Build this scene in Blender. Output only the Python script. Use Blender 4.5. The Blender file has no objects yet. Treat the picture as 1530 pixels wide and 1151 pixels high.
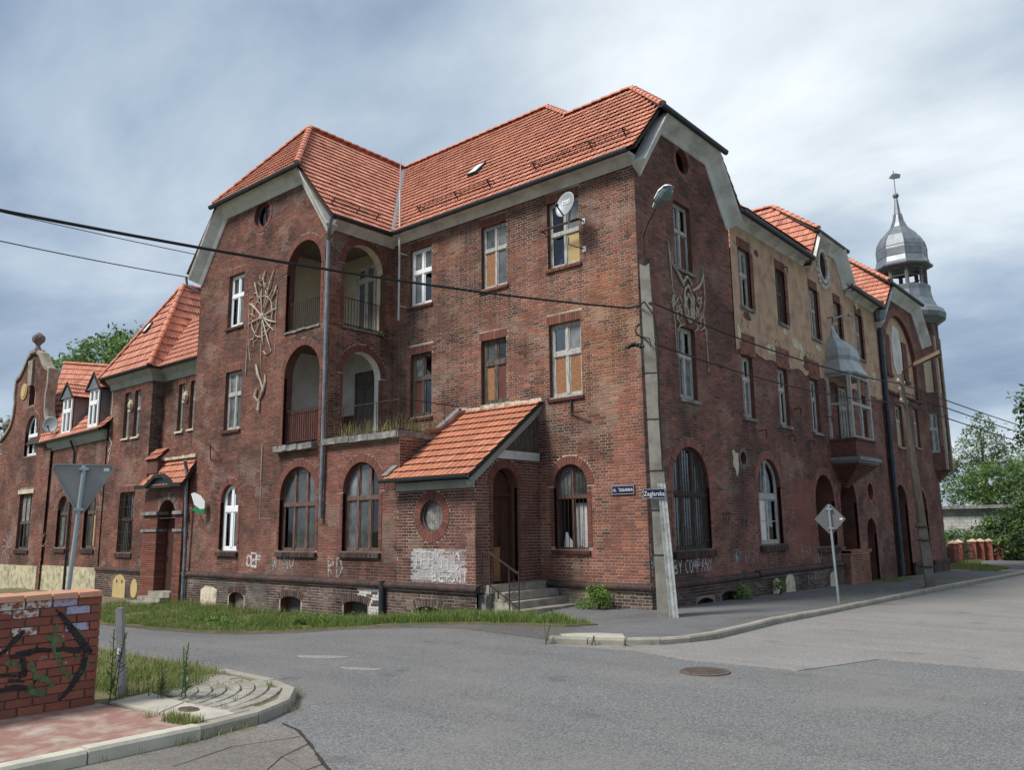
import bpy, bmesh, math, random
import numpy as np
from mathutils import Vector, Matrix, geometry
R = math.radians
rnd = random.Random(7)
sc = bpy.context.scene
COL = sc.collection

# ------------------------------------------------------------------ camera
cam_d = bpy.data.cameras.new('camera'); cam = bpy.data.objects.new('camera', cam_d); COL.objects.link(cam)
cam_d.sensor_width = 36.0; cam_d.lens = 36.0*1213.86/1530.0; cam_d.clip_start = .1; cam_d.clip_end = 3000
YAW, PITCH, ROLL = R(130.439), R(9.958), R(0.693)
fw = Vector((math.cos(YAW)*math.cos(PITCH), math.sin(YAW)*math.cos(PITCH), math.sin(PITCH)))
rt = Vector((math.sin(YAW), -math.cos(YAW), 0)); dn = fw.cross(rt)
r2 = math.cos(ROLL)*rt + math.sin(ROLL)*dn; d2 = -math.sin(ROLL)*rt + math.cos(ROLL)*dn
M = Matrix((r2, -d2, -fw)).transposed().to_4x4(); M.translation = Vector((10.62, -17.533, 2.0))
cam.matrix_world = M
sc.camera = cam

# ------------------------------------------------------------------ sky, sun, exposure
SKYLOC = (8.0, -5.0, 9)
SUN_AZ, SUN_EL = R(247), R(50)     # where the veiled sun stands (azimuth from +X)
w = bpy.data.worlds.new('World'); sc.world = w; w.use_nodes = True
nt = w.node_tree; nt.nodes.clear()
def N(nt, t, **k):
    n = nt.nodes.new(t)
    for a, b in k.items():
        if a.startswith('i_'): n.inputs[a[2:].replace('_', ' ')].default_value = b
        else: setattr(n, a, b)
    return n
L = nt.links.new
tc = N(nt, 'ShaderNodeTexCoord')
sep = N(nt, 'ShaderNodeSeparateXYZ'); L(tc.outputs['Generated'], sep.inputs[0])
zz = N(nt, 'ShaderNodeMath', operation='MAXIMUM'); L(sep.outputs['Z'], zz.inputs[0]); zz.inputs[1].default_value = 0.0
za = N(nt, 'ShaderNodeMath', operation='ADD'); L(zz.outputs[0], za.inputs[0]); za.inputs[1].default_value = .22
dx = N(nt, 'ShaderNodeMath', operation='DIVIDE'); L(sep.outputs['X'], dx.inputs[0]); L(za.outputs[0], dx.inputs[1])
dy = N(nt, 'ShaderNodeMath', operation='DIVIDE'); L(sep.outputs['Y'], dy.inputs[0]); L(za.outputs[0], dy.inputs[1])
cb = N(nt, 'ShaderNodeCombineXYZ'); L(dx.outputs[0], cb.inputs[0]); L(dy.outputs[0], cb.inputs[1])
mpv = N(nt, 'ShaderNodeMapping'); L(cb.outputs[0], mpv.inputs[0])
mpv.inputs['Rotation'].default_value = (0, 0, R(33)); mpv.inputs['Scale'].default_value = (.8, 1.15, 1); mpv.inputs['Location'].default_value = SKYLOC
n1 = N(nt, 'ShaderNodeTexNoise', i_Scale=1.25, i_Detail=9.0, i_Roughness=.53, i_Distortion=.25); L(mpv.outputs[0], n1.inputs['Vector'])
n2 = N(nt, 'ShaderNodeTexNoise', i_Scale=.42, i_Detail=2.0, i_Roughness=.5); L(mpv.outputs[0], n2.inputs['Vector'])
mx = N(nt, 'ShaderNodeMix', data_type='FLOAT'); mx.inputs[0].default_value = .42; L(n1.outputs[0], mx.inputs[2]); L(n2.outputs[0], mx.inputs[3])
rp = N(nt, 'ShaderNodeValToRGB'); L(mx.outputs[0], rp.inputs[0])
e = rp.color_ramp.elements
e[0].position = .40; e[0].color = (.068, .090, .126, 1)
e[1].position = .69; e[1].color = (.315, .33, .335, 1)
for p, c in ((.46, (.098, .124, .162, 1)), (.50, (.132, .160, .194, 1)), (.545, (.170, .196, .222, 1)), (.585, (.215, .238, .256, 1)), (.63, (.265, .284, .295, 1))):
    q = e.new(p); q.color = c
sk = N(nt, 'ShaderNodeTexSky', sky_type='NISHITA', sun_disc=False, sun_elevation=SUN_EL)
sk.sun_rotation = R(90) - SUN_AZ
bg1 = N(nt, 'ShaderNodeBackground'); L(sk.outputs[0], bg1.inputs[0]); bg1.inputs[1].default_value = .07
bg2 = N(nt, 'ShaderNodeBackground'); L(rp.outputs[0], bg2.inputs[0]); bg2.inputs[1].default_value = 1.15
ms = N(nt, 'ShaderNodeMixShader'); ms.inputs[0].default_value = .92; L(bg1.outputs[0], ms.inputs[1]); L(bg2.outputs[0], ms.inputs[2])
wo = N(nt, 'ShaderNodeOutputWorld'); L(ms.outputs[0], wo.inputs[0])
sd = bpy.data.lights.new('sun', 'SUN'); sd.energy = 1.5; sd.angle = R(15); sd.color = (1, .95, .88)
so = bpy.data.objects.new('sun', sd); COL.objects.link(so)
tosun = Vector((math.cos(SUN_AZ)*math.cos(SUN_EL), math.sin(SUN_AZ)*math.cos(SUN_EL), math.sin(SUN_EL)))
so.rotation_euler = tosun.to_track_quat('Z', 'Y').to_euler()
sc.view_settings.view_transform = 'Standard'; sc.view_settings.look = 'None'
sc.view_settings.exposure = 1.6; sc.view_settings.gamma = 1; sc.view_settings.use_curve_mapping = False
sc.render.engine = 'CYCLES'
sc.cycles.max_bounces = 6; sc.cycles.transparent_max_bounces = 12

# ------------------------------------------------------------------ small maths
def ss(a, b, x):
    t = min(1, max(0, (x-a)/(b-a))); return t*t*(3-2*t)
def gz(x, y):                         # pavement level
    z = -.5*ss(1.5, 9.5, -x)*ss(-11, -5.5, y)
    if y > 0: z -= .014*min(y, 32)
    return z
def rz(x, y): return gz(x, y)-.10     # carriageway level
class VN:                             # 2D value noise
    def __init__(s, seed): s.g = np.random.RandomState(seed).rand(64, 64)
    def __call__(s, x, y):
        xi, yi = math.floor(x), math.floor(y); fx, fy = x-xi, y-yi
        fx = fx*fx*(3-2*fx); fy = fy*fy*(3-2*fy); g = s.g
        a = g[xi % 64, yi % 64]*(1-fx)+g[(xi+1) % 64, yi % 64]*fx
        b = g[xi % 64, (yi+1) % 64]*(1-fx)+g[(xi+1) % 64, (yi+1) % 64]*fx
        return a*(1-fy)+b*fy
VA, VB, VC = VN(3), VN(4), VN(5)
def fbm(x, y): return .5*VA(x, y)+.3*VB(x*2.1, y*2.1)+.2*VC(x*4.3, y*4.3)

# ------------------------------------------------------------------ materials
MATS = {}
def mat(name, col=(.5, .5, .5), rough=.8, metal=0, var=.0, vscale=3., dark=None, dscale=1.2, damt=.0, attr=False, bump=0., bscale=60., spec=.3, trans=0., stretch=None, fine=0., fscale=40.):
    """procedural material: base colour (or point attribute), broad variation, stain of a second colour, fine grain, bump"""
    m = bpy.data.materials.new(name); m.use_nodes = True; t = m.node_tree; MATS[name] = m
    b = t.nodes['Principled BSDF']; b.inputs['Roughness'].default_value = rough; b.inputs['Metallic'].default_value = metal
    b.inputs['Specular IOR Level'].default_value = spec
    tc = N(t, 'ShaderNodeTexCoord'); vec = tc.outputs['Object']; l = t.links.new
    geo = N(t, 'ShaderNodeNewGeometry'); vec = geo.outputs['Position']
    if stretch:
        mp = N(t, 'ShaderNodeMapping'); l(vec, mp.inputs[0]); mp.inputs['Scale'].default_value = stretch; vec = mp.outputs[0]
    if attr:
        a = N(t, 'ShaderNodeAttribute', attribute_name='col'); c = a.outputs['Color']
    else:
        a = N(t, 'ShaderNodeRGB'); a.outputs[0].default_value = (*col, 1); c = a.outputs[0]
    def mul(c, fac_out, lo, hi):
        mr = N(t, 'ShaderNodeMapRange'); l(fac_out, mr.inputs[0]); mr.inputs[1].default_value = .3; mr.inputs[2].default_value = .7
        mr.inputs[3].default_value = lo; mr.inputs[4].default_value = hi
        mm = N(t, 'ShaderNodeMix', data_type='RGBA', blend_type='MULTIPLY'); mm.inputs[0].default_value = 1
        l(c, mm.inputs[6]); l(mr.outputs[0], mm.inputs[7]); return mm.outputs[2]
    if var:
        n = N(t, 'ShaderNodeTexNoise', i_Scale=vscale, i_Detail=6., i_Roughness=.6); l(vec, n.inputs['Vector']); c = mul(c, n.outputs[0], 1-var, 1+var)
    if fine:
        n = N(t, 'ShaderNodeTexNoise', i_Scale=fscale, i_Detail=3., i_Roughness=.7); l(vec, n.inputs['Vector']); c = mul(c, n.outputs[0], 1-fine, 1+fine)
    if dark:
        n = N(t, 'ShaderNodeTexNoise', i_Scale=dscale, i_Detail=8., i_Roughness=.62, i_Distortion=.3); l(vec, n.inputs['Vector'])
        mr = N(t, 'ShaderNodeMapRange'); l(n.outputs[0], mr.inputs[0]); mr.inputs[1].default_value = .47; mr.inputs[2].default_value = .66; mr.inputs[4].default_value = damt
        mm = N(t, 'ShaderNodeMix', data_type='RGBA'); l(mr.outputs[0], mm.inputs[0]); l(c, mm.inputs[6]); mm.inputs[7].default_value = (*dark, 1); c = mm.outputs[2]
    l(c, b.inputs['Base Color'])
    if bump:
        n = N(t, 'ShaderNodeTexNoise', i_Scale=bscale, i_Detail=4.); l(vec, n.inputs['Vector'])
        bp = N(t, 'ShaderNodeBump', i_Strength=bump, i_Distance=.01); l(n.outputs[0], bp.inputs['Height']); l(bp.outputs[0], b.inputs['Normal'])
    if trans:
        o = t.nodes['Material Output']; tr = N(t, 'ShaderNodeBsdfTranslucent'); l(c, tr.inputs[0])
        mxs = N(t, 'ShaderNodeMixShader'); mxs.inputs[0].default_value = trans; l(b.outputs[0], mxs.inputs[1]); l(tr.outputs[0], mxs.inputs[2]); l(mxs.outputs[0], o.inputs[0])
    return m
BRICK = mat('fired brick', attr=True, rough=.9, fine=.22, fscale=35, dark=(.05, .036, .033), dscale=.8, damt=.42, bump=.35, bscale=120)
BRICKC = mat('clean brick', attr=True, rough=.85, fine=.18, fscale=30, bump=.2, bscale=90)
MORT = mat('pale mortar', (.40, .33, .27), .95, var=.3, vscale=2, dark=(.08, .06, .05), dscale=.9, damt=.8)
MORTW = mat('grey mortar', (.24, .185, .15), .95, var=.3, vscale=2, dark=(.07, .06, .055), dscale=.8, damt=.75)
MORTD = mat('dark mortar', (.20, .16, .14), .95, var=.3, vscale=2, dark=(.05, .045, .045), dscale=.8, damt=.7)
TILE = mat('clay roof tile', attr=True, rough=.75, fine=.1, fscale=25, dark=(.20, .10, .075), dscale=2.1, damt=.32)
UNDER = mat('roof underlay', (.05, .035, .03), .95)
WHITEP = mat('weathered white render', (.60, .60, .57), .9, var=.12, vscale=1.5, dark=(.30, .29, .27), dscale=1.3, damt=.65, fine=.08)
GREENW = mat('grey green fascia paint', (.34, .36, .33), .85, var=.12, vscale=1.5, dark=(.18, .18, .16), dscale=1.5, damt=.6)
GUT = mat('dark painted gutter', (.035, .04, .045), .5, metal=.3, var=.25, vscale=4)
PIPE = mat('zinc downpipe', (.20, .23, .26), .5, metal=.4, var=.2, vscale=3, dark=(.08, .07, .06), dscale=2, damt=.5)
ZINC = mat('dull zinc sheet', (.21, .235, .26), .5, metal=.55, var=.22, vscale=2.5, dark=(.16, .17, .18), dscale=1.5, damt=.6)
LEAD = mat('lead flashing', (.20, .20, .21), .7, metal=.2, var=.25, vscale=3)
PVC = mat('white plastic frame', (.78, .79, .80), .4, fine=.03)
OLDW = mat('flaking white frame', (.42, .41, .385), .85, var=.25, vscale=6, dark=(.19, .16, .13), dscale=7, damt=.85, stretch=(3, 3, .6))
BRNW = mat('brown red frame', (.105, .055, .045), .75, var=.3, vscale=5, dark=(.22, .18, .155), dscale=6, damt=.6, stretch=(3, 3, .6))
DRKW = mat('dark rotten frame', (.075, .06, .05), .85, var=.35, vscale=5, dark=(.22, .19, .16), dscale=6, damt=.5, stretch=(3, 3, .6))
DOORW = mat('dark brown door wood', (.055, .024, .018), .6, var=.3, vscale=4, stretch=(4, 4, .4), fine=.2)
PANELW = mat('red brown boarding', (.11, .04, .03), .7, var=.3, vscale=4, stretch=(4, 4, .4))
OSB = mat('chip board', (.29, .145, .07), .8, var=.4, vscale=22, dark=(.15, .07, .032), dscale=34, damt=.9)
YEL = mat('yellow board', (.46, .35, .16), .8, var=.12, vscale=3, dark=(.38, .27, .12), dscale=2, damt=.5)
OCHRE = mat('ochre plaster', (.47, .315, .215), .95, var=.13, vscale=1.2, dark=(.27, .175, .125), dscale=1.8, damt=.85, fine=.12, bump=.3, bscale=30)
OCHRE2 = mat('pale ochre plaster', (.52, .45, .33), .95, var=.15, vscale=1.5, dark=(.30, .22, .14), dscale=1.5, damt=.5)
CREAM = mat('peeling cream plaster', (.56, .50, .38), .95, var=.15, vscale=2, dark=(.20, .17, .13), dscale=5, damt=.8, fine=.1)
WALLW = mat('white room plaster', (.62, .60, .57), .95, var=.12, vscale=1.5, dark=(.36, .34, .31), dscale=1.2, damt=.5)
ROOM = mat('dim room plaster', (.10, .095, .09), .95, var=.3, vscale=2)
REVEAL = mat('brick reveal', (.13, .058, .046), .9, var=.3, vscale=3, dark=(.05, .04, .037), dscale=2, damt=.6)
CONC = mat('old concrete', (.34, .325, .285), .9, var=.14, vscale=3, dark=(.18, .17, .15), dscale=2.2, damt=.6, fine=.12, fscale=50, bump=.25, bscale=60)
STONE = mat('sandstone', (.27, .245, .20), .95, var=.2, vscale=3, dark=(.12, .11, .10), dscale=2.2, damt=.75, fine=.1)
STUCCO = mat('stucco relief', (.50, .44, .35), .95, var=.2, vscale=6, dark=(.20, .14, .11), dscale=6, damt=.85)
STEPS = mat('worn step stone', (.30, .275, .235), .9, var=.25, vscale=3, dark=(.10, .09, .08), dscale=2.5, damt=.7, fine=.12)
IRON = mat('rusty iron', (.055, .04, .033), .8, metal=.3, var=.4, vscale=8)
STEEL = mat('galvanised steel', (.36, .40, .43), .45, metal=.55, var=.12, vscale=4)
SIGNB = mat('grey sign back', (.155, .158, .16), .55, metal=.2, var=.08, vscale=2)
BLUE = mat('blue enamel', (.008, .010, .045), .35)
WHITE = mat('white enamel', (.78, .78, .78), .4)
BLACKR = mat('black cable', (.015, .015, .016), .6)
WOODP = mat('grey pole timber', (.15, .125, .10), .9, var=.3, vscale=4, stretch=(6, 6, .5), dark=(.06, .05, .04), dscale=3, damt=.6)
RUSTM = mat('rusty cast iron', (.145, .115, .098), .75, metal=.4, var=.3, vscale=20)
BARK = mat('bark', (.10, .075, .055), .95, var=.3, vscale=6)
GRASS = mat('grass blade', attr=True, rough=.7, trans=.3)
LEAF = mat('leaf', attr=True, rough=.6, trans=.35, var=.1, vscale=1.)
SOIL = mat('verge soil', (.15, .12, .075), .95, var=.3, vscale=3, fine=.2, dark=(.10, .13, .035), dscale=2, damt=.7)
FAB = mat('dirty curtain', (.50, .50, .49), .95, var=.2, vscale=5)
DISH = mat('grey dish', (.27, .30, .32), .45, metal=.1, var=.08)
BLOCK = mat('grey block', (.42, .42, .42), .95, var=.2, vscale=2, dark=(.24, .24, .23), dscale=1, damt=.6, attr=False)
def paint_mat(name, col, keep=.62, scale=9., amax=1.):
    """worn spray paint: bare where a noise says it has flaked off"""
    m = bpy.data.materials.new(name); m.use_nodes = True; t = m.node_tree; b = t.nodes['Principled BSDF']; l = t.links.new
    b.inputs['Base Color'].default_value = (*col, 1); b.inputs['Roughness'].default_value = .8
    geo = N(t, 'ShaderNodeNewGeometry'); n = N(t, 'ShaderNodeTexNoise', i_Scale=scale, i_Detail=6., i_Roughness=.7); l(geo.outputs['Position'], n.inputs['Vector'])
    mr = N(t, 'ShaderNodeMapRange'); l(n.outputs[0], mr.inputs[0]); mr.inputs[1].default_value = .62-.35*keep; mr.inputs[2].default_value = .80-.35*keep; mr.inputs[4].default_value = amax
    l(mr.outputs[0], b.inputs['Alpha']); return m
PWHITE = paint_mat('worn white paint', (.50, .50, .50), .72); PFAINT = paint_mat('faint white paint', (.45, .43, .42), .5, 14); PBLACK = paint_mat('black spray paint', (.022, .02, .023), .85, 11, .95)
PGREEN = paint_mat('green spray paint', (.12, .20, .085), .6, 9, .75); PLILAC = paint_mat('lilac paint', (.38, .38, .55), .6, 12); PRED = paint_mat('faded red lettering', (.33, .17, .11), .42, 7)
PTEAL = paint_mat('pale blue paint', (.22, .36, .42), .6)
def glass_mat():
    m = bpy.data.materials.new('window glass'); m.use_nodes = True; t = m.node_tree; t.nodes.clear(); l = t.links.new
    geo = N(t, 'ShaderNodeNewGeometry'); n = N(t, 'ShaderNodeTexNoise', i_Scale=1.4, i_Detail=3.); l(geo.outputs['Position'], n.inputs['Vector'])
    bp = N(t, 'ShaderNodeBump', i_Strength=.05, i_Distance=.03); l(n.outputs[0], bp.inputs['Height'])
    fr = N(t, 'ShaderNodeFresnel', i_IOR=1.55); g = N(t, 'ShaderNodeBsdfGlossy', i_Roughness=.03); g.inputs[0].default_value = (.8, .85, .9, 1)
    l(bp.outputs[0], g.inputs['Normal']); tr = N(t, 'ShaderNodeBsdfTransparent'); tr.inputs[0].default_value = (.62, .66, .66, 1)
    ad = N(t, 'ShaderNodeMath', operation='ADD'); l(fr.outputs[0], ad.inputs[0]); ad.inputs[1].default_value = .04
    mx = N(t, 'ShaderNodeMixShader'); l(ad.outputs[0], mx.inputs[0]); l(tr.outputs[0], mx.inputs[1]); l(g.outputs[0], mx.inputs[2])
    o = N(t, 'ShaderNodeOutputMaterial'); l(mx.outputs[0], o.inputs[0]); return m
GLASS = glass_mat()
def dust_sheen(name, col, amt):  # grey diffuse film: pane dirt, with pale cloud reflection painted into the colour
    m = GLASS.copy(); m.name = name; t = m.node_tree; l = t.links.new; o = [n for n in t.nodes if n.type == 'OUTPUT_MATERIAL'][0]; src = o.inputs[0].links[0].from_socket
    d = N(t, 'ShaderNodeBsdfDiffuse'); d.inputs[0].default_value = (*col, 1); geo = N(t, 'ShaderNodeNewGeometry'); n = N(t, 'ShaderNodeTexNoise', i_Scale=3.5, i_Detail=5.); l(geo.outputs['Position'], n.inputs['Vector'])
    mr = N(t, 'ShaderNodeMapRange'); l(n.outputs[0], mr.inputs[0]); mr.inputs[1].default_value = .3; mr.inputs[2].default_value = .75; mr.inputs[3].default_value = amt*.35; mr.inputs[4].default_value = amt
    mx = N(t, 'ShaderNodeMixShader'); l(mr.outputs[0], mx.inputs[0]); l(src, mx.inputs[1]); l(d.outputs[0], mx.inputs[2]); l(mx.outputs[0], o.inputs[0]); return m
DUST_SHEEN = [dust_sheen('dusty glass', (.26, .28, .29), .5), dust_sheen('grimy glass', (.14, .155, .15), .6), dust_sheen('pale grimy glass', (.38, .40, .41), .55)]
def asphalt(name, col, speck, stain, samt):
    m = bpy.data.materials.new(name); m.use_nodes = True; t = m.node_tree; b = t.nodes['Principled BSDF']; l = t.links.new
    b.inputs['Roughness'].default_value = .88; b.inputs['Specular IOR Level'].default_value = .25
    geo = N(t, 'ShaderNodeNewGeometry'); p = geo.outputs['Position']
    v = N(t, 'ShaderNodeTexVoronoi', i_Scale=70.); l(p, v.inputs['Vector'])
    n = N(t, 'ShaderNodeTexNoise', i_Scale=28., i_Detail=4., i_Roughness=.75); l(p, n.inputs['Vector'])
    r1 = N(t, 'ShaderNodeValToRGB'); l(v.outputs['Color'], r1.inputs[0])
    e = r1.color_ramp.elements; e[0].position = .1; e[0].color = (*[c*(1-speck) for c in col], 1); e[1].position = .95; e[1].color = (*[c*(1+speck*1.3) for c in col], 1)
    mr = N(t, 'ShaderNodeMapRange'); l(n.outputs[0], mr.inputs[0]); mr.inputs[1].default_value = .3; mr.inputs[2].default_value = .7; mr.inputs[3].default_value = .78; mr.inputs[4].default_value = 1.22
    mm = N(t, 'ShaderNodeMix', data_type='RGBA', blend_type='MULTIPLY'); mm.inputs[0].default_value = 1; l(r1.outputs[0], mm.inputs[6]); l(mr.outputs[0], mm.inputs[7])
    n3 = N(t, 'ShaderNodeTexNoise', i_Scale=.55, i_Detail=7., i_Roughness=.62, i_Distortion=.5); l(p, n3.inputs['Vector'])
    m3 = N(t, 'ShaderNodeMapRange'); l(n3.outputs[0], m3.inputs[0]); m3.inputs[1].default_value = .48; m3.inputs[2].default_value = .68; m3.inputs[4].default_value = samt
    mm2 = N(t, 'ShaderNodeMix', data_type='RGBA'); l(m3.outputs[0], mm2.inputs[0]); l(mm.outputs[2], mm2.inputs[6]); mm2.inputs[7].default_value = (*stain, 1)
    mp4 = N(t, 'ShaderNodeMapping'); l(p, mp4.inputs[0]); mp4.inputs['Rotation'].default_value = (0, 0, R(-12)); mp4.inputs['Scale'].default_value = (.16, 1.5, 1)
    n4 = N(t, 'ShaderNodeTexNoise', i_Scale=.8, i_Detail=4., i_Roughness=.6); l(mp4.outputs[0], n4.inputs['Vector'])
    m4 = N(t, 'ShaderNodeMapRange'); l(n4.outputs[0], m4.inputs[0]); m4.inputs[1].default_value = .35; m4.inputs[2].default_value = .65; m4.inputs[3].default_value = .93; m4.inputs[4].default_value = 1.07
    mm4 = N(t, 'ShaderNodeMix', data_type='RGBA', blend_type='MULTIPLY'); mm4.inputs[0].default_value = 1; l(mm2.outputs[2], mm4.inputs[6]); l(m4.outputs[0], mm4.inputs[7])
    n5 = N(t, 'ShaderNodeTexNoise', i_Scale=1.3, i_Detail=5., i_Roughness=.55); l(p, n5.inputs['Vector'])
    m5 = N(t, 'ShaderNodeMapRange'); l(n5.outputs[0], m5.inputs[0]); m5.inputs[1].default_value = .62; m5.inputs[2].default_value = .72; m5.inputs[4].default_value = .45
    mm5 = N(t, 'ShaderNodeMix', data_type='RGBA'); l(m5.outputs[0], mm5.inputs[0]); l(mm4.outputs[2], mm5.inputs[6]); mm5.inputs[7].default_value = (.07, .07, .07, 1)
    l(mm5.outputs[2], b.inputs['Base Color'])
    bp = N(t, 'ShaderNodeBump', i_Strength=.5, i_Distance=.006); l(v.outputs['Distance'], bp.inputs['Height']); l(bp.outputs[0], b.inputs['Normal'])
    return m
ASPH = asphalt('worn asphalt', (.142, .142, .142), .46, (.19, .182, .17), .5)
ASPH2 = asphalt('pale old asphalt', (.215, .205, .195), .25, (.17, .165, .16), .5)
ASPH3 = asphalt('pavement asphalt', (.135, .135, .138), .3, (.085, .083, .08), .7)
ASPH4 = asphalt('cracked brown asphalt', (.165, .15, .135), .3, (.10, .095, .085), .6)
GRAV = asphalt('dark gravel', (.10, .095, .092), .5, (.15, .135, .115), .5)
REDP = mat('worn red pavement paint', (.26, .145, .12), .9, var=.12, vscale=3, dark=(.40, .35, .30), dscale=2.4, damt=.9, fine=.18, fscale=60)
SLAB = mat('pavement slab', (.40, .375, .32), .92, var=.15, vscale=3, dark=(.26, .25, .21), dscale=2, damt=.5, fine=.12)
GROUND = mat('far ground', (.06, .075, .03), .95, var=.3, vscale=.4)

# ------------------------------------------------------------------ mesh building
class MB:
    """collects quads (fast) and polygons, one optional colour per vertex"""
    def __init__(s): s.v = []; s.f = []; s.c = []; s.m = []; s.cur = 0
    def add(s, vs, fs, col=None, mi=None):
        o = len(s.v); s.v.extend(vs); s.f.extend([tuple(i+o for i in f) for f in fs])
        s.c.extend([col or (.5, .5, .5)]*len(vs)); s.m.extend([s.cur if mi is None else mi]*len(fs))
    def hexa(s, p, col=None, mi=None):   # 8 corners: bottom 4 CCW, top 4
        s.add(p, [(3, 2, 1, 0), (4, 5, 6, 7), (0, 1, 5, 4), (1, 2, 6, 5), (2, 3, 7, 6), (3, 0, 4, 7)], col, mi)
    def box(s, x0, x1, y0, y1, z0, z1, col=None, mi=None):
        s.hexa([(x0, y0, z0), (x1, y0, z0), (x1, y1, z0), (x0, y1, z0), (x0, y0, z1), (x1, y0, z1), (x1, y1, z1), (x0, y1, z1)], col, mi)
    def prism(s, fr, pts, d0, d1, col=None, mi=None):   # polygon (u,z) CCW from outside, between depths d0<d1
        n = len(pts); vs = [fr.P(u, z, d0) for u, z in pts]+[fr.P(u, z, d1) for u, z in pts]
        fs = [tuple(range(n, 2*n)), tuple(range(n-1, -1, -1))]+[(i, (i+1) % n, n+(i+1) % n, n+i) for i in range(n)]
        s.add(vs, fs, col, mi)
    def fbox(s, fr, u0, u1, z0, z1, d0, d1, col=None, mi=None):
        s.prism(fr, [(u0, z0), (u1, z0), (u1, z1), (u0, z1)], d0, d1, col, mi)
    def tube(s, path, r, seg=8, col=None, caps=True, r1=None, mi=None):
        pts = [Vector(p) for p in path]; n = len(pts); vs = []; prev = None
        for i, p in enumerate(pts):
            t = (pts[min(i+1, n-1)]-pts[max(i-1, 0)]).normalized()
            if prev is None: a = t.orthogonal().normalized()
            else: a = (prev-t*prev.dot(t)).normalized()
            prev = a; b = t.cross(a); rr = r if r1 is None else r+(r1-r)*i/(n-1)
            if isinstance(r, (list, tuple)): rr = r[i]
            for k in range(seg):
                q = p+(a*math.cos(2*math.pi*k/seg)+b*math.sin(2*math.pi*k/seg))*rr; vs.append(tuple(q))
        fs = [(i*seg+k, i*seg+(k+1) % seg, (i+1)*seg+(k+1) % seg, (i+1)*seg+k) for i in range(n-1) for k in range(seg)]
        if caps: fs += [tuple(range(seg-1, -1, -1)), tuple((n-1)*seg+k for k in range(seg))]
        s.add(vs, fs, col, mi)
    def bar(s, a, b, w, h=None, up=(0, 0, 1), col=None, mi=None):
        a, b = Vector(a), Vector(b); h = h or w; t = (b-a).normalized(); upv = Vector(up)
        if abs(t.dot(upv)) > .98: upv = Vector((0, 1, 0))
        sd = t.cross(upv).normalized()*w*.5; uv = sd.cross(t).normalized()*h*.5
        s.hexa([tuple(a-sd-uv), tuple(b-sd-uv), tuple(b+sd-uv), tuple(a+sd-uv), tuple(a-sd+uv), tuple(b-sd+uv), tuple(b+sd+uv), tuple(a+sd+uv)], col, mi)
    def sweep(s, path, prof, nrm, closed=False, col=None, mi=None):
        """profile (a,b): a along side=(t x nrm), b along nrm, mitred"""
        pts = [Vector(p) for p in path]; n = len(pts); nv = Vector(nrm); vs = []; k = len(prof)
        for i in range(n):
            t0 = (pts[i]-pts[i-1]).normalized() if i > 0 else (pts[1]-pts[0]).normalized()
            t1 = (pts[i+1]-pts[i]).normalized() if i < n-1 else t0
            s0, s1 = t0.cross(nv).normalized(), t1.cross(nv).normalized()
            sd = (s0+s1); sd = sd/max(.3, sd.length*sd.length/2) if sd.length > 1e-6 else s0
            for a, b in prof: vs.append(tuple(pts[i]+sd*a+nv*b))
        fs = [(i*k+j, (i+1)*k+j, (i+1)*k+(j+1) % k, i*k+(j+1) % k) for i in range(n-1) for j in range(k)]
        fs += [tuple(range(k)), tuple((n-1)*k+j for j in range(k-1, -1, -1))]
        s.add(vs, fs, col, mi)
    def lathe(s, c, prof, seg=16, col=None, mi=None, rot=0.):
        vs = []; k = len(prof)
        for r, z in prof:
            for j in range(seg):
                a = rot+2*math.pi*j/seg; vs.append((c[0]+r*math.cos(a), c[1]+r*math.sin(a), c[2]+z))
        fs = [(i*seg+j, i*seg+(j+1) % seg, (i+1)*seg+(j+1) % seg, (i+1)*seg+j) for i in range(k-1) for j in range(seg)]
        fs += [tuple(range(seg-1, -1, -1)), tuple((k-1)*seg+j for j in range(seg))]
        s.add(vs, fs, col, mi)
    def mesh(s, name, mats, smooth=False):
        me = bpy.data.meshes.new(name); me.from_pydata(s.v, [], s.f)
        for m in (mats if isinstance(mats, (list, tuple)) else [mats]): me.materials.append(m)
        if len(s.f): me.polygons.foreach_set('material_index', s.m)
        a = me.attributes.new('col', 'FLOAT_COLOR', 'POINT'); ca = np.ones((len(s.v), 4), np.float32)
        if s.v: ca[:, :3] = np.array(s.c, np.float32)
        a.data.foreach_set('color', ca.ravel())
        if smooth: me.polygons.foreach_set('use_smooth', [True]*len(s.f))
        me.update(); return me
    def build(s, name, mats, parent=None, smooth=False, **k):
        if not s.v: return None
        return link(name, s.mesh(name, mats, smooth), parent, **k)
def link(name, me, parent=None, label=None, cat=None, group=None, kind=None):
    o = bpy.data.objects.new(name, me); COL.objects.link(o); o.parent = parent
    return tag(o, label, cat, group, kind)
def tag(o, label=None, cat=None, group=None, kind=None):
    if label: o['label'] = label
    if cat: o['category'] = cat
    if group: o['group'] = group
    if kind: o['kind'] = kind
    return o
def thing(name, label, cat, loc=(0, 0, 0), group=None):
    o = bpy.data.objects.new(name, None); o.empty_display_size = .3; COL.objects.link(o)
    o.location = loc; return tag(o, label, cat, group)
class OFF(MB): pass
class Fr:                                   # upright plane: u along the wall, z up, d outward
    def __init__(s, o, u, n): s.o, s.u, s.n = [float(x) for x in o], u, n
    def P(s, u, z, d=0.):
        return (s.o[0]+s.u[0]*u+s.n[0]*d, s.o[1]+s.u[1]*u+s.n[1]*d, s.o[2]+z)
    def off(s, d): return Fr(s.P(0, 0, d), s.u, s.n)

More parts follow.
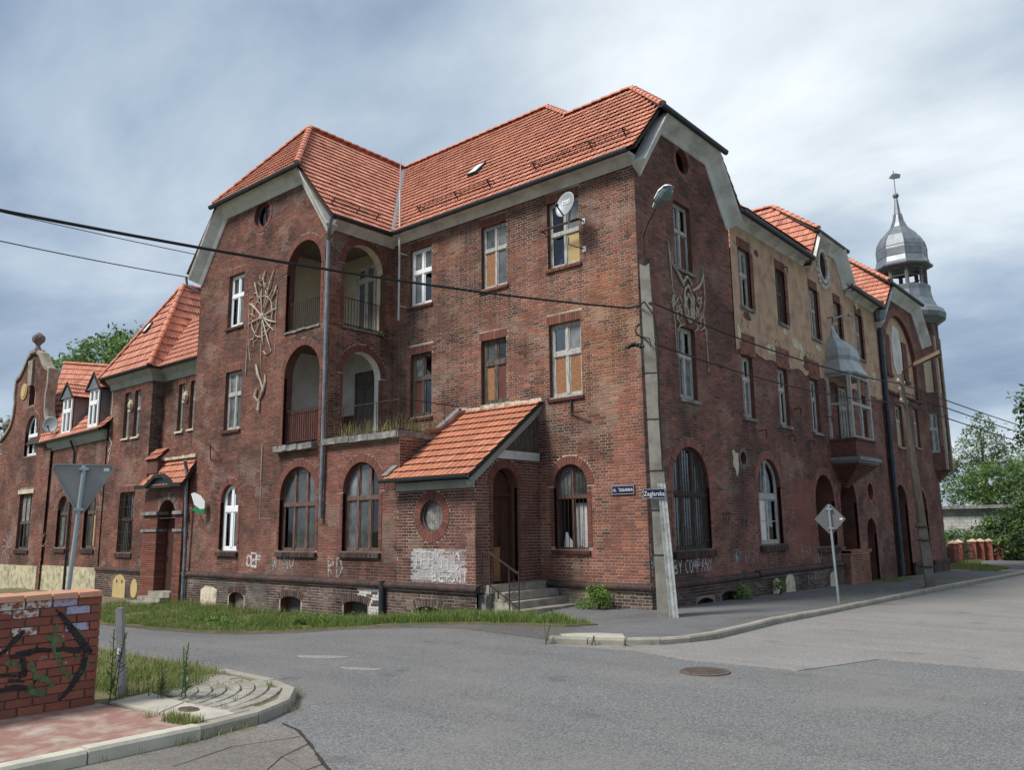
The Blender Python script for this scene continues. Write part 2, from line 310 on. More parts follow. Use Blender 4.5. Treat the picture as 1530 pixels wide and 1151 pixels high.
# ------------------------------------------------------------------ polygons, arches
def crossings(polys, z):
    us = []
    for p in polys:
        n = len(p)
        for i in range(n):
            (u0, z0), (u1, z1) = p[i], p[(i+1) % n]
            if (z0 <= z) != (z1 <= z): us.append(u0+(u1-u0)*(z-z0)/(z1-z0))
    us.sort(); return [(us[i], us[i+1]) for i in range(0, len(us)-1, 2)]
def isect(A, B):
    o = []
    for a in A:
        for b in B:
            l, h = max(a[0], b[0]), min(a[1], b[1])
            if h-l > .02: o.append((l, h))
    return o
def arch(u0, u1, z0, zs, rise=None, n=14):
    c, r = (u0+u1)/2, (u1-u0)/2; rise = r if rise is None else rise
    return [(u0, z0), (u1, z0)]+[(c+r*math.cos(math.pi*i/n), zs+rise*math.sin(math.pi*i/n)) for i in range(n+1)]
def rect(u0, u1, z0, z1): return [(u0, z0), (u1, z0), (u1, z1), (u0, z1)]
def circ(c, z, r, rzz=None, n=24): return [(c+r*math.cos(2*math.pi*i/n), z+(rzz or r)*math.sin(2*math.pi*i/n)) for i in range(n)]

# ------------------------------------------------------------------ brickwork
PAL = {  # (colour, weight)
 'front': [((.235, .085, .057), 6), ((.195, .076, .055), 5), ((.29, .112, .068), 2.2), ((.16, .07, .055), 3), ((.10, .058, .047), 1.6), ((.25, .125, .085), 1.2)],
 'wing':  [((.225, .081, .056), 6), ((.195, .074, .054), 5), ((.255, .094, .061), 3), ((.175, .076, .06), 3), ((.115, .064, .054), 1), ((.225, .11, .083), 1.5)],
 'right': [((.24, .095, .074), 6), ((.21, .088, .072), 5), ((.28, .108, .075), 2.5), ((.17, .08, .068), 3), ((.10, .06, .053), 1.2), ((.21, .115, .092), 1)],
 'plinth': [((.085, .06, .054), 4), ((.06, .047, .044), 4), ((.12, .075, .062), 3), ((.15, .115, .10), 2), ((.16, .07, .052), 1)],
 'red': [((.19, .07, .052), 4), ((.16, .062, .048), 4), ((.125, .055, .046), 3)],
 'orange': [((.34, .135, .075), 4), ((.28, .11, .065), 4), ((.24, .10, .07), 2)]}
def pick(pal):
    p = PAL[pal]; t = rnd.random()*sum(w for _, w in p)
    for c, w in p:
        t -= w
        if t <= 0: break
    j = rnd.uniform(.86, 1.14); return tuple(x*j for x in c)
VARIANTS = {}
def brick_variant(kind, pal, k, matl):
    key = (kind, pal, k)
    if key not in VARIANTS:
        mb = MB(); l = .25 if kind == 's' else .119
        c = pick(pal); b = .006
        mb.add([(0, -.03, 0), (l, -.03, 0), (l, -.03, .066), (0, -.03, .066), (b, .008, b), (l-b, .008, b), (l-b, .008, .066-b), (b, .008, .066-b), (0, .003, 0), (l, .003, 0), (l, .003, .066), (0, .003, .066)],
               [(4, 5, 6, 7), (8, 9, 5, 4), (9, 10, 6, 5), (10, 11, 7, 6), (11, 8, 4, 7), (0, 1, 9, 8), (1, 2, 10, 9), (2, 3, 11, 10), (3, 0, 8, 11)], c)
        VARIANTS[key] = mb.mesh('brick', matl)
    return VARIANTS[key]
CAMP = (10.62, -17.53, 2.0)
def wall(name, parent, fr, outline, holes=(), pal='front', mort=None, course=.078, zmin=-9, zmax=99, depth=.16, individual=0, tint=None, label=None, soot=(.45, .25)):
    """wall = mortar sheet with recessed joints + real bricks; holes: dicts poly, mask, depth"""
    polys = [outline]+[h['poly'] for h in holes]
    masks = [h.get('mask') or h['poly'] for h in holes]
    zs = sorted({round(p[1], 4) for q in polys for p in q})
    mb = MB()
    for z0, z1 in zip(zs[:-1], zs[1:]):
        if z1-z0 < 2e-4: continue
        e = (z1-z0)*.002
        A, B = crossings(polys, z0+e), crossings(polys, z1-e)
        for a, b in zip(A, B):
            mb.add([fr.P(a[0], z0), fr.P(a[1], z0), fr.P(b[1], z1), fr.P(b[0], z1)], [(0, 1, 2, 3)], None, 0)
    for h in holes:
        p = h['poly']; n = len(p); dp = h.get('depth', depth); off = 1e-3
        for i in range(n):
            a, b = p[i], p[(i+1) % n]
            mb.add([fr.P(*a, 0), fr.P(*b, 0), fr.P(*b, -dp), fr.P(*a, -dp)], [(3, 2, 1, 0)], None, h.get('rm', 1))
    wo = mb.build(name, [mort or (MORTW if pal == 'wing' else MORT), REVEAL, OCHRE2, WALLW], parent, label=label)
    bm, cand = MB(), []
    stk = [(min(p[0] for p in h['poly'])-.12, max(p[0] for p in h['poly'])+.12, min(p[1] for p in h['poly'])-.05, i*1.7) for i, h in enumerate(holes)]
    zlo = max(min(p[1] for p in outline), zmin); zhi = min(max(p[1] for p in outline), zmax)
    k0 = math.floor(zlo/course)
    for k in range(k0, int(zhi/course)+1):
        z0, z1 = k*course+.006, (k+1)*course-.006
        if z0 < zlo or z1 > zhi+.005: continue
        iv = isect(crossings([outline], z0+1e-4), crossings([outline], z1-1e-4))
        for m in masks:
            mz0, mz1 = min(q[1] for q in m), max(q[1] for q in m)
            if mz1 < z0 or mz0 > z1: continue
            cut = []
            for t in (max(z0, mz0+1e-4), min(z1, mz1-1e-4), (z0+z1)/2): cut += crossings([m], t)
            cut.sort()
            mg = []
            for c in cut:
                if mg and c[0] <= mg[-1][1]+.01: mg[-1][1] = max(mg[-1][1], c[1])
                else: mg.append(list(c))
            for c in mg:
                nv = []
                for a in iv:
                    if c[1] <= a[0] or c[0] >= a[1]: nv.append(a); continue
                    if c[0]-a[0] > .03: nv.append((a[0], c[0]))
                    if a[1]-c[1] > .03: nv.append((c[1], a[1]))
                iv = nv
        period = .262+.131; ph = (k % 2)*(.131+.0655)+.03*VA(k*.7, 3)
        for a, b in iv:
            j = math.floor((a-ph)/period)
            while True:
                s0 = ph+j*period
                if s0 > b: break
                for q0, q1, kd in ((s0, s0+.25, 's'), (s0+.262, s0+.262+.119, 'h')):
                    l, h_ = max(q0, a+.003), min(q1, b-.003)
                    if h_-l < .02: continue
                    full = (l == q0 and h_ == q1)
                    P = fr.P((l+h_)/2, z0); col = pick(pal)
                    f = fbm(l*.55+P[1]*.2, z0*.75+9); g = fbm(l*2.3+31, z0*2.6)
                    dk = 1-soot[0]*max(0, min(1, (f-.42)*4))-soot[1]*max(0, min(1, (g-.56)*5))
                    uc = (l+h_)/2
                    for h0, h1, hz, n_ in stk:          # damp dirt run-off below the sills
                        if h0 < uc < h1 and 0 < hz-z0 < 1.5: dk *= 1-.55*(1-(hz-z0)/1.5)*ss(.3, .6, VB(uc*6+hz, z0*.5+n_))
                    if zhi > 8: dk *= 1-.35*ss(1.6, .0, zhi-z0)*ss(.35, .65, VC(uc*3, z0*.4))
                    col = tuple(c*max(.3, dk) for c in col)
                    pf = .28*ss(.6, .72, fbm(l*.9+77, z0*1.3+40))
                    if pf: col = tuple(c*(1-pf)+x*pf for c, x in zip(col, (.34, .27, .22)))
                    if tint: col = tint((l+h_)/2, z0, col)
                    if full and individual:
                        cand.append(((P[0]-CAMP[0])**2+(P[1]-CAMP[1])**2+(P[2]-CAMP[2])**2, l, h_, z0, z1, kd, col)); continue
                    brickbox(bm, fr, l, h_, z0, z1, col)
                j += 1
    cand.sort(key=lambda c: c[0])
    rotm = Matrix((Vector((*fr.u, )), Vector(fr.n), Vector((0, 0, 1)))).transposed().to_4x4()
    for i, (_, l, h_, z0, z1, kd, col) in enumerate(cand):
        if i < individual:
            o = bpy.data.objects.new('brick', brick_variant(kd, pal, rnd.randrange(9), BRICK)); COL.objects.link(o); o.parent = wo
            m = rotm.copy(); m.translation = Vector(fr.P(l, z0, rnd.uniform(-.002, .002))); o.matrix_local = m
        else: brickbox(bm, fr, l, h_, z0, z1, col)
    bm.build('brickwork', BRICK, wo, kind='stuff')
    return wo
def brickbox(mb, fr, u0, u1, z0, z1, col):
    d = .007+rnd.uniform(-.0025, .003); b = .004; j = rnd.uniform(-.0015, .0015)
    z0 += j; z1 += j
    P = fr.P
    vs = [P(u0, z0, -.002), P(u1, z0, -.002), P(u1, z1, -.002), P(u0, z1, -.002), P(u0+b, z0+b, d), P(u1-b, z0+b, d), P(u1-b, z1-b, d), P(u0+b, z1-b, d)]
    mb.add(vs, [(4, 5, 6, 7), (0, 1, 5, 4), (1, 2, 6, 5), (2, 3, 7, 6), (3, 0, 4, 7)], col)

def ring(parent, fr, u0, u1, z0, zs, rise=None, wj=.12, wa=.22, pal='red', d=.02, name='brick_arch', jambs=True):
    """moulded brick surround: voussoirs over the arch, coursed jamb bricks below"""
    c, r = (u0+u1)/2, (u1-u0)/2; rise = r if rise is None else rise
    mb = MB(); n = max(9, int(math.pi*(r+wa/2)/.085))
    for i in range(n):
        a0, a1 = math.pi*(i+.07)/n, math.pi*(i+.93)/n
        pts = [(c+r*math.cos(a0), zs+rise*math.sin(a0)), (c+(r+wa)*math.cos(a0), zs+(rise+wa)*math.sin(a0)), (c+(r+wa)*math.cos(a1), zs+(rise+wa)*math.sin(a1)), (c+r*math.cos(a1), zs+rise*math.sin(a1))]
        mb.prism(fr, pts, -.1, d+rnd.uniform(-.003, .003), pick(pal))
    if jambs:
        for sgn, ue in ((-1, u0), (1, u1)):
            k = math.ceil(z0/.078)
            while (k+1)*.078 < zs+.02:
                a, b = (ue-wj, ue) if sgn < 0 else (ue, ue+wj)
                mb.fbox(fr, a, b, k*.078+.006, (k+1)*.078-.006, -.1, d+rnd.uniform(-.004, .003), pick(pal)); k += 1
    return mb.build(name, BRICKC, parent)
def ringmask(u0, u1, z0, zs, rise=None, wj=.12, wa=.22):
    c, r = (u0+u1)/2, (u1-u0)/2; rise = r if rise is None else rise
    return [(u0-wj, z0), (u1+wj, z0), (u1+wj, zs)]+[(c+(r+wa)*math.cos(math.pi*i/16), zs+(rise+wa)*math.sin(math.pi*i/16)) for i in range(17)]+[(u0-wj, zs)]
def roundring(parent, fr, c, z, r, wa=.2, pal='red', d=.02, rr=None):
    mb = MB(); rr = rr or r; n = int(2*math.pi*(r+wa/2)/.085)
    for i in range(n):
        a0, a1 = 2*math.pi*(i+.07)/n, 2*math.pi*(i+.93)/n
        mb.prism(fr, [(c+r*math.cos(a0), z+rr*math.sin(a0)), (c+(r+wa)*math.cos(a0), z+(rr+wa)*math.sin(a0)), (c+(r+wa)*math.cos(a1), z+(rr+wa)*math.sin(a1)), (c+r*math.cos(a1), z+rr*math.sin(a1))], -.1, d+rnd.uniform(-.003, .003), pick(pal))
    return mb.build('brick_ring', BRICKC, parent)
def lintel(parent, fr, u0, u1, z1, h=.25, pal='front', d=.01):
    mb = MB(); n = round((u1-u0+.1)/.078); s = (u1-u0+.1)/n
    for i in range(n): mb.fbox(fr, u0-.05+i*s+.005, u0-.05+(i+1)*s-.005, z1+.006, z1+h-.006, -.08, d+rnd.uniform(-.003, .003), tuple(x*.85 for x in pick(pal)))
    return mb.build('lintel', BRICK, parent)
def lintelmask(u0, u1, z0, z1, h=.25): return [(u0, z0), (u1, z0), (u1, z1), (u1+.05, z1), (u1+.05, z1+h), (u0-.05, z1+h), (u0-.05, z1), (u0, z1)]
def sill(parent, fr, u0, u1, z0, pal='red', bricks=True, m=None, h=.12, out=.07, ov=.07):
    mb = MB()
    if bricks:
        n = max(4, round((u1-u0+2*ov)/.078)); s = (u1-u0+2*ov)/n
        for i in range(n):
            a, b = u0-ov+i*s+.004, u0-ov+(i+1)*s-.004; o = out+rnd.uniform(-.006, .006); c = tuple(x*.55 for x in pick(pal))
            P = fr.P; mb.hexa([P(a, z0-h, -.12), P(a, z0-h, o), P(b, z0-h, o), P(b, z0-h, -.12), P(a, z0+.01, -.12), P(a, z0-.045, o), P(b, z0-.045, o), P(b, z0+.01, -.12)][::1], c)
        return mb.build('sill', BRICK, parent)
    P = fr.P; a, b = u0-ov, u1+ov
    mb.hexa([P(a, z0-h, -.12), P(b, z0-h, -.12), P(b, z0-h, out), P(a, z0-h, out), P(a, z0+.01, -.12), P(b, z0+.01, -.12), P(b, z0-.03, out), P(a, z0-.03, out)])
    return mb.build('sill', m or STONE, parent)

# ------------------------------------------------------------------ windows
def topz(u, u0, u1, z1, zs, rise):
    if zs is None: return z1
    c, r = (u0+u1)/2, (u1-u0)/2; t = max(0, 1-((u-c)/r)**2); return zs+rise*math.sqrt(t)
def window(parent, fr, u0, u1, z0, z1, zs=None, rise=None, fm=None, cols=2, zt=None, dep=.13, fill=(), room=True, curtain=None, fw_=.07, bars=(), label=None, name='window', mw=None, sash=True, glass=True, roomd=1.5, dust_sheen_share=.7):
    """frame mesh = the part; panes, boards, curtain and the room behind are its children. fill: {(col,row): material | None}"""
    fm = fm or OLDW; fill = dict(fill)
    if zs is not None: rise = (u1-u0)/2 if rise is None else rise; z1 = zs+rise
    zt = zt or z0+(z1-z0)*.6; mw = mw or fw_*1.1
    mb = MB(); a0, a1 = -dep-.06, -dep
    mb.fbox(fr, u0, u0+fw_, z0, zs or z1, a0, a1); mb.fbox(fr, u1-fw_, u1, z0, zs or z1, a0, a1)
    mb.fbox(fr, u0+fw_, u1-fw_, z0, z0+fw_, a0, a1-.002)
    if zs is None: mb.fbox(fr, u0+fw_, u1-fw_, z1-fw_, z1, a0, a1-.002)
    else:
        c, r = (u0+u1)/2, (u1-u0)/2
        for i in range(14):
            t0, t1 = math.pi*i/14, math.pi*(i+1)/14
            mb.prism(fr, [(c+(r-fw_)*math.cos(t0), zs+(rise-fw_)*math.sin(t0)), (c+r*math.cos(t0), zs+rise*math.sin(t0)), (c+r*math.cos(t1), zs+rise*math.sin(t1)), (c+(r-fw_)*math.cos(t1), zs+(rise-fw_)*math.sin(t1))], a0, a1-.001)
    mb.fbox(fr, u0+fw_, u1-fw_, zt-fw_*.75, zt+fw_*.75, a0, a1+.025)
    step = (u1-u0)/cols
    for k in range(1, cols):
        u = u0+k*step; tz = topz(u, u0, u1, z1, zs, rise)-fw_
        mb.fbox(fr, u-mw/2, u+mw/2, z0+fw_, zt-fw_*.75, a0, a1+.012); mb.fbox(fr, u-mw/2, u+mw/2, zt+fw_*.75, tz+.01, a0, a1+.012)
    cells = []
    for k in range(cols):
        ua = u0+(fw_ if k == 0 else k*step+mw/2-u0+u0-0 if False else fw_) if k == 0 else u0+k*step+mw/2
        ub = u1-fw_ if k == cols-1 else u0+(k+1)*step-mw/2
        cells.append(((k, 0), [(ua, z0+fw_), (ub, z0+fw_), (ub, zt-fw_*.75), (ua, zt-fw_*.75)]))
        if zs is None: cells.append(((k, 1), [(ua, zt+fw_*.75), (ub, zt+fw_*.75), (ub, z1-fw_), (ua, z1-fw_)]))
        else:
            top = [(ub+(ua-ub)*i/6, max(zt+fw_*.8, topz(ub+(ua-ub)*i/6, u0, u1, z1, zs, rise)-fw_)) for i in range(7)]
            cells.append(((k, 1), [(ua, zt+fw_*.75), (ub, zt+fw_*.75)]+top))
    if sash:                                  # slim sash rails round each light
        sw = fw_*.45
        for key, p in cells:
            if fill.get(key, 0) is None: continue
            ua, za = p[0]; ub = p[1][0]; zb = min(q[1] for q in p[2:])
            mb.fbox(fr, ua, ua+sw, za, zb, a0+.01, a1-.012); mb.fbox(fr, ub-sw, ub, za, zb, a0+.01, a1-.012); mb.fbox(fr, ua+sw, ub-sw, za, za+sw, a0+.01, a1-.012)
            if zs is None or key[1] == 0: mb.fbox(fr, ua+sw, ub-sw, zb-sw, zb, a0+.01, a1-.012)
    for bz in bars: mb.fbox(fr, u0+fw_, u1-fw_, bz-.014, bz+.014, a0+.015, a1-.014)
    f = mb.build(name, fm, parent, label=label)
    for key, p in cells:
        mt = fill.get(key, GLASS if glass else None)
        if mt is None: continue
        q = MB(); d = a0+.028; isb = mt is not GLASS
        if mt is GLASS and rnd.random() < dust_sheen_share: mt = rnd.choice(DUST_SHEEN)
        q.prism(fr, p, d-.006, d+(.012 if isb else .0)); q.build('board' if isb else 'pane', mt, f)
    if curtain:
        ca, cb, cz0, cz1 = curtain; q = MB(); n = 26; vs = []
        for i in range(n+1):
            u = ca+(cb-ca)*i/n; d = -dep-.16+.028*math.sin(i*1.7)+.02*math.sin(i*.8)
            vs += [fr.P(u+.03*math.sin(i), cz0+.05*VA(i*.4, 2), d), fr.P(u, cz1, d)]
        q.add(vs, [(2*i, 2*i+2, 2*i+3, 2*i+1) for i in range(n)]); q.build('curtain', FAB, f, smooth=True)
    if room:
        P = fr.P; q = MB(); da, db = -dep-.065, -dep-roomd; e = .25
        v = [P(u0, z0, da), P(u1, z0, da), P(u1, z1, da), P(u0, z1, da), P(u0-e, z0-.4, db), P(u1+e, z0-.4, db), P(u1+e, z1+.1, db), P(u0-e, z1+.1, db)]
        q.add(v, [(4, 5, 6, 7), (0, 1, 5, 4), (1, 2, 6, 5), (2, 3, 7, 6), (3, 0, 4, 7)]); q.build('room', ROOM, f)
    return f
def H(u0, u1, z0, z1=None, zs=None, rise=None, kind='lintel', depth=.2, rm=1, wj=.12, wa=.22):
    """hole record for wall()"""
    if zs is None:
        m = lintelmask(u0, u1, z0, z1) if kind == 'lintel' else rect(u0, u1, z0, z1)
        return dict(poly=rect(u0, u1, z0, z1), mask=m, depth=depth, rm=rm)
    return dict(poly=arch(u0, u1, z0, zs, rise), mask=ringmask(u0, u1, z0, zs, rise, wj, wa) if kind != 'bare' else arch(u0, u1, z0, zs, rise), depth=depth, rm=rm)

# ------------------------------------------------------------------ roofs
TPAL = {'old': [(.58, .235, .155), (.53, .21, .14), (.61, .26, .175), (.49, .195, .13)],
        'new': [(.52, .205, .12), (.475, .185, .108), (.55, .225, .135), (.43, .165, .10)]}
TPROF = [(0, .006), (.2, .0), (.38, .006), (.5, .018), (.62, .006), (.80, .0), (.93, .012), (1.0, .016)]
def tile_geo(w_, e_, th=.034, ov=.03):
    """one interlocking tile in its own axes: x along the eave, y up the slope, z off the roof"""
    vs = []
    for x, h in TPROF: vs.append((x*w_, -.012, h+th+.012))
    for x, h in TPROF: vs.append((x*w_, e_+ov, h))
    for x, h in TPROF: vs.append((x*w_, .075, h*.4-.004))
    n = len(TPROF)
    return vs, [(i, i+1, n+i+1, n+i) for i in range(n-1)]+[(2*n+i, 2*n+i+1, i+1, i) for i in range(n-1)]
def roof(parent, name, O, U, S, poly, exp=.32, tw=.21, pal='old', individual=0, under=True, topc=None, label=None):
    """sloped roof part; tiles are laid on it one by one (nearest as own objects, the rest joined)"""
    O, U, S = Vector(O), Vector(U).normalized(), Vector(S).normalized(); Nn = U.cross(S)
    mb = MB(); n = len(poly); A = [O+U*u+S*s-Nn*.012 for u, s in poly]; B = [a-Nn*.07 for a in A]
    mb.add([tuple(p) for p in A+B], [tuple(range(n)), tuple(range(2*n-1, n-1, -1))]+[(i, n+i, n+(i+1) % n, (i+1) % n) for i in range(n)])
    ro = mb.build(name, UNDER, parent, label=label)
    tiles = []; smax = max(p[1] for p in poly); k = 0
    while k*exp < smax-.05:
        s0 = k*exp; iv = crossings([poly], min(s0+exp*.5, smax-.01)); e_ = min(exp, smax-s0)
        for a, b in iv:
            j = math.floor(a/tw)
            while j*tw < b:
                l, h = max(a, j*tw), min(b, (j+1)*tw)
                if h-l > tw*.18: tiles.append((l, h, s0, e_))
                j += 1
        k += 1
    cs = TPAL[pal]; stf = MB(); rest = []
    base = Matrix((U, S, Nn)).transposed().to_4x4()
    if individual:
        full = [t for t in tiles if abs(t[1]-t[0]-tw) < 1e-4 and abs(t[3]-exp) < 1e-4]
        full.sort(key=lambda t: ((O+U*t[0]+S*t[2])-Vector(CAMP)).length); chosen = set(full[:individual]); V = []
        for c in cs+[tuple(x*.88 for x in cs[0]), tuple(x*1.1 for x in cs[1])]:
            q = MB(); vs, fs = tile_geo(tw-.004, exp); q.add(vs, fs, c); V.append(q.mesh('roof_tile', TILE))
        for t in full[:individual]:
            o = bpy.data.objects.new('roof_tile', rnd.choice(V)); COL.objects.link(o); o.parent = ro
            m = base @ Matrix.Rotation(rnd.uniform(-.006, .006), 4, 'Z'); m.translation = O+U*t[0]+S*t[2]+Nn*rnd.uniform(0, .003); o.matrix_local = m
        tiles = [t for t in tiles if t not in chosen]
    for l, h, s0, e_ in tiles:
        vs, fs = tile_geo(h-l-.004, e_); c = rnd.choice(cs); j = rnd.uniform(.88, 1.1)*(.72 if rnd.random() < .02 else 1); o = O+U*l+S*s0+Nn*(rnd.uniform(0, .007)+.012*VA(l*.8, s0*.8))
        stf.add([tuple(o+U*x+S*y+Nn*z) for x, y, z in vs], fs, tuple(x*j for x in c))
    stf.build('roof_tiles', TILE, ro, kind='stuff')
    return ro
_RT = {}
def ridge(parent, p0, p1, r=.10, step=.36, pal='old'):
    """hip or ridge line of separate half-round tiles"""
    p0, p1 = Vector(p0), Vector(p1); d = p1-p0; n = max(1, round(d.length/step)); t = d.normalized(); s_ = d.length/n
    for k in range(n):
        key = (pal, k % 3, round(s_, 2))
        if key not in _RT:
            q = MB(); vs = []
            for y, rr, lift in ((-.03, r, .02), (s_+.02, r*.85, 0)):
                for i in range(7):
                    a = math.pi*i/6*1.1-.05*math.pi; vs.append((rr*1.15*math.cos(a), y, rr*.95*math.sin(a)+lift))
            fs = [(i+1, i, 7+i, 8+i) for i in range(6)]+[(0, 1, 2, 3, 4, 5, 6)]
            q.add(vs, fs, TPAL[pal][k % 3]); _RT[key] = q.mesh('ridge_tile', TILE)
        o = bpy.data.objects.new('ridge_tile', _RT[key]); COL.objects.link(o); o.parent = parent
        x = t.cross(Vector((0, 0, 1))).normalized(); z = x.cross(t)
        m = Matrix((x, t, z)).transposed().to_4x4(); m.translation = p0+t*(k*s_); o.matrix_local = m
def gutter(parent, path, r=.075, m=None, name='gutter'):
    mb = MB(); prof = [(-r, r*.6), (-r, 0), (-r*.7, -r*.7), (0, -r), (r*.7, -r*.7), (r, 0), (r, r*.6), (r*.8, r*.6), (r*.8, 0), (0, -r*.75), (-r*.8, 0), (-r*.8, r*.6)]
    mb.sweep(path, prof, (0, 0, 1)); return mb.build(name, m or GUT, parent)
def pipe(parent, path, r=.055, m=None, name='downpipe', collars=True):
    mb = MB(); mb.tube(path, r, 10); o = mb.build(name, m or PIPE, parent, smooth=False)
    if collars:
        q = MB(); a, b = Vector(path[-2]), Vector(path[-1]); n = int((b-a).length/1.8)
        for i in range(1, n+1):
            p = a+(b-a)*i/(n+1); q.tube([p-(b-a).normalized()*.03, p+(b-a).normalized()*.03], r*1.2, 10)
        q.build('pipe_collar', m or PIPE, o)
    return o
def cornice(parent, path, nrm=(0, 0, 1), m=None, prof=None, name='cornice'):
    mb = MB(); mb.sweep(path, prof or [(0, -.40), (.02, -.42), (.05, -.34), (.10, -.18), (.22, -.06), (.38, 0), (.38, .05), (0, .05)], nrm)
    return mb.build(name, m or WHITEP, parent)
def text_obj(s, size, parent, fr, u, z, d, m, name='lettering', ext=.002, sx=1., align='CENTER'):
    cu = bpy.data.curves.new('t', 'FONT'); cu.body = s; cu.size = size; cu.extrude = ext; cu.align_x = align; cu.align_y = 'CENTER'; cu.resolution_u = 2
    to = bpy.data.objects.new('t', cu); COL.objects.link(to); dg = bpy.context.evaluated_depsgraph_get()
    me = bpy.data.meshes.new_from_object(to.evaluated_get(dg)); bpy.data.objects.remove(to); bpy.data.curves.remove(cu)
    me.transform(Matrix.Scale(sx, 4, (1, 0, 0)))
    me.transform(Matrix((Vector(fr.u), Vector((0, 0, 1)), Vector(fr.n))).transposed().to_4x4()); me.transform(Matrix.Translation(Vector(fr.P(u, z, d))))
    me.materials.clear(); me.materials.append(m); me.name = name; return link(name, me, parent)
def strokes(parent, fr, lines, w0_, d, m, name='graffiti', th=.004):
    """spray strokes: ribbons of uneven width lying on the wall"""
    mb = MB()
    for ln in lines:
        dense = [(p[0]+(q_[0]-p[0])*k/4+rnd.uniform(-.06, .06)*w0_, p[1]+(q_[1]-p[1])*k/4+rnd.uniform(-.06, .06)*w0_) for p, q_ in zip(ln[:-1], ln[1:]) for k in range(4)]+[ln[-1]]
        ph_ = rnd.random()*6; ln = dense; nn = len(ln)
        for i_, (a, b) in enumerate(zip(ln[:-1], ln[1:])):
            w_ = w0_*(.95+.28*math.sin(ph_+i_*.55)+.12*rnd.random())*(.6 if i_ in (0, nn-2) else 1)
            dx_, dz_ = b[0]-a[0], b[1]-a[1]; l = math.hypot(dx_, dz_) or 1; nx, nz = -dz_/l*w_/2, dx_/l*w_/2; ex, ez = dx_/l*w_*.3, dz_/l*w_*.3
            mb.prism(fr, [(a[0]-nx-ex, a[1]-nz-ez), (b[0]-nx+ex, b[1]-nz+ez), (b[0]+nx+ex, b[1]+nz+ez), (a[0]+nx-ex, a[1]+nz-ez)], d-th+rnd.uniform(0, .0015), d+rnd.uniform(0, .002))
    return mb.build(name, m, parent)
# parent links keep world coordinates whatever the thing's base point is
def link(name, me, parent=None, label=None, cat=None, group=None, kind=None):
    o = bpy.data.objects.new(name, me); COL.objects.link(o); o.parent = parent
    if parent is not None and parent.parent is None: o.matrix_parent_inverse = Matrix.Translation(-parent.location)
    return tag(o, label, cat, group, kind)

# ------------------------------------------------------------------ setting: ground, roads, pavements
def sheet(name, poly, zf, m, step=.5, thick=0., kind='structure', parent=None):
    bm = bmesh.new(); vs = [bm.verts.new((x, y, 0)) for x, y in poly]; bm.faces.new(vs)
    xs = [p[0] for p in poly]; ys = [p[1] for p in poly]
    x = math.floor(min(xs)/step)*step
    for axis, lo, hi in ((0, min(xs), max(xs)), (1, min(ys), max(ys))):
        t = math.ceil(lo/step)*step
        while t < hi:
            co = [0, 0, 0]; no = [0, 0, 0]; co[axis] = t; no[axis] = 1
            bmesh.ops.bisect_plane(bm, geom=bm.verts[:]+bm.edges[:]+bm.faces[:], plane_co=co, plane_no=no, dist=1e-5); t += step
    for v in bm.verts: v.co.z = zf(v.co.x, v.co.y)
    bmesh.ops.recalc_face_normals(bm, faces=bm.faces[:])
    if bm.faces and sum(f.normal.z for f in bm.faces) < 0: bmesh.ops.reverse_faces(bm, faces=bm.faces[:])
    if thick:
        be = [e for e in bm.edges if e.is_boundary]; r = bmesh.ops.extrude_edge_only(bm, edges=be)
        for v in r['geom']:
            if isinstance(v, bmesh.types.BMVert): v.co.z -= thick
    me = bpy.data.meshes.new(name); bm.to_mesh(me); bm.free(); me.materials.append(m)
    return link(name, me, parent, kind=kind)
mb = MB(); mb.add([(-900, -900, -.75), (900, -900, -.75), (900, 900, -.75), (-900, 900, -.75)], [(0, 1, 2, 3)]); mb.build('ground', GROUND, kind='structure')
KC = [(1.06, -5.36), (1.75, -5.12), (2.35, -4.82), (2.82, -4.40), (3.12, -3.85), (3.26, -3.1), (3.24, -2.0), (3.2, 0), (3.3, 3.5), (3.25, 8), (3.1, 14.5), (3.2, 22), (3.3, 29), (3.9, 36), (5.2, 43)]
sheet('road', [(-60, -9.6), (-12.2, -7.3), (-7.6, -5.5), (-4.5, -4.6), (0.6, -4.2), (3.2, -4.2), (3.4, 20), (3.6, 60), (16, 60), (16, -30), (1.5, -30), (1.5, -11.4), (.5, -11.4), (-60, -12.6)], rz, ASPH)
# paler old surfacing of the cross street beyond the saw cut, and the cracked brown strip nearest the camera
sheet('street_surface', [(1.2, -5.55), (2.9, -5.30), (4.0, -5.62), (5.75, -5.52), (6.35, -3.8), (8.6, -3.72), (16, -3.2), (16, 60), (3.6, 60), (3.4, 20), (3.3, 8), (3.35, 0), (3.35, -3.2), (2.9, -4.35), (1.8, -5.15)], lambda x, y: rz(x, y)+.010, ASPH2, thick=.02)
sheet('road_edge_strip', [(2.0, -12.2), (2.95, -12.1), (4.2, -12.7), (5.6, -13.35), (6.8, -14.15), (8.5, -15.4), (9, -17), (9, -22), (2.0, -22)], lambda x, y: rz(x, y)+.006, ASPH4, thick=.02)
pv = [(x-.06, y+.05) for x, y in KC]
def pz(x, y): return gz(x, y)-.085*(1-ss(.1, 1.5, x))*ss(-.5, -2.5, y)
sheet('pavement', [(1.0, -5.3)]+pv[1:]+[(4.6, 44), (-3.0, 44), (-1.0, 29), (.1, 28.4), (.06, .05), (-3.3, .05), (-3.3, -2.3), (-1.2, -2.6), (0.3, -3.1), (0.6, -4.2)], pz, ASPH3, thick=.12)
sheet('gravel_strip', [(-12, -7.6), (-7.6, -5.75), (-4.4, -4.95), (-1.5, -4.75), (.8, -5.0), (.75, -3.9), (.3, -2.9), (-1.5, -2.2), (-5.5, -2.6), (-12, -2.6)], lambda x, y: gz(x, y)-.088, GRAV, thick=.05)
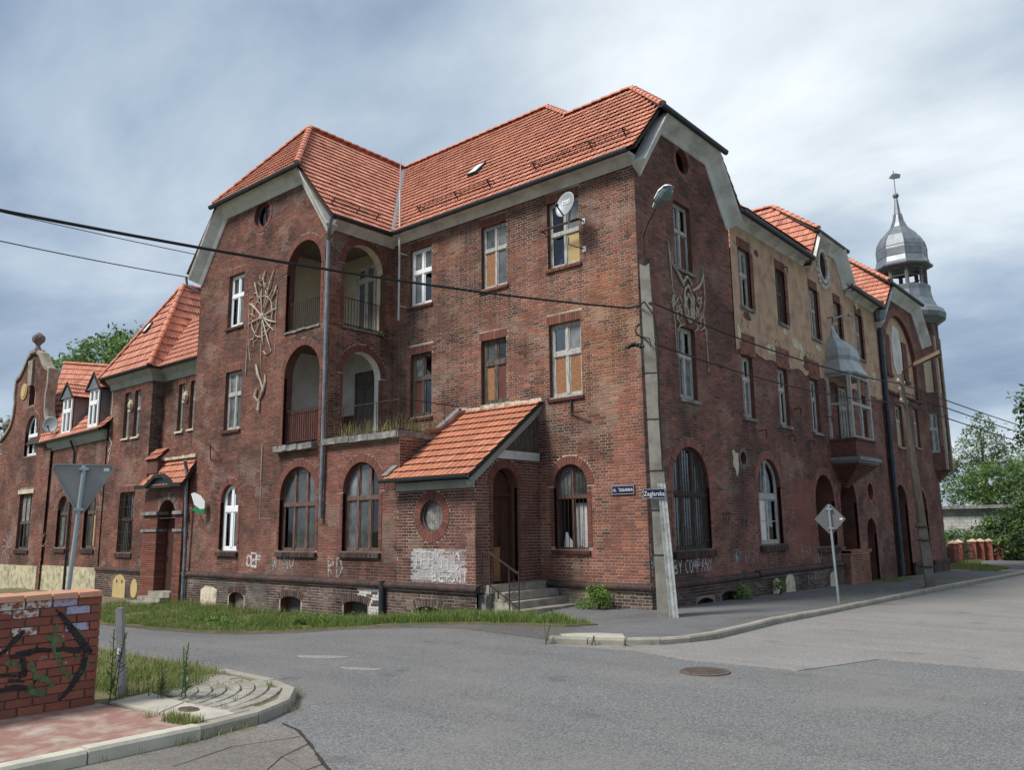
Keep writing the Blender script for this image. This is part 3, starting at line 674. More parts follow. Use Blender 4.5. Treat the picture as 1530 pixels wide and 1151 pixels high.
GV = [(-33, -2.55), (-3.35, -2.55), (-2.0, -2.62), (-.9, -2.35), (.35, -2.75), (-.1, -3.3), (-1.6, -3.9), (-3.6, -4.45), (-6.0, -4.95), (-8.4, -5.75), (-12.3, -7.5), (-33, -10.6)]
def vz(x, y): return gz(x, y)-.07+.10*ss(-.2, -2.2, -abs(y+2.4)-.0)*0+.05*fbm(x*1.3, y*1.3)
sheet('verge', GV, vz, SOIL, thick=.05)
sheet('pavement_slab', [(1.25, -5.15), (1.8, -4.98), (2.3, -4.7), (1.9, -4.2), (.7, -4.55)], lambda x, y: pz(x, y)+.012, SLAB, thick=.03)
# opposite corner: painted pavement, slab, paving stones
ISL = [(2.48, -19), (2.5, -14.0), (2.48, -13.0), (2.36, -12.2), (2.02, -11.55), (1.45, -11.08), (.75, -10.9), (-.6, -10.86), (-3, -10.9), (-60, -12.0), (-60, -19)]
sheet('corner_pavement', [(x-.10, y-.08) for x, y in ISL], lambda x, y: .008, SOIL, step=2, thick=.12)
sheet('painted_pavement', [(.2, -19), (2.38, -19), (2.38, -12.82), (.36, -13.06), (.2, -13.2)], lambda x, y: .016, REDP, step=2, thick=.03)
def kerb(name, pts, width, top, drop, m, label=None, sl=.95):
    """row of kerb stones with open joints along a line, each stone a part of its own"""
    k = thing(name, None, None); k['kind'] = 'structure'
    P_ = [Vector((x, y, 0)) for x, y in pts]; seg = []
    for a, b in zip(P_[:-1], P_[1:]):
        n = max(1, round((b-a).length/sl))
        for i in range(n): seg.append((a+(b-a)*(i/n), a+(b-a)*((i+1)/n)))
    for a, b in seg:
        t = (b-a).normalized(); nn = Vector((-t.y, t.x, 0)); q = MB(); a2, b2 = a+t*.008, b-t*.008; j = rnd.uniform(-.008, .008); v = []
        for dz, o in ((-.3, 0), (-.015, .0), (0, .018)):
            pass
        prof = [(0, -.3), (0.0, -.03), (.02, 0), (width, 0), (width, -.3)]
        for p in (a2, b2):
            for o, dz in prof:
                c = p+nn*o; v.append((c.x, c.y, top(p.x, p.y)+dz+j))
        n = len(prof); q.add(v, [tuple(range(n)), tuple(range(2*n-1, n-1, -1))]+[(i, n+i, n+(i+1) % n, (i+1) % n) for i in range(n)])
        q.build('kerb_stone', m, k)
    return k
KERBM = mat('granite kerb', (.30, .28, .235), .9, var=.2, vscale=2.5, dark=(.20, .19, .16), dscale=2, damt=.6, fine=.14, fscale=60)
KERBN = mat('pale concrete kerb', (.50, .48, .40), .9, var=.1, vscale=3, dark=(.30, .29, .24), dscale=2.5, damt=.5, fine=.12, fscale=70)
kerb('kerb', KC, .16, lambda x, y: gz(x, y)+.022, .2, KERBM)
kerb('corner_kerb', [(2.50, -18.5), (2.50, -12.95)], .17, lambda x, y: .04, .2, KERBN, sl=1.1)
kerb('corner_kerb', ISL[2:8], .16, lambda x, y: .025, .2, KERBM, sl=.75)
pav = thing('paving', None, None); pav['kind'] = 'structure'
PVM = [mat('paving stone '+'abc'[i], c, .92, var=.12, vscale=4, fine=.14, fscale=50, dark=(.22, .2, .15), dscale=3, damt=.5) for i, c in enumerate(((.29, .27, .235), (.26, .245, .215), (.32, .30, .255)))]
def inpoly(x, y, p):
    r = False
    for i in range(len(p)):
        (a, b), (c, d) = p[i], p[i-1]
        if (b > y) != (d > y) and x < (c-a)*(y-b)/(d-b)+a: r = not r
    return r
inner = [(2.26, -12.95), (2.2, -12.3), (1.9, -11.75), (1.4, -11.3), (.75, -11.12), (-.3, -11.08), (-.35, -11.6), (.55, -12.35), (1.0, -12.45)]
cx, cy = .15, -12.75
for k in range(13):
    r0 = .42+k*.17; n = max(6, int(r0*3.2/.24))
    for i in range(n):
        a0, a1 = R(-25)+R(150)*i/n, R(-25)+R(150)*(i+1)/n; am = (a0+a1)/2
        if not inpoly(cx+(r0+.08)*math.cos(am), cy+(r0+.08)*math.sin(am), inner): continue
        q = MB(); g = .006/r0; b = .010; zt = .03+rnd.uniform(-.004, .005); v = []
        for rr, aa in ((r0+.010, a0+g), (r0+.160, a0+g), (r0+.160, a1-g), (r0+.010, a1-g)): v.append((cx+rr*math.cos(aa), cy+rr*math.sin(aa), -.03))
        for rr, aa in ((r0+.010, a0+g), (r0+.160, a0+g), (r0+.160, a1-g), (r0+.010, a1-g)): v.append((cx+rr*math.cos(aa), cy+rr*math.sin(aa), zt-.012))
        for rr, aa in ((r0+.010+b, a0+g*2), (r0+.160-b, a0+g*2), (r0+.160-b, a1-g*2), (r0+.010+b, a1-g*2)): v.append((cx+rr*math.cos(aa), cy+rr*math.sin(aa), zt))
        q.add(v, [(8, 9, 10, 11), (4, 5, 9, 8), (5, 6, 10, 9), (6, 7, 11, 10), (7, 4, 8, 11), (0, 1, 5, 4), (1, 2, 6, 5), (2, 3, 7, 6), (3, 0, 4, 7)])
        q.build('paving_stone', PVM[rnd.randrange(3)], pav)
for pl in ([(.45, -12.98), (1.5, -12.9), (1.18, -12.45), (.3, -12.42)], [(1.53, -12.9), (2.25, -12.84), (2.2, -12.36), (1.22, -12.45)]):
    q = MB(); n = 4; q.add([(x, y, -.03) for x, y in pl]+[(x, y, .034) for x, y in pl], [(4, 5, 6, 7), (0, 1, 5, 4), (1, 2, 6, 5), (2, 3, 7, 6), (3, 0, 4, 7)]); q.build('concrete_slab', SLAB, pav)
PATCH = asphalt('pale patch', (.235, .23, .22), .3, (.22, .21, .2), .6)
# stains and filled patches on the carriageway
for i, pl in enumerate(([(-1.5, -9.0), (-1.1, -8.72), (-.6, -8.55), (-.7, -8.8), (-1.0, -9.02), (-1.3, -9.12)], [(.05, -9.3), (.4, -9.12), (.8, -9.02), (.7, -9.2), (.4, -9.34), (.15, -9.38)])):
    sheet('road_patch', pl, lambda x, y: rz(x, y)+.007, PATCH, thick=.012)
# open crack along the edge of the brown strip
q = MB(); cr = [(2.55, -12.02), (2.95, -12.1), (3.5, -12.35), (4.2, -12.7), (4.9, -13.0), (5.6, -13.35), (6.2, -13.7)]
for a, b in zip(cr[:-1], cr[1:]):
    for t in range(4):
        x0, y0 = a[0]+(b[0]-a[0])*t/4, a[1]+(b[1]-a[1])*t/4; x1, y1 = a[0]+(b[0]-a[0])*(t+1)/4, a[1]+(b[1]-a[1])*(t+1)/4; wv = rnd.uniform(.008, .028); z = rz(x0, y0)+.012
        q.add([(x0, y0-wv, z), (x1, y1-wv*.7, z), (x1, y1+wv*.7, z), (x0, y0+wv, z)], [(0, 1, 2, 3)])
for br in ([(3.5, -12.35), (3.7, -12.8), (4.1, -13.3)], [(4.2, -12.7), (4.3, -13.2), (4.9, -13.7)], [(3.2, -12.25), (3.0, -12.9), (3.2, -13.6)], [(3.7, -12.8), (4.3, -12.95)], [(4.3, -13.2), (3.6, -13.5)]):
    for a, b in zip(br[:-1], br[1:]):
        z = rz(*a)+.012; q.add([(a[0]-.007, a[1], z), (a[0]+.007, a[1], z), (b[0]+.005, b[1], z), (b[0]-.005, b[1], z)], [(0, 1, 2, 3)])
q.build('road_crack', mat('crack soil', (.035, .035, .03), 1), kind='structure')

# ================================================================== the corner apartment building
BLD = thing('apartment_building', 'large derelict red brick corner house of three storeys with orange tiled hipped roofs', 'building', (-5, 2.5, 0))
FRONT = Fr((0, 0, 0), (1, 0, 0), (0, -1, 0)); WING = Fr((0, -2.55, 0), (1, 0, 0), (0, -1, 0))
NARROW = Fr((-9.55, 0, 0), (0, 1, 0), (1, 0, 0)); RIGHT = Fr((0, 0, 0), (0, 1, 0), (1, 0, 0))
PSIDE = Fr((-3.38, 0, 0), (0, 1, 0), (1, 0, 0)); TSIDE = Fr((-6.25, 0, 0), (0, 1, 0), (1, 0, 0))
PORCHF = Fr((0, -2.585, 0), (1, 0, 0), (0, -1, 0))
WLEFT = Fr((-17.6, 0, 0), (0, -1, 0), (-1, 0, 0))

# --- street front (the long wall)
def warm(u, z, c):
    f = ss(-4.5, -.5, u)*ss(4.2, 5.8, z)*(1-ss(7.5, 10, z))
    return tuple(a*(1-f)+b*f for a, b in zip(c, (c[0]*1.35+.03, c[1]*1.35+.012, c[2]*1.2)))
hs = [H(-8.72, -7.67, 9.18, 11.12), H(-5.5, -4.47, 9.12, 11.1), H(-2.93, -1.82, 9.2, 11.15), H(-8.65, -7.65, 5.5, 7.56), H(-5.53, -4.52, 5.58, 7.52), H(-2.95, -1.85, 5.5, 7.57), H(-2.88, -1.78, 1.41, zs=3.1)]
fwall = wall('street_front_wall', BLD, FRONT, [(-9.55, .42), (0, .42), (0, 11.55), (-9.55, 11.55)], hs, 'front', individual=300, tint=warm)
for h in hs[:6]:
    p = h['poly']; lintel(fwall, FRONT, p[0][0], p[1][0], p[2][1])
for i, h in enumerate(hs): p = h['poly']; sill(fwall, FRONT, p[0][0], p[1][0], p[0][1], 'orange' if i in (1, 2) else 'red')
ring(fwall, FRONT, -2.88, -1.78, 1.41, 3.1)
window(BLD, FRONT, -8.72, -7.67, 9.18, 11.12, fm=PVC, zt=10.33, fw_=.085, label='white plastic window, upper floor')
wB = window(BLD, FRONT, -5.5, -4.47, 9.12, 11.1, zt=10.33, fill={(0, 0): OSB}, curtain=(-4.95, -4.5, 9.2, 10.3), label='weathered window with a chip board pane')
window(BLD, FRONT, -2.93, -1.82, 9.2, 11.15, zt=10.2, fill={(1, 0): YEL}, cols=2, label='weathered window with one yellow board')
window(BLD, FRONT, -8.65, -7.65, 5.5, 7.56, zt=6.75, fm=DRKW, fill={(0, 0): PANELW}, fw_=.09, label='dark rotten window with one brown board')
window(BLD, FRONT, -5.53, -4.52, 5.58, 7.52, zt=6.82, fm=DRKW, fill={(0, 0): OSB, (1, 0): PANELW}, fw_=.1, label='dark rotten window boarded below')
window(BLD, FRONT, -2.95, -1.85, 5.5, 7.57, zt=6.72, fill={(0, 0): OSB, (1, 0): OSB}, fw_=.085, label='grey window with two chip boards below')
gw = window(BLD, FRONT, -2.88, -1.78, 1.41, 3.65, zs=3.1, zt=2.78, fm=BRNW, fw_=.055, fill={(0, 0): None, (1, 0): None}, curtain=(-2.42, -2.0, 1.44, 2.62), label='arched brown window with broken panes and rags', name='arched_window')
q = MB()
for i in range(9): q.bar(FRONT.P(-2.82+i*.1225, 1.44, -.06), FRONT.P(-2.82+i*.1225, topz(-2.82+i*.1225, -2.88, -1.78, 9, 3.1, .55)-.02, -.06), .012)
q.build('window_grille', IRON, gw)
q = MB(); q.prism(FRONT, [(-2.25, 1.46), (-1.85, 1.46), (-1.85, 2.2), (-2.25, 2.25)], -.5, -.48); q.build('inner_board', OSB, gw)
q = MB(); pts = [(-2.72, 1.44), (-2.42, 1.44), (-2.45, 1.62), (-2.56, 1.72), (-2.62, 1.86), (-2.68, 1.84)]; q.prism(FRONT, pts, -.24, -.20); q.build('white_rag', mat('rag', (.7, .7, .7), .9, var=.15, vscale=12), gw)

# --- projecting gabled wing
hs = [H(-15.57, -14.55, 9.17, 11.1), H(-15.5, -14.43, 5.46, 7.53), H(-15.4, -14.28, 1.33, zs=3.0), dict(poly=circ(-13.6, 12.96, .48), mask=circ(-13.6, 12.96, .66), depth=.2, rm=1),
      H(-11.93, -10.05, 8.42, zs=10.42, depth=.3), H(-11.87, -9.97, 4.68, zs=6.88, depth=.3), H(-11.87, -9.97, 1.36, zs=3.0), H(-8.68, -7.06, 1.38, zs=3.1)]
GO = [(-17.6, .42), (-6.25, .42), (-6.25, 4.5), (-9.55, 4.5), (-9.55, 11.5), (-11.1, 13.62), (-16.02, 13.62), (-17.6, 11.5)]
wwall = wall('gabled_front_wall', BLD, WING, GO, hs, 'wing')
for i in (0, 1): p = hs[i]['poly']; lintel(wwall, WING, p[0][0], p[1][0], p[2][1], pal='wing'); sill(wwall, WING, p[0][0], p[1][0], p[0][1])
for a in ((-15.4, -14.28, 1.33, 3.0), (-11.93, -10.05, 8.42, 10.42), (-11.87, -9.97, 4.68, 6.88), (-11.87, -9.97, 1.36, 3.0), (-8.68, -7.06, 1.38, 3.1)): ring(wwall, WING, *a)
roundring(wwall, WING, -13.6, 12.96, .48, .16)
for a in ((-15.4, -14.28, 1.33), (-11.87, -9.97, 1.36), (-8.68, -7.06, 1.38)): sill(wwall, WING, *a, h=.17, ov=.1, out=.09, pal='plinth')
window(BLD, WING, -15.57, -14.55, 9.17, 11.1, fm=PVC, zt=10.33, fw_=.085, label='white plastic window in the gabled wall')
window(BLD, WING, -15.5, -14.43, 5.46, 7.53, zt=6.72, fw_=.08, curtain=(-15.0, -14.55, 5.55, 6.6), label='weathered white window with a torn curtain')
window(BLD, WING, -15.4, -14.28, 1.33, 3.56, zs=3.0, fm=PVC, zt=2.72, fw_=.11, mw=.15, name='arched_window', label='white plastic arched window')
for a, b, z0, zs in ((-11.87, -9.97, 1.36, 3.0), (-8.68, -7.06, 1.38, 3.1)):
    window(BLD, WING, a, b, z0, 9, zs=zs, cols=3, zt=2.78 if a < -9 else 2.88, fm=BRNW, fw_=.07, mw=.10, name='arched_window', label='tall arched window with brown red bars')
q = MB()
for i in range(28):
    a0, a1 = 2*math.pi*i/28, 2*math.pi*(i+1)/28
    q.prism(WING, [(-13.6+.40*math.cos(a0), 12.96+.40*math.sin(a0)), (-13.6+.48*math.cos(a0), 12.96+.48*math.sin(a0)), (-13.6+.48*math.cos(a1), 12.96+.48*math.sin(a1)), (-13.6+.40*math.cos(a1), 12.96+.40*math.sin(a1))], -.2, -.12)
q.fbox(WING, -13.615, -13.585, 12.56, 13.36, -.18, -.14); rw = q.build('round_window', BRNW, BLD)
q = MB(); q.prism(WING, circ(-13.6, 12.96, .40), -.17, -.165); q.build('pane', GLASS, rw)
q = MB(); P = WING.P; q.add([P(-14.2, 12.4, -.25), P(-13, 12.4, -.25), P(-13, 13.5, -.25), P(-14.2, 13.5, -.25), P(-14.3, 12.2, -1.5), P(-12.9, 12.2, -1.5), P(-12.9, 13.6, -1.5), P(-14.3, 13.6, -1.5)], [(4, 5, 6, 7), (0, 1, 5, 4), (1, 2, 6, 5), (2, 3, 7, 6), (3, 0, 4, 7)]); q.build('room', ROOM, rw)
# narrow return wall above the terrace
hs = [H(-2.03, -.46, 8.36, zs=10.4, depth=.3, rm=2), H(-2.0, -.48, 4.62, zs=6.84, depth=.3, rm=3)]
nw = wall('return_wall', BLD, NARROW, [(-2.55, 4.5), (0, 4.5), (0, 11.55), (-2.55, 11.55)], hs, 'front', soot=(.6, .5))
ring(nw, NARROW, -2.03, -.46, 8.36, 10.4); ring(nw, NARROW, -2.0, -.48, 4.62, 6.84)
wall('left_side_wall', BLD, WLEFT, [(-6, -1), (2.55, -1), (2.55, 11.55), (-6, 11.55)], [], 'wing', course=.156)
# the two open loggias behind the arches
def loggia(z0, z1, wm, dado, doorm, lbl):
    q = MB(); x0, x1, y0, y1 = -12.4, -9.86, -2.24, -.25
    q.add([(x0, y0, z0), (x1, y0, z0), (x1, y1, z0), (x0, y1, z0), (x0, y0, z1), (x1, y0, z1), (x1, y1, z1), (x0, y1, z1)], [(3, 0, 4, 7), (2, 3, 7, 6)], None, 0)
    q.add([(x0, y0, z1), (x1, y0, z1), (x1, y1, z1), (x0, y1, z1)], [(0, 1, 2, 3)], None, 1); q.add([(x0-.2, y0-.3, z0), (x1+.4, y0-.3, z0), (x1+.4, y1, z0), (x0-.2, y1, z0)], [(0, 1, 2, 3)], None, 2)
    lg = q.build('loggia', [wm, mat('loggia ceiling', (.14, .12, .10), .95, var=.2), CONC], BLD, label=lbl)
    if dado:
        q = MB(); q.box(x0, x0+.03, y0, y1-.03, z0, z0+1.15); q.box(x0, x1, y1-.03, y1, z0, z0+1.15); q.build('dado', PANELW, lg)
    BK = Fr((0, y1, 0), (1, 0, 0), (0, -1, 0)).off(.14)
    d = window(lg, BK, -11.0, -10.0, z0+.05, z0+2.55, cols=2, zt=z0+2.05, fm=doorm, fw_=.09, dep=.02, room=False, name='balcony_door')
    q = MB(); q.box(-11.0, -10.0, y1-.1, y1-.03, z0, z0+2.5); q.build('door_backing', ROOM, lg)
    return lg
loggia(8.36, 11.35, OCHRE2, False, OLDW, 'ochre loggia on the upper floor')
loggia(4.66, 7.95, WALLW, True, DRKW, 'whitewashed loggia with a red brown dado')
def railing(parent, fr, u0, u1, z0, h, d, n, slope=0, m=IRON, r=.008, name='railing'):
    q = MB()
    for zz in (z0+.08, z0+h): q.bar(fr.P(u0, zz, d), fr.P(u1, zz+slope, d), .022)
    for i in range(n+1):
        u = u0+(u1-u0)*i/n; q.bar(fr.P(u, z0, d), fr.P(u, z0+h, d), r*2)
    return q.build(name, m, parent)
railing(BLD, WING, -11.9, -10.07, 8.42, .95, -.12, 17); railing(BLD, NARROW, -2.0, -.48, 8.36, .95, -.1, 13)
q = MB()
for i in range(19): q.fbox(WING, -11.82+i*.097, -11.82+i*.097+.088, 4.78, 5.75, -.22, -.20)
q.build('railing_boards', PANELW, BLD); railing(BLD, WING, -11.85, -9.99, 4.7, 1.08, -.12, 16)
# ledges
def ledge(fr, u0, u1, z0, h, out, m=CONC, parent=BLD, name='ledge'):
    q = MB(); P = fr.P; n = 8
    for i in range(n):
        a, b = u0+(u1-u0)*i/n, u0+(u1-u0)*(i+1)/n; j = rnd.uniform(-.012, .012)
        q.hexa([P(a, z0+j, -.15), P(b, z0+j, -.15), P(b, z0+.03+j, out+j), P(a, z0+.03+j, out+j), P(a, z0+h, -.15), P(b, z0+h, -.15), P(b, z0+h-.03+j, out+j), P(a, z0+h-.03+j, out+j)])
    return q.build(name, m, parent)
LEDGE = mat('sooty ledge stone', (.16, .155, .15), .95, var=.35, vscale=4, dark=(.36, .35, .32), dscale=5, damt=.8, fine=.2, fscale=30)
ledge(WING, -12.07, -10.0, 4.43, .24, .22, LEDGE); ledge(WING, -11.95, -10.03, 8.3, .12, .06, LEDGE); ledge(NARROW, -2.1, -.4, 8.25, .13, .08, LEDGE)
# terrace over the ground floor and its kerb
ledge(WING, -9.55, -6.2, 4.47, .24, .17, LEDGE, name='terrace_edge'); ledge(TSIDE, -2.7, -.05, 4.47, .22, .1, LEDGE, name='terrace_edge')
q = MB(); q.box(-9.5, -6.3, -2.5, -.02, 4.3, 4.64); q.build('terrace_floor', CONC, BLD)
ts = wall('terrace_side_wall', BLD, TSIDE, [(-2.55, 2.9), (0, 2.9), (0, 4.5), (-2.55, 4.5)], [], 'front')
railing(BLD, TSIDE, -2.5, -.1, 4.66, .95, -.1, 4); railing(BLD, WING, -9.4, -6.35, 4.68, .92, -.1, 6)
q = MB(); q.tube([(-6.25, -1.5, 4.7), (-6.2, -1.05, 4.78), (-6.15, -.7, 5.0), (-6.12, -.4, 5.28), (-6.1, -.12, 5.38)], .12, 8); q.build('terrace_ramp_coping', REVEAL, BLD)
# --- entrance porch with lean-to roof
hs = [dict(poly=circ(-4.93, 2.31, .42), mask=circ(-4.93, 2.31, .66), depth=.22, rm=1)]
def wsh(u, z, c):
    f = ss(-5.75, -5.7, u)*(1-ss(-3.72, -3.68, u))*ss(.62, .64, z)*(1-ss(1.42, 1.45, z)); f *= .25+.6*ss(.3, .55, fbm(u*3, z*3))
    f *= .8 if rnd.random() < .88 else .35
    return tuple(a*(1-f)+.50*f for a in c)
pw = wall('porch_front_wall', BLD, PORCHF, [(-6.25, .42), (-3.38, .42), (-3.38, 3.15), (-6.25, 3.15)], hs, 'red', tint=wsh)
roundring(pw, PORCHF, -4.93, 2.31, .42, .24)
q = MB(); q.prism(PORCHF, [(-5.72, .64), (-3.72, .64), (-3.74, 1.3), (-3.9, 1.44), (-4.6, 1.4), (-5.7, 1.45)], .0005, .0045); q.build('whitewash', PWHITE, pw)
q = MB()
for i in range(28):
    a0, a1 = 2*math.pi*i/28, 2*math.pi*(i+1)/28; f = lambda r, a: (-4.93+r*math.cos(a), 2.31+r*math.sin(a)); q.prism(PORCHF, [f(.36, a0), f(.42, a0), f(.42, a1), f(.36, a1)], -.16, -.06)
rw = q.build('round_window', DRKW, BLD, label='round porch window closed with boards')
for i in range(8):
    a, b = -5.29+i*.09, -5.29+(i+1)*.09-.006; h = lambda u: math.sqrt(max(0, .36**2-(u+4.93)**2)); q = MB()
    pts = [(a, 2.31-h(a)), (b, 2.31-h(b)), (b, 2.31+h(b)+.002), (a, 2.31+h(a)+.002)]; q.prism(PORCHF, pts, -.15, -.125+rnd.uniform(0, .008)); q.build('board', LEDGE, rw)
hs = [dict(poly=arch(-1.93, -.95, .6, 3.05), mask=ringmask(-1.93, -.95, .6, 3.05), depth=.3, rm=1)]
ps = wall('porch_side_wall', BLD, PSIDE, [(-2.585, .42), (0, .42), (0, 4.0), (-1.75, 4.0), (-2.585, 3.15)], hs, 'red')
ring(ps, PSIDE, -1.93, -.95, .6, 3.05, d=.03)
q = MB()
for i in range(11):
    a, b = -2.4+i*.22, -2.4+(i+1)*.22-.01
    t = lambda y: 3.3+(y+2.95)*.735
    if t(b) > 4.05: q.prism(PSIDE, [(a, 3.95), (b, 3.95), (b, t(b)-.12), (a, max(3.95, t(a)-.12))], -.06, .0)
q.build('gable_boards', DRKW, ps); q = MB(); q.fbox(PSIDE, -1.9, .0, 3.78, 4.0, -.02, .06); q.build('beam', WHITEP, ps)
# door
q = MB(); q.fbox(PSIDE, -1.93, -1.86, .6, 3.05, -.3, -.2); q.fbox(PSIDE, -1.02, -.95, .6, 3.05, -.3, -.2); q.fbox(PSIDE, -1.86, -1.02, 2.8, 2.92, -.3, -.17)
dr = q.build('entrance_door', DOORW, BLD, label='dark brown double door patched with chip board')
for a, b in ((-1.86, -1.445), (-1.435, -1.02)):
    q = MB(); q.fbox(PSIDE, a, b, .62, 2.8, -.28, -.24)
    for z0, z1 in ((.75, 1.45), (1.55, 2.65)):
        q.prism(PSIDE, [(a+.07, z0), (b-.07, z0), (b-.07, z1-.06), ((a+b)/2, z1), (a+.07, z1-.06)], -.24, -.222)
    q.build('door_leaf', DOORW, dr)
q = MB(); q.prism(PSIDE, [(-1.86, 2.92), (-1.02, 2.92), (-1.02, 3.05)]+[(-1.44+.42*math.cos(math.pi*i/10), 3.05+.42*math.sin(math.pi*i/10)) for i in range(11)]+[(-1.86, 3.05)], -.28, -.25); q.build('fanlight_panel', DOORW, dr)
q = MB(); q.fbox(PSIDE, -1.86, -1.42, .64, 1.5, -.238, -.205); q.build('patch_board', OSB, dr)
q = MB(); q.bar(PSIDE.P(-1.40, 1.55, -.2), PSIDE.P(-1.40, 1.75, -.2), .025); q.build('door_handle', IRON, dr)
rf = roof(BLD, 'porch_roof', (-6.38, -2.98, 3.3), (1, 0, 0), (0, 2.98, 2.19), [(0, 0), (3.2, 0), (3.2, 3.66), (0, 3.66)], exp=.34, tw=.2, pal='new', individual=200, label='lean-to porch roof with bright orange tiles')
gutter(rf, [(-6.5, -3.04, 3.27), (-3.2, -3.04, 3.27)], .06)
q = MB(); q.box(-6.25, -3.38, -2.66, -2.55, 3.0, 3.22); q.bar((-3.26, -2.92, 3.24), (-3.26, 0, 5.38), .05, .2); q.bar((-3.34, -2.9, 3.08), (-3.34, 0, 5.22), .08, .16); q.build('bargeboard', GREENW, rf)
q = MB(); q.bar((-6.42, -2.95, 3.42), (-6.42, 0, 5.58), .22, .03); q.build('flashing', LEAD, rf)
q = MB()
for i in range(16): q.box(-6.2+i*.19, -6.2+i*.19+.2, -.12-rnd.random()*.04, 0, 5.42, 5.5+rnd.random()*.05)
q.build('mortar_fillet', CREAM, rf)
# steps and handrail
st = thing('entrance_steps', 'worn stone steps with an iron handrail up to the porch door', 'steps', (-2.6, -1.3, 0))
for x, z, z0, yf in ((-3.07, .6, .40, -2.35), (-2.72, .42, .23, -2.25), (-2.44, .22, .05, -2.3), (-2.06, .05, -.15, -2.35)):
    q = MB(); b = .02; q.hexa([(-3.40, yf+b, z0), (x, yf, z0), (x, -.06, z0), (-3.4, -.06, z0), (-3.4, yf+b, z), (x-b, yf+b, z), (x-b, -.08, z), (-3.4, -.08, z)]); q.build('step', STEPS, st)
q = MB(); q.box(-3.36, -3.1, -2.5, -2.2, -.3, .38); q.build('step_cheek', LEDGE, st)
q = MB(); y = -2.42
q.bar((-3.3, y, 1.42), (-3.05, y, 1.4), .03); q.bar((-3.05, y, 1.4), (-2.15, y, .92), .035); q.bar((-3.05, y, .62), (-2.12, y, .1), .03)
for x, zt, zb in ((-3.3, 1.42, .6), (-3.05, 1.4, .4), (-2.78, .5, .3), (-2.42, 1.06, .05), (-2.12, 1.0, -.12)): q.bar((x, y, zb), (x, y, zt), .026)
for c in ((-2.27, .66), (-2.27, .40)):
    q.tube([(c[0]+(.11-.008*i)*math.cos(i*.75), y, c[1]+(.11-.008*i)*math.sin(i*.75)) for i in range(13)], .008, 6)
q.build('handrail', IRON, st)

# --- wall on the side street: brick gable, plastered part, end gable
hs = [H(2.05, 3.03, 9.15, 11.12), H(1.95, 2.95, 5.43, 7.46), H(1.3, 3.32, 1.36, zs=3.08, rise=1.02), dict(poly=circ(2.7, 12.48, .38), mask=circ(2.7, 12.48, .54), depth=.2, rm=1),
      H(6.55, 8.25, 1.38, zs=3.2), dict(poly=circ(5.66, 3.98, .2), mask=circ(5.66, 3.98, .28), depth=.3, rm=1)]
p1 = [(5.9, 6.74), (8.66, 9.52), (11.58, 12.4), (16.9, 17.8)]
for a, b in p1: hs.append(H(a, b, 5.28, 7.22))
G3 = [(20.2, .42), (20.2, -.9), (28.6, -.9), (28.6, 10.4), (26.5, 12.72), (22.0, 12.72), (20.2, 10.8)]
ars = [(11.25, 13.15, 1.2, 2.8), (13.75, 15.6, -.35, 2.8), (16.55, 17.75, -.5, 1.6), (20.65, 22.4, -.5, 2.8), (24.0, 25.7, -.5, 2.7)]
for a in ars[:2]: hs.append(H(a[0], a[1], a[2], zs=a[3], depth=.85))
hs.append(H(16.55, 17.75, -.7, zs=1.6, depth=.7))
hs.append(dict(poly=circ(17.4, 3.27, .34), mask=circ(17.4, 3.27, .5), depth=.4, rm=1))
def brt(u, z, c):
    f = (ss(9.2, 9.5, u)*(1-ss(11.0, 11.3, u))*ss(.6, 1, z)*(1-ss(3.4, 3.6, z)))*.8
    return tuple(a*(1-f)+b*f for a, b in zip(c, (.24, .078, .055)))
RO = [(0, .42), (13.4, .42), (13.4, -.9), (20.2, -.9), (20.2, 7.55), (5.55, 7.55), (5.55, 11.5), (4.2, 13.2), (1.42, 13.2), (0, 11.5)]
rwall = wall('side_street_wall', BLD, RIGHT, RO, hs, 'right', mort=MORTD, tint=brt)
for a in ((2.05, 3.03, 11.12), (1.95, 2.95, 7.46))+tuple((a, b, 7.22) for a, b in p1): lintel(rwall, RIGHT, *a, pal='right')
for a in ((2.05, 3.03, 9.15), (1.95, 2.95, 5.43))+tuple((a, b, 5.28) for a, b in p1): sill(rwall, RIGHT, *a, bricks=False, m=LEDGE)
ring(rwall, RIGHT, 1.3, 3.32, 1.36, 3.08, 1.02, pal='right'); ring(rwall, RIGHT, 6.55, 8.25, 1.38, 3.2, pal='right')
for a in ars[:3]: ring(rwall, RIGHT, a[0], a[1], a[2], a[3], pal='right')
roundring(rwall, RIGHT, 2.7, 12.48, .38, .15, 'right'); roundring(rwall, RIGHT, 17.4, 3.27, .34, .18, 'right')
for a in ((1.3, 3.32, 1.36), (6.55, 8.25, 1.38), (11.25, 13.15, 1.2)): sill(rwall, RIGHT, *a, h=.2, ov=.12, out=.1, pal='plinth')
window(BLD, RIGHT, 2.05, 3.03, 9.15, 11.12, zt=10.3, fill={(1, 0): PANELW}, label='grey window with a brown board in the street gable')
window(BLD, RIGHT, 1.95, 2.95, 5.43, 7.46, zt=6.65, curtain=(2.0, 2.9, 5.5, 6.6), fw_=.085)
gw = window(BLD, RIGHT, 1.3, 3.32, 1.36, 9, zs=3.08, rise=1.02, cols=3, zt=2.82, fm=DRKW, fw_=.08, name='arched_window', label='large dark arched window behind an iron grille')
q = MB()
for i in range(15):
    u = 1.38+i*.133; q.bar(RIGHT.P(u, 1.4, -.05), RIGHT.P(u, topz(u, 1.3, 3.32, 9, 3.08, 1.02)-.02, -.05), .016)
for z in (1.6, 2.82): q.bar(RIGHT.P(1.32, z, -.05), RIGHT.P(3.3, z, -.05), .02)
q.build('window_grille', IRON, gw)
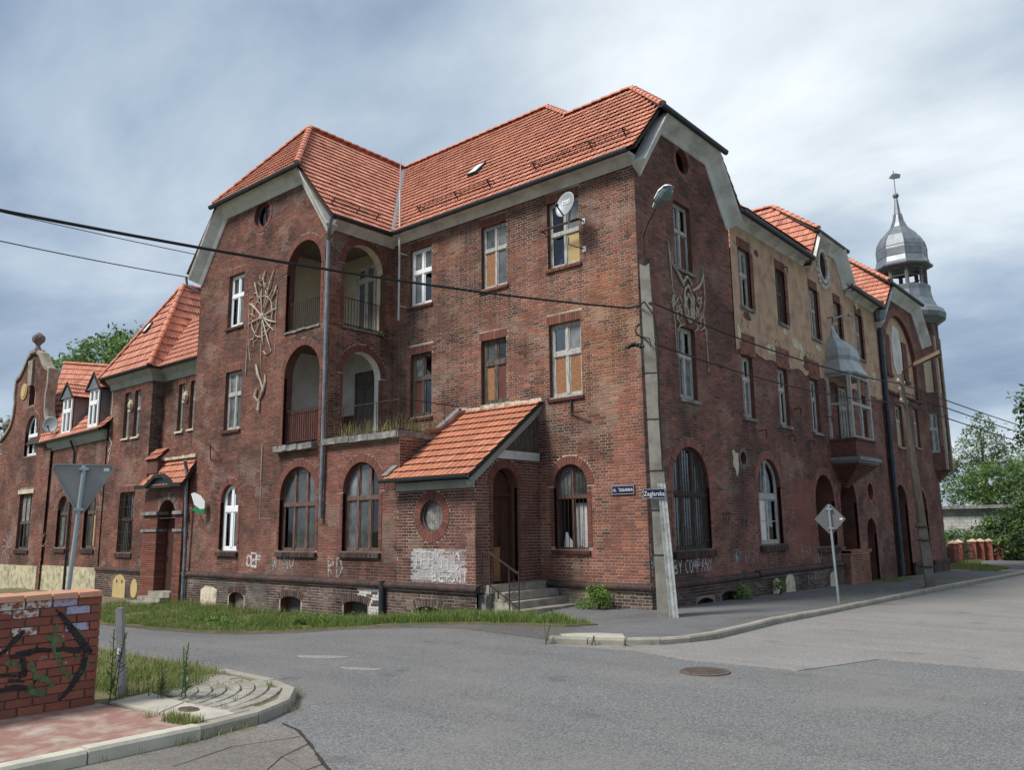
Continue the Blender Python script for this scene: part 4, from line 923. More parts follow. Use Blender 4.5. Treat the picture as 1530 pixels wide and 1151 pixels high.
window(BLD, RIGHT, 6.55, 8.25, 1.38, 9, zs=3.2, cols=2, zt=2.86, fw_=.1, fill={(0, 0): WALLW}, bars=(2.1,), name='arched_window', label='arched white window with broken panes')
for i, (a, b) in enumerate(p1): window(BLD, RIGHT, a, b, 5.28, 7.22, zt=6.5, curtain=(a+.1, b-.1, 5.4, 6.4) if i % 2 == 0 else None, fw_=.085)
q = MB(); q.prism(RIGHT, circ(2.7, 12.48, .38), -.17, -.165); q.build('pane', GLASS, rwall); q = MB(); q.prism(RIGHT, circ(2.7, 12.48, .5), -.5, -.45); q.prism(RIGHT, circ(5.66, 3.98, .3), -.4, -.3); q.build('opening_back', ROOM, rwall)
# niches: back walls
for f_, l, h_, z0, z1 in ((-.85, 11.1, 13.3, 1.0, 3.9), (-.85, 13.6, 15.8, -.6, 3.9), (-.7, 16.4, 17.9, -.8, 2.4), (-.4, 17.0, 17.8, 2.8, 3.8)): wall('niche_back', rwall, RIGHT.off(f_), rect(l, h_, z0, z1), [], 'right', mort=MORTD)
q = MB(); q.fbox(RIGHT, 13.75, 14.15, .46, 2.8, -.845, -.35); q.build('niche_plaster', OCHRE2, rwall)
q = MB(); q.box(.02, .29, 13.5, 15.7, -.6, .92); q.box(-.05, .36, 13.44, 15.76, .92, 1.0); pb_ = q.build('brick_parapet', MORT, rwall)
wall('parapet_face', pb_, RIGHT.off(.3), rect(13.5, 15.7, -.5, .92), [], 'orange'); wall('parapet_face', pb_, Fr((0, 13.49, 0), (1, 0, 0), (0, -1, 0)), rect(.02, .3, -.5, .92), [], 'orange')
q = MB()
for i in range(27): q.box(-.05, .38+rnd.uniform(-.006, .006), 13.44+i*.086, 13.44+i*.086+.076, .925, 1.03, pick('orange'))
q.build('parapet_coping', BRICKC, pb_)
# end gable house front (same wall line)
hs3 = [dict(poly=arch(21.2, 26.3, 7.95, 9.5, 2.35, 20), mask=ringmask(21.2, 26.3, 7.95, 9.5, 2.35, .12, .3), depth=.18, rm=1), H(21.9, 22.95, 5.45, 7.35), H(24.85, 25.75, 5.6, 7.5)]
for a in ars[3:]: hs3.append(H(a[0], a[1], a[2], zs=a[3], depth=.7))
gwall = wall('end_gable_wall', BLD, RIGHT.off(.04), G3, hs3, 'right', mort=MORTD)
R4 = RIGHT.off(.04)
for a in ars[3:]: ring(gwall, R4, *a, pal='right')
ring(gwall, R4, 21.2, 26.3, 7.95, 9.5, 2.35, wa=.28, pal='right', jambs=False)
for a, b, z0, z1 in ((21.9, 22.95, 5.45, 7.35), (24.85, 25.75, 5.6, 7.5)):
    lintel(gwall, R4, a, b, z1, pal='right'); sill(gwall, R4, a, b, z0, bricks=False, m=LEDGE)
    window(BLD, R4, a, b, z0, z1, zt=z0+1.2, fill={(0, 0): YEL, (1, 0): YEL} if a < 23 else {}, fw_=.085)
q = MB(); q.prism(R4, arch(21.2, 26.3, 7.95, 9.5, 2.35, 20), -.22, -.17); bl = q.build('blind_arch_plaster', OCHRE, gwall)
q = MB(); q.prism(R4, [(23.3, 11.4), (22.9, 10.6), (23.0, 9.4), (23.6, 8.6), (24.3, 8.9), (24.5, 10.2), (24.2, 11.3)][::-1], -.168, -.145); q.build('white_patch', WALLW, gwall)
for a in (21.75, 24.55):
    q = MB(); q.fbox(R4, a, a+.75, 8.85, 10.75, -.168, -.12); q.fbox(R4, a-.05, a+.8, 8.7, 8.85, -.168, -.06); q.build('bricked_window', REVEAL, gwall)
for a in ars[3:]:
    wall('niche_back', gwall, R4.off(-.7), rect(a[0]-.1, a[1]+.1, -1, 3.9), [], 'right', mort=MORTD)
    q = MB(); q.fbox(R4, a[0], a[1], 1.75, 3.6, -.68, -.6); q.build('niche_board', DRKW, gwall); q = MB(); q.fbox(R4, a[0], a[1], 1.62, 1.76, -.68, -.5); q.build('niche_sill', LEDGE, gwall)
ledge(R4, 21.0, 26.4, 7.8, .16, .1, REVEAL, gwall)
# plaster skin on the upper storey
p2 = [(6.08, 6.95), (9.02, 9.8), (12.12, 12.95), (14.75, 15.5), (17.3, 18.12)]
PL = [(5.55+i*(20.2-5.55)/60, 7.38+.10*math.sin(i*1.3)*VA(i*.7, 1)-.07*VB(i*1.9, 2)) for i in range(61)]+[(20.2, 11.55), (16.3, 11.55), (16.1, 11.75), (15.3, 12.9), (12.95, 12.9), (12.1, 11.75), (11.95, 11.55), (5.55, 11.55)]
hp = [H(a, b, 8.86, 10.8, kind='rect', depth=.22, rm=1) for a, b in p2]+[dict(poly=circ(13.8, 12.0, .45, .60), depth=.25, rm=1)]
pwall = wall('plastered_wall', BLD, RIGHT.off(.03), PL, hp, zmax=-50, mort=OCHRE)
R3 = RIGHT.off(.03)
for i, (a, b) in enumerate(p2):
    q = MB(); n = int((b-a+.1)/.078)
    for k in range(n+1): q.fbox(R3, a-.05+k*.078, a-.05+k*.078+.068, 10.806, 11.12, -.05, .008, tuple(x*.8 for x in pick('right')))
    for k in range(25):
        z = 8.86+k*.078
        for l, h in ((a-.02, a-.0), (b, b+.24)): q.fbox(R3, l, h, z+.005, z+.072, -.05, .008, tuple(x*.85 for x in pick('right')))
    q.build('brick_surround', BRICK, pwall)
    sill(pwall, R3, a, b, 8.86, bricks=False, m=LEDGE)
    window(BLD, R3, a, b, 8.86, 10.8, zt=9.95, fm=OLDW if i != 1 else DRKW, fw_=.085, curtain=(a+.1, b-.1, 8.95, 9.9) if i in (1, 2) else None)
q = MB(); OC, OZ = 13.8, 12.0
for i in range(24):
    a0, a1 = 2*math.pi*i/24, 2*math.pi*(i+1)/24; f = lambda r, a: (OC+r*.86*math.cos(a), OZ+r*1.15*math.sin(a)); q.prism(R3, [f(.5, a0), f(.62, a0), f(.62, a1), f(.5, a1)], -.02, .07)
for i in range(9):
    a = R(200+i*17); q.lathe(R3.P(OC+.70*math.cos(a), OZ+.92*math.sin(a)), [(.01, -.09), (.08, -.05), (.10, .02), (.05, .1), (.01, .12)], 7)
for s in (-1, 1): q.tube([R3.P(OC+s*(.52+.1*math.sin(i)), OZ+.05-.12*i, .04) for i in range(8)], .035, 6)
ov = q.build('oval_window_frame', mat('pale oval surround', (.55, .53, .50), .9, var=.15, vscale=6, dark=(.3, .27, .24), dscale=5, damt=.7), BLD); q = MB(); q.prism(R3, circ(OC, OZ, .46, .61), -.2, -.19); q.build('pane', GLASS, ov); q = MB(); q.prism(R3, circ(OC, OZ, .55, .7), -.6, -.55); q.build('room', ROOM, ov)
for k, (uu, zz, w_, h_) in enumerate(((6.5, 8.55, .3, .16), (8.3, 7.75, .5, .2), (10.6, 8.3, .55, .22), (11.3, 7.7, .4, .3), (9.5, 8.6, .3, .12), (12.6, 8.5, .35, .14), (16.6, 8.0, .4, .3), (19.2, 8.3, .3, .3), (17.6, 11.2, .25, .2), (7.5, 10.9, .2, .15), (10.9, 7.9, .2, .35), (5.8, 7.9, .15, .3))):
    q = MB(); n = 11; q.prism(R3, [(uu+w_*(.55+.6*VA(i*1.3, k))*math.cos(2*math.pi*i/n), zz+h_*(.5+.7*VB(i*1.7, k*2.1))*math.sin(2*math.pi*i/n)) for i in range(n)], -.02, .006+.001*k); q.build('plaster_scar', CREAM if k % 3 else REVEAL, pwall)
for a, b in p1:
    q = MB()
    for k in range(9):
        z = 7.24+k*.078
        for i in range(5):
            l = a-.1+i*(b-a+.3)/5; q.fbox(R3, l+.005, l+(b-a+.3)/5-.005, z+.005, z+.073, -.05, .012+rnd.uniform(-.003, .003), pick('right'))
    q.build('brick_panel', BRICK, pwall)
# faded wall lettering and stucco shield
for s, u, sz in (('AS', 6.25, .62), ('SIKO', 8.3, .62), ('FEDO', 12.2, .62), ('ZELU', 18.6, .6)): text_obj(s, sz, pwall, R3, u, 7.95 if u > 6.5 else 8.15, .004, PRED, ext=.001, sx=1.15)
# oriel
ori = MB(); OX = .95
q = MB(); u0, u1 = 13.2, 15.5
for a, b, z0, z1, d1 in ((u0, u0+.14, 5.1, 7.55, .9), (u1-.14, u1, 5.1, 7.55, .9)): q.fbox(RIGHT, a, b, z0, z1, .78, .9)
for a in (u0+.02, u1-.10): q.fbox(RIGHT, a, a+.08, 5.1, 7.55, 0, .1)
q.fbox(RIGHT, u0+.14, u1-.14, 6.35, 6.47, .8, .9); q.fbox(RIGHT, u0+.14, u1-.14, 7.43, 7.55, .8, .9); q.fbox(RIGHT, u0+.14, u1-.14, 5.1, 5.2, .8, .9); q.fbox(RIGHT, u0+1.05, u0+1.15, 5.2, 7.43, .82, .89)
for z in (6.38, 7.47): q.box(.1, .8, u0+.03, u0+.12, z, z+.08); q.box(.1, .8, u1-.12, u1-.03, z, z+.08)
of = q.build('oriel', OLDW, BLD, label='wooden bay window with a zinc cap')
q = MB(); q.box(-.02, .92, u0+.02, u1-.02, 4.45, 5.08); q.box(-.02, .98, u0-.03, u1+.03, 5.05, 5.12); q.build('oriel_parapet', mat('oriel brick', (.13, .055, .045), .9, var=.35, vscale=9, dark=(.06, .04, .04), dscale=4, damt=.7), of)
q = MB(); q.box(-.02, 1.08, u0-.12, u1+.12, 4.28, 4.42); q.box(-.02, 1.0, u0-.05, u1+.05, 4.2, 4.3); q.build('oriel_moulding', LEAD, of)
q = MB()
for i in range(10): t = i/10; q.box(-.02, .92*(1-t)**1.0+.05, u0+.02+t*1.0, u1-.02-t*1.0, 4.2-(i+1)*.085, 4.2-i*.085-.008)
q.build('oriel_corbel', REVEAL, of)
q = MB(); q.box(-.6, -.02, u0+.1, u1-.1, 5.1, 7.5); q.build('oriel_back_wall', WALLW, of)
window(of, RIGHT.off(.13), 14.3, 15.05, 5.15, 7.2, zt=6.4, fw_=.08, dep=.02, room=False, glass=True)
q = MB(); cy_ = (u0+u1)/2; prof = [(1.0, .70, 7.55), (1.04, .72, 7.62), (.92, .62, 7.85), (.78, .52, 8.15), (.82, .56, 8.3), (.78, .54, 8.6), (.56, .40, 8.9), (.26, .20, 9.15), (.1, .08, 9.5), (.04, .04, 9.75)]
vs = []; 
for d, wv, z in prof:
    wv *= 1.75
    for x, y in ((-.0, -wv), (d*.62, -wv), (d, -wv*.55), (d, wv*.55), (d*.62, wv), (-.0, wv)): vs.append((x, cy_+y, z))
q.add(vs, [(i*6+j, i*6+j+1, (i+1)*6+j+1, (i+1)*6+j) for i in range(len(prof)-1) for j in range(5)]+[(5, 4, 3, 2, 1, 0)])
q.tube([(.05, cy_, 9.7), (.12, cy_, 9.95), (.35, cy_+.5, 10.15), (.5, cy_+.8, 10.2)], .03, 6); q.lathe((.5, cy_+.8, 10.2), [(.01, -.09), (.07, -.06), (.09, 0), (.06, .07), (.01, .09)], 8)
q.build('oriel_cap', mat('pale zinc', (.36, .385, .40), .55, metal=.4, var=.25, vscale=2.5, dark=(.19, .20, .21), dscale=2.5, damt=.7), of)
# --- cornices, verges, gutters
CP = [(0, -.20), (.03, -.23), (.08, -.17), (.2, -.06), (.36, 0), (.36, .05), (0, .05)]
cornice(BLD, [(-9.55, 0, 11.68), (.06, 0, 11.68)], prof=CP); cornice(BLD, [(-9.55, -2.6, 11.6), (-9.55, 0, 11.6)], prof=CP)
VP = [(-.34, 0), (-.34, .04), (-.30, .07), (-.22, .12), (-.08, .26), (.06, .40), (.12, .43), (.12, 0)]
def verge(fr, pts): q = MB(); q.sweep([fr.P(u, z, .0) for u, z in pts], VP, fr.n); return q.build('gable_cornice', WHITEP, BLD)
verge(WING, [(-9.36, 11.35), (-11.06, 13.74), (-16.04, 13.74), (-17.76, 11.35)])
verge(RIGHT, [(5.66, 11.32), (4.3, 13.22), (1.32, 13.22), (-.02, 11.4)]); verge(R3, [(16.3, 11.7), (15.4, 12.95), (12.85, 12.95), (11.95, 11.6)]); verge(R4, [(28.3, 10.7), (26.45, 12.8), (22.0, 12.8), (20.1, 10.75)])
cornice(BLD, [(0, 5.6, 11.72), (0, 12.0, 11.72)], prof=CP); cornice(BLD, [(0, 16.3, 11.55), (0, 20.1, 11.55)], prof=CP)
gutter(BLD, [(-9.0, -.46, 11.70), (.12, -.46, 11.70)]); gutter(BLD, [(-9.06, -2.95, 11.62), (-9.06, -.5, 11.66)]); gutter(BLD, [(.45, 5.7, 11.76), (.45, 11.7, 11.70)], .09); gutter(BLD, [(.45, 15.6, 11.55), (.45, 20.0, 11.5)], .09)
gutter(BLD, [(-16.35, -3.04, 13.82), (-10.7, -3.04, 13.82)], .08); gutter(BLD, [(.46, .8, 13.36), (.46, 4.75, 13.36)], .08); gutter(BLD, [(.38, 12.4, 13.06), (.38, 16.0, 13.06)], .08); gutter(BLD, [(.5, 21.2, 12.98), (.5, 26.9, 12.98)], .08)
# brackets under the gutter
for i in range(7): x = -8.3+i*1.25; q = MB(); q.box(x, x+.04, -.42, -.28, 11.70, 11.75); q.build('gutter_bracket', GUT, BLD)
for i in range(4): y = 6.6+i*1.8; q = MB(); q.box(.25, .42, y, y+.04, 11.70, 11.75); q.build('gutter_bracket', GUT, BLD)
# --- roofs
mr = roof(BLD, 'main_roof', (0, -.44, 11.74), (1, 0, 0), (0, 1, 1.156), [(-9.08, 0), (.32, 0), (.32, 2.15), (-1.6, 4.92), (-4.13, 4.92), (-5.87, 6.79), (-13.55, 6.79)], individual=100)
ridge(mr, (-4.2, 2.80, 15.5), (-1.6, 2.80, 15.5)); ridge(mr, (-13.5, 4.0, 16.93), (-5.85, 4.0, 16.93)); ridge(mr, (.40, .98, 13.46), (-1.63, 2.8, 15.5)); ridge(mr, (-4.13, 2.8, 15.5), (-5.87, 4.0, 16.9))
roof(BLD, 'hipped_gable_roof', (.44, 0, 13.40), (0, 1, 0), (-2.04, 0, 2.05), [(.85, 0), (4.75, 0), (2.8, 2.89)])
roof(BLD, 'rear_roof', (0, 6.05, 11.74), (-1, 0, 0), (0, -1, 1.156), [(-.32, 0), (4.1, 0), (4.1, 4.92), (1.6, 4.92), (-.32, 2.15)])
q = MB(); q.add([(-4.13, 2.78, 15.45), (-4.13, 5.2, 15.45), (-5.87, 4, 16.8), (-5.87, 8.4, 11.7), (-4.13, 6, 11.7)], [(0, 1, 2), (1, 4, 3, 2)]); q.add([(-5.87, 4, 16.8), (-5.87, 8.4, 11.7), (-17.6, 8.4, 11.7), (-13.5, 4, 16.8)], [(0, 1, 2, 3)]); q.build('rear_roof', mat('plain far tiles', (.38, .12, .07), .8, var=.2, vscale=3), BLD)
sl = math.hypot(4.45, 5.2)
wr = roof(BLD, 'wing_roof', (-9.08, 0, 11.66), (0, 1, 0), (-4.45, 0, 5.2), [(-2.97, 0), (-.44, 0), (4.0, sl*.999), (-.75, sl), (-2.97, sl*.42)])
roof(BLD, 'wing_roof', (-17.98, 0, 11.66), (0, -1, 0), (4.45, 0, 5.2), [(2.97, 0), (2.97, sl*.42), (.75, sl), (-6, sl), (-6, 0)])
roof(BLD, 'wing_hip_roof', (-13.53, -3.04, 13.86), (1, 0, 0), (0, 2.29, 3.0), [(-2.62, 0), (2.62, 0), (0, 3.77)])
ridge(wr, (-10.93, -3.02, 13.92), (-13.53, -.75, 16.95)); ridge(wr, (-16.13, -3.02, 13.92), (-13.53, -.75, 16.95)); ridge(wr, (-13.53, 4.1, 16.95), (-13.53, -.75, 16.95))
q = MB(); q.bar((-9.02, -.40, 11.80), (-13.5, 4.0, 16.93), .26, .05, up=(0, 0, 1)); q.build('valley_gutter', LEAD, mr)
# skylights, snow guards, lightning rod
def skylight(parent, O, U, S, u, s, w_, h):
    O, U, S = Vector(O), Vector(U).normalized(), Vector(S).normalized(); Nn = U.cross(S); f = lambda a, b, c: tuple(O+U*a+S*b+Nn*c)
    q = MB(); q.hexa([f(u, s, 0), f(u+w_, s, 0), f(u+w_, s+h, 0), f(u, s+h, 0), f(u, s, .14), f(u+w_, s, .14), f(u+w_, s+h, .1), f(u, s+h, .1)]); o = q.build('skylight', GUT, parent)
    q = MB(); q.hexa([f(u+.04, s+.04, .13), f(u+w_-.04, s+.04, .13), f(u+w_-.04, s+h-.04, .09), f(u+.04, s+h-.04, .09), f(u+.04, s+.04, .15), f(u+w_-.04, s+.04, .15), f(u+w_-.04, s+h-.04, .11), f(u+.04, s+h-.04, .11)]); q.build('pane', mat('bright skylight', (.75, .78, .8), .15), o)
skylight(mr, (0, -.44, 11.74), (1, 0, 0), (0, 1, 1.156), -7.15, 2.5, .42, .72)
q = MB(); O, S = Vector((0, -.44, 11.74)), Vector((0, 1, 1.156)).normalized(); Nn = Vector((1, 0, 0)).cross(S)
for x in (-8.2, -6.5, -5.1, -3.3, -1.3, -.2): p = O+S*.75+Vector((x, 0, 0)); q.bar(p, p+Nn*.3+S*.0, .03); q.bar(p+Nn*.28, p+S*.35, .02)
for a, b in ((-8.3, -5.0), (-3.4, -.1)):
    for k in (.14, .26): q.bar(O+S*.75+Nn*k+Vector((a, 0, 0)), O+S*.75+Nn*k+Vector((b, 0, 0)), .018)
O2, S2 = Vector((-9.08, 0, 11.66)), Vector((-4.45, 0, 5.2)).normalized(); N2 = Vector((0, 1, 0)).cross(S2)
for k in (.14, .26): q.bar(O2+S2*.6+N2*k+Vector((0, -2.8, 0)), O2+S2*.6+N2*k+Vector((0, -.8, 0)), .018)
for y in (-2.7, -1.7, -.9): p = O2+S2*.6+Vector((0, y, 0)); q.bar(p, p+N2*.28, .03)
q.build('snow_guard', IRON, BLD)
q = MB(); q.bar((-8.85, -.35, 8.7), (-8.85, -.35, 13.2), .045); q.bar((-8.85, -.35, 13.2), (-8.85, -.35, 14.4), .02); q.bar((-8.85, -.35, 9.2), (-8.85, 0, 9.2), .03); q.bar((-8.85, -.35, 11.0), (-8.85, 0, 11.0), .03); q.build('lightning_rod', mat('pale rod', (.55, .55, .55), .6), BLD)
pipe(BLD, [(-9.12, -2.9, 11.66), (-9.3, -2.85, 11.3), (-9.58, -2.66, 11.0), (-9.58, -2.66, 4.75), (-9.6, -2.66, 2.35)], .062)
pipe(BLD, [(-18.0, -2.95, 11.5), (-18.0, -2.9, 11.2), (-17.65, -2.6, 10.95)], .05, collars=False)
pipe(BLD, [(-6.7, -2.72, .62), (-6.7, -2.72, -.55)], .085, m=GUT, collars=False)
pipe(BLD, [(.42, 20.0, 11.8), (.2, 20.25, 11.3), (.16, 20.3, 10.9), (.16, 20.3, -.2)], .10, m=mat('dark blue pipe', (.05, .06, .075), .5, metal=.3, var=.3))
q = MB(); q.lathe((.22, 20.22, 11.1), [(.12, -.35), (.24, -.1), (.3, .2), (.3, .3)], 10); q.build('rainwater_head', ZINC, BLD)
q = MB(); q.bar(WING.P(-12.95, 4.75, .03), WING.P(-12.95, 3.6, .03), .03); q.bar(WING.P(-12.95, 3.6, .02), WING.P(-12.95, 2.4, .02), .014); q.bar(WING.P(-12.95, 2.4, .02), WING.P(-12.3, 2.35, .02), .012); q.build('wall_conduit', mat('pale conduit', (.34, .30, .28), .7), BLD)
# cross gable roof over the plaster wall, its main roof, end gable roof
roof(BLD, 'side_roof', (.45, 0, 11.88), (0, 1, 0), (-4.2, 0, 3.4), [(6.0, 0), (11.7, 0), (11.7, 5.2), (6.0, 5.2)], exp=.34)
roof(BLD, 'side_roof', (.45, 0, 11.62), (0, 1, 0), (-4.2, 0, 3.4), [(16.4, 0), (20.2, 0), (20.2, 5.2), (15.0, 5.2)], exp=.34)
cg = roof(BLD, 'cross_gable_roof', (0, 11.7, 11.53), (1, 0, 0), (0, 2.4, 3.5), [(-5.5, 0), (.32, 0), (.32, 1.9), (-1.9, 4.24), (-5.5, 4.24)], exp=.36, pal='old')
roof(BLD, 'cross_gable_roof', (0, 16.5, 11.53), (-1, 0, 0), (0, -2.4, 3.5), [(-.32, 0), (5.5, 0), (5.5, 4.24), (1.9, 4.24), (-.32, 1.9)], exp=.36)
roof(BLD, 'cross_gable_roof', (.36, 0, 13.1), (0, 1, 0), (-2.26, 0, 1.93), [(12.5, 0), (15.9, 0), (14.1, 2.95)], exp=.36)
ridge(cg, (-5.5, 14.1, 15.1), (-1.9, 14.1, 15.1)); ridge(cg, (.34, 12.75, 13.2), (-1.9, 14.1, 15.1))
eg = roof(BLD, 'end_gable_roof', (0, 19.2, 10.35), (1, 0, 0), (0, 5.0, 5.05), [(-7, 0), (-.1, 0), (-.1, 1.45), (.42, 1.45), (.42, 3.7), (-2.3, 7.1), (-7, 7.1)], exp=.38)
roof(BLD, 'end_gable_roof', (.48, 0, 13.02), (0, 1, 0), (-2.78, 0, 2.4), [(21.3, 0), (27.1, 0), (24.2, 3.67)], exp=.38)
roof(BLD, 'end_gable_roof', (0, 29.2, 10.35), (-1, 0, 0), (0, -5.0, 5.05), [(-.42, 0), (7, 0), (7, 7.1), (2.3, 7.1), (-.42, 3.7)], exp=.38)
ridge(eg, (.44, 21.45, 13.1), (-2.3, 24.2, 15.5), step=.4); ridge(eg, (-7, 24.2, 15.5), (-2.3, 24.2, 15.5), step=.4)
# bodies behind the facades
q = MB()
q.box(-17.55, -12.6, 2.0, 8.2, -.9, 11.5); q.box(-9.4, -.3, 3.2, 5.9, -.9, 11.5); q.box(-4.2, -2.0, 5.9, 28.4, -.9, 11.5); q.box(-12.5, -9.4, 3.2, 8.2, -.9, 11.5)
q.box(-10, -2.0, 20.2, 28.5, -.9, 10.4); q.build('rear_walls', REVEAL, BLD)
q = MB(); q.box(-10, 0, 28.3, 28.55, -.9, 10.9); q.build('far_end_wall', REVEAL, BLD)

BANDM = mat('sooty moulded brick band', (.05, .036, .034), .75, var=.35, vscale=4, dark=(.15, .062, .05), dscale=1.6, damt=.6)
# --- plinth, band course, cellar openings
def seg(u0, u1, z0, h): return [(u0, z0), (u1, z0), (u1, z0+h*.75), (u0*.25+u1*.75, z0+h*.95), ((u0+u1)/2, z0+h), (u0*.75+u1*.25, z0+h*.95), (u0, z0+h*.75)]
PW, PF, PR = WING.off(.07), FRONT.off(.07), RIGHT.off(.07)
def cellar(parent, fr, u0, u1, z0, h, m=ROOM):
    q = MB(); c = (u0+u1)/2
    for i in range(13):
        t0, t1 = -1+2*i/13+.02, -1+2*(i+1)/13-.02; hw = (u1-u0)/2+.06; f = lambda t, k: (c+t*hw*k, z0+h*.8+.16*h*(1-t*t)*1.1+(k-1)*1.2)
        q.prism(fr, [f(t0, 1), f(t1, 1), f(t1, 1.16), f(t0, 1.16)], -.06, .015, pick('plinth'))
    q.build('cellar_arch', BRICKC, parent)
cw = [(-14.5, -13.6), (-11.55, -10.5), (-8.45, -7.4), (-5.55, -4.4)]
chs = [dict(poly=seg(a, b, -.52+.02*i, .55 if i < 3 else .5), mask=[(a-.06, -.6), (b+.06, -.6), (b+.06, .12), (a-.06, .12)], depth=.3, rm=1) for i, (a, b) in enumerate(cw)]
def whit(u, z, c):
    f = .8*ss(-7.75, -7.72, u)*(1-ss(-6.82, -6.8, u))*(rnd.random() < .8); g = .35*(fbm(u*1.1, z*2+4) > .52)*ss(-18, -14, u)*(u < -9.6)
    return tuple((a*(1-g)+.16*g)*(1-f)+.62*f for a in c)
pp = wall('plinth', BLD, PW, [(-17.6, -1.1), (-3.31, -1.1), (-3.31, .45), (-17.6, .45)], chs, 'plinth', tint=whit)
for a, b in cw: cellar(pp, PW, a, b, -.52, .55)
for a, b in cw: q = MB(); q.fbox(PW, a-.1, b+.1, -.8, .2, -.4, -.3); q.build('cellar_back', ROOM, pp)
q = MB(); q.fbox(PW, -14.45, -13.65, -.6, .0, -.29, -.2); q.build('cellar_infill', mat('grey brick infill', (.16, .14, .12), .95, var=.4, vscale=9), pp)
q = MB(); q.prism(PW, [(-16.3, -.75), (-15.3, -.75), (-15.25, .05), (-15.5, .13), (-16.0, .15), (-16.3, .02)], -.02, .012); q.build('cellar_infill', CREAM, pp, label='blocked cellar window rendered cream')
wall('plinth', BLD, PF, [(-3.2, -.5), (.07, -.5), (.07, .45), (-3.2, .45)], [], 'plinth')
rh = [dict(poly=seg(2.2, 3.1, -.25, .35), mask=rect(2.1, 3.2, -.3, .12), depth=.3, rm=1), dict(poly=seg(3.6, 4.6, -.2, .4), mask=rect(3.5, 4.7, -.3, .15), depth=.3, rm=1)]
pr_ = wall('plinth', BLD, PR, [(-.07, -.6), (13.4, -.9), (13.4, .45), (-.07, .45)], rh, 'plinth', mort=MORTD)
q = MB(); q.fbox(PR, 2, 4.8, -.5, .3, -.4, -.3); q.build('cellar_back', ROOM, pr_)
for u, wv, h in ((7.3, .62, .52), (8.35, .75, .62), (12.2, .62, .55)):
    q = MB(); z = gz(0, u)-.05; q.prism(PR, [(u-wv/2, z), (u+wv/2, z), (u+wv/2, z+h*.6), (u+wv*.3, z+h*.9), (u, z+h), (u-wv*.35, z+h*.88), (u-wv/2, z+h*.6)], -.02, .02); q.build('cellar_infill', CREAM, pr_)
for u, wv, h in ((23.1, .8, .5), (26.3, .7, .45)):
    q = MB(); z = gz(0, u)-.05; q.prism(R4, [(u-wv/2, z), (u+wv/2, z), (u+wv/2, z+h*.6), (u, z+h), (u-wv/2, z+h*.6)], -.02, .05); q.build('cellar_infill', CREAM, gwall)
for a, b in ((20.3, 20.65), (22.4, 24.0), (25.7, 28.6)): q = MB(); q.fbox(R4, a, b, -.9, gz(0, a)+.42, 0, .1); q.fbox(R4, a, b, gz(0, a)+.42, gz(0, a)+.55, 0, .15); q.build('plinth', BANDM, gwall)
BP = [(-.02, -.10), (.10, -.10), (.14, -.08), (.165, -.03), (.165, .02), (.14, .06), (.09, .08), (-.02, .10)]
def band(parent, path):
    """moulded brick band: one moulded brick after another"""
    q = MB(); P_ = [Vector(p) for p in path]
    for a, b in zip(P_[:-1], P_[1:]):
        n = max(1, int((b-a).length/.079)); 
        for i in range(n):
            t = (b-a).normalized(); p0, p1 = a+(b-a)*(i/n)+t*.003, a+(b-a)*((i+1)/n)-t*.003
            q.sweep([p0, p1], [(x+rnd.uniform(-.003, .003), y) for x, y in BP], (0, 0, 1))
    return q.build('band_course', BANDM, parent)
band(BLD, [(-17.6, -2.55, .52), (-3.22, -2.585, .52)]); band(BLD, [(-3.3, 0, .52), (.13, 0, .52)]); band(BLD, [(0, -.13, .52), (0, 5.9, .52)]); band(BLD, [(0.02, 5.95, .56), (0.02, 13.4, .56)])
# --- corner turret
TX, TY = -.72, 28.75; TM = Fr((TX, TY, 0), (1, 0, 0), (0, -1, 0))
tur = MB(); 
def octo(r, z, rot=R(22.5)): return [(TX+r*math.cos(rot+i*math.pi/4), TY+r*math.sin(rot+i*math.pi/4), z) for i in range(8)]
for i in range(9): tur.add(octo(.35+.115*i, 3.5+i*.13)+octo(.35+.115*i, 3.5+(i+1)*.13), [(j, (j+1) % 8, 8+(j+1) % 8, 8+j) for j in range(8)]+[tuple(range(7, -1, -1)), tuple(range(8, 16))])
tb = tur.build('corner_turret', REVEAL, BLD, label='octagonal corner turret with a zinc onion cap')
for i in range(8):
    a0, a1 = R(22.5)+i*math.pi/4, R(22.5)+(i+1)*math.pi/4; am = (a0+a1)/2; rr = 1.4; c = rr*math.cos(math.pi/8); hw = rr*math.sin(math.pi/8)
    n_ = (math.cos(am), math.sin(am), 0); u_ = (-math.sin(am), math.cos(am), 0); f = Fr((TX+c*n_[0], TY+c*n_[1], 0), u_, n_)
    hh = [dict(poly=rect(-.3, .3, 5.5, 7.5), depth=.15, rm=1), dict(poly=rect(-.3, .3, 8.6, 10.5), depth=.15, rm=1)] if i in (6, 7, 0, 1, 5) else []
    tw_ = wall('turret_wall', tb, f, [(-hw, 4.6), (hw, 4.6), (hw, 12.45), (-hw, 12.45)], hh, 'right', mort=MORTD)
    if hh:
        q = MB(); q.fbox(f, -.3, .3, 8.6, 10.5, -.14, -.08); q.build('bricked_window', OCHRE2, tw_)
        wf = window(tb, f, -.3, .3, 5.5, 7.5, zt=6.7, fw_=.07, dep=.07, roomd=.6); 
    q = MB(); q.bar(f.P(hw, 4.65, .0), f.P(hw, 11.6, .0), .1); q.build('corner_strip', STUCCO, tw_)
q = MB(); q.lathe((TX, TY, 0), [(1.4, 12.3), (1.55, 12.42), (1.82, 12.6), (1.88, 12.85), (1.76, 13.1), (1.5, 13.3), (1.33, 13.7), (1.25, 14.2), (1.27, 14.45), (1.2, 14.5)], 16, rot=R(22.5)); q.build('turret_skirt', ZINC, tb, smooth=False)
q = MB()
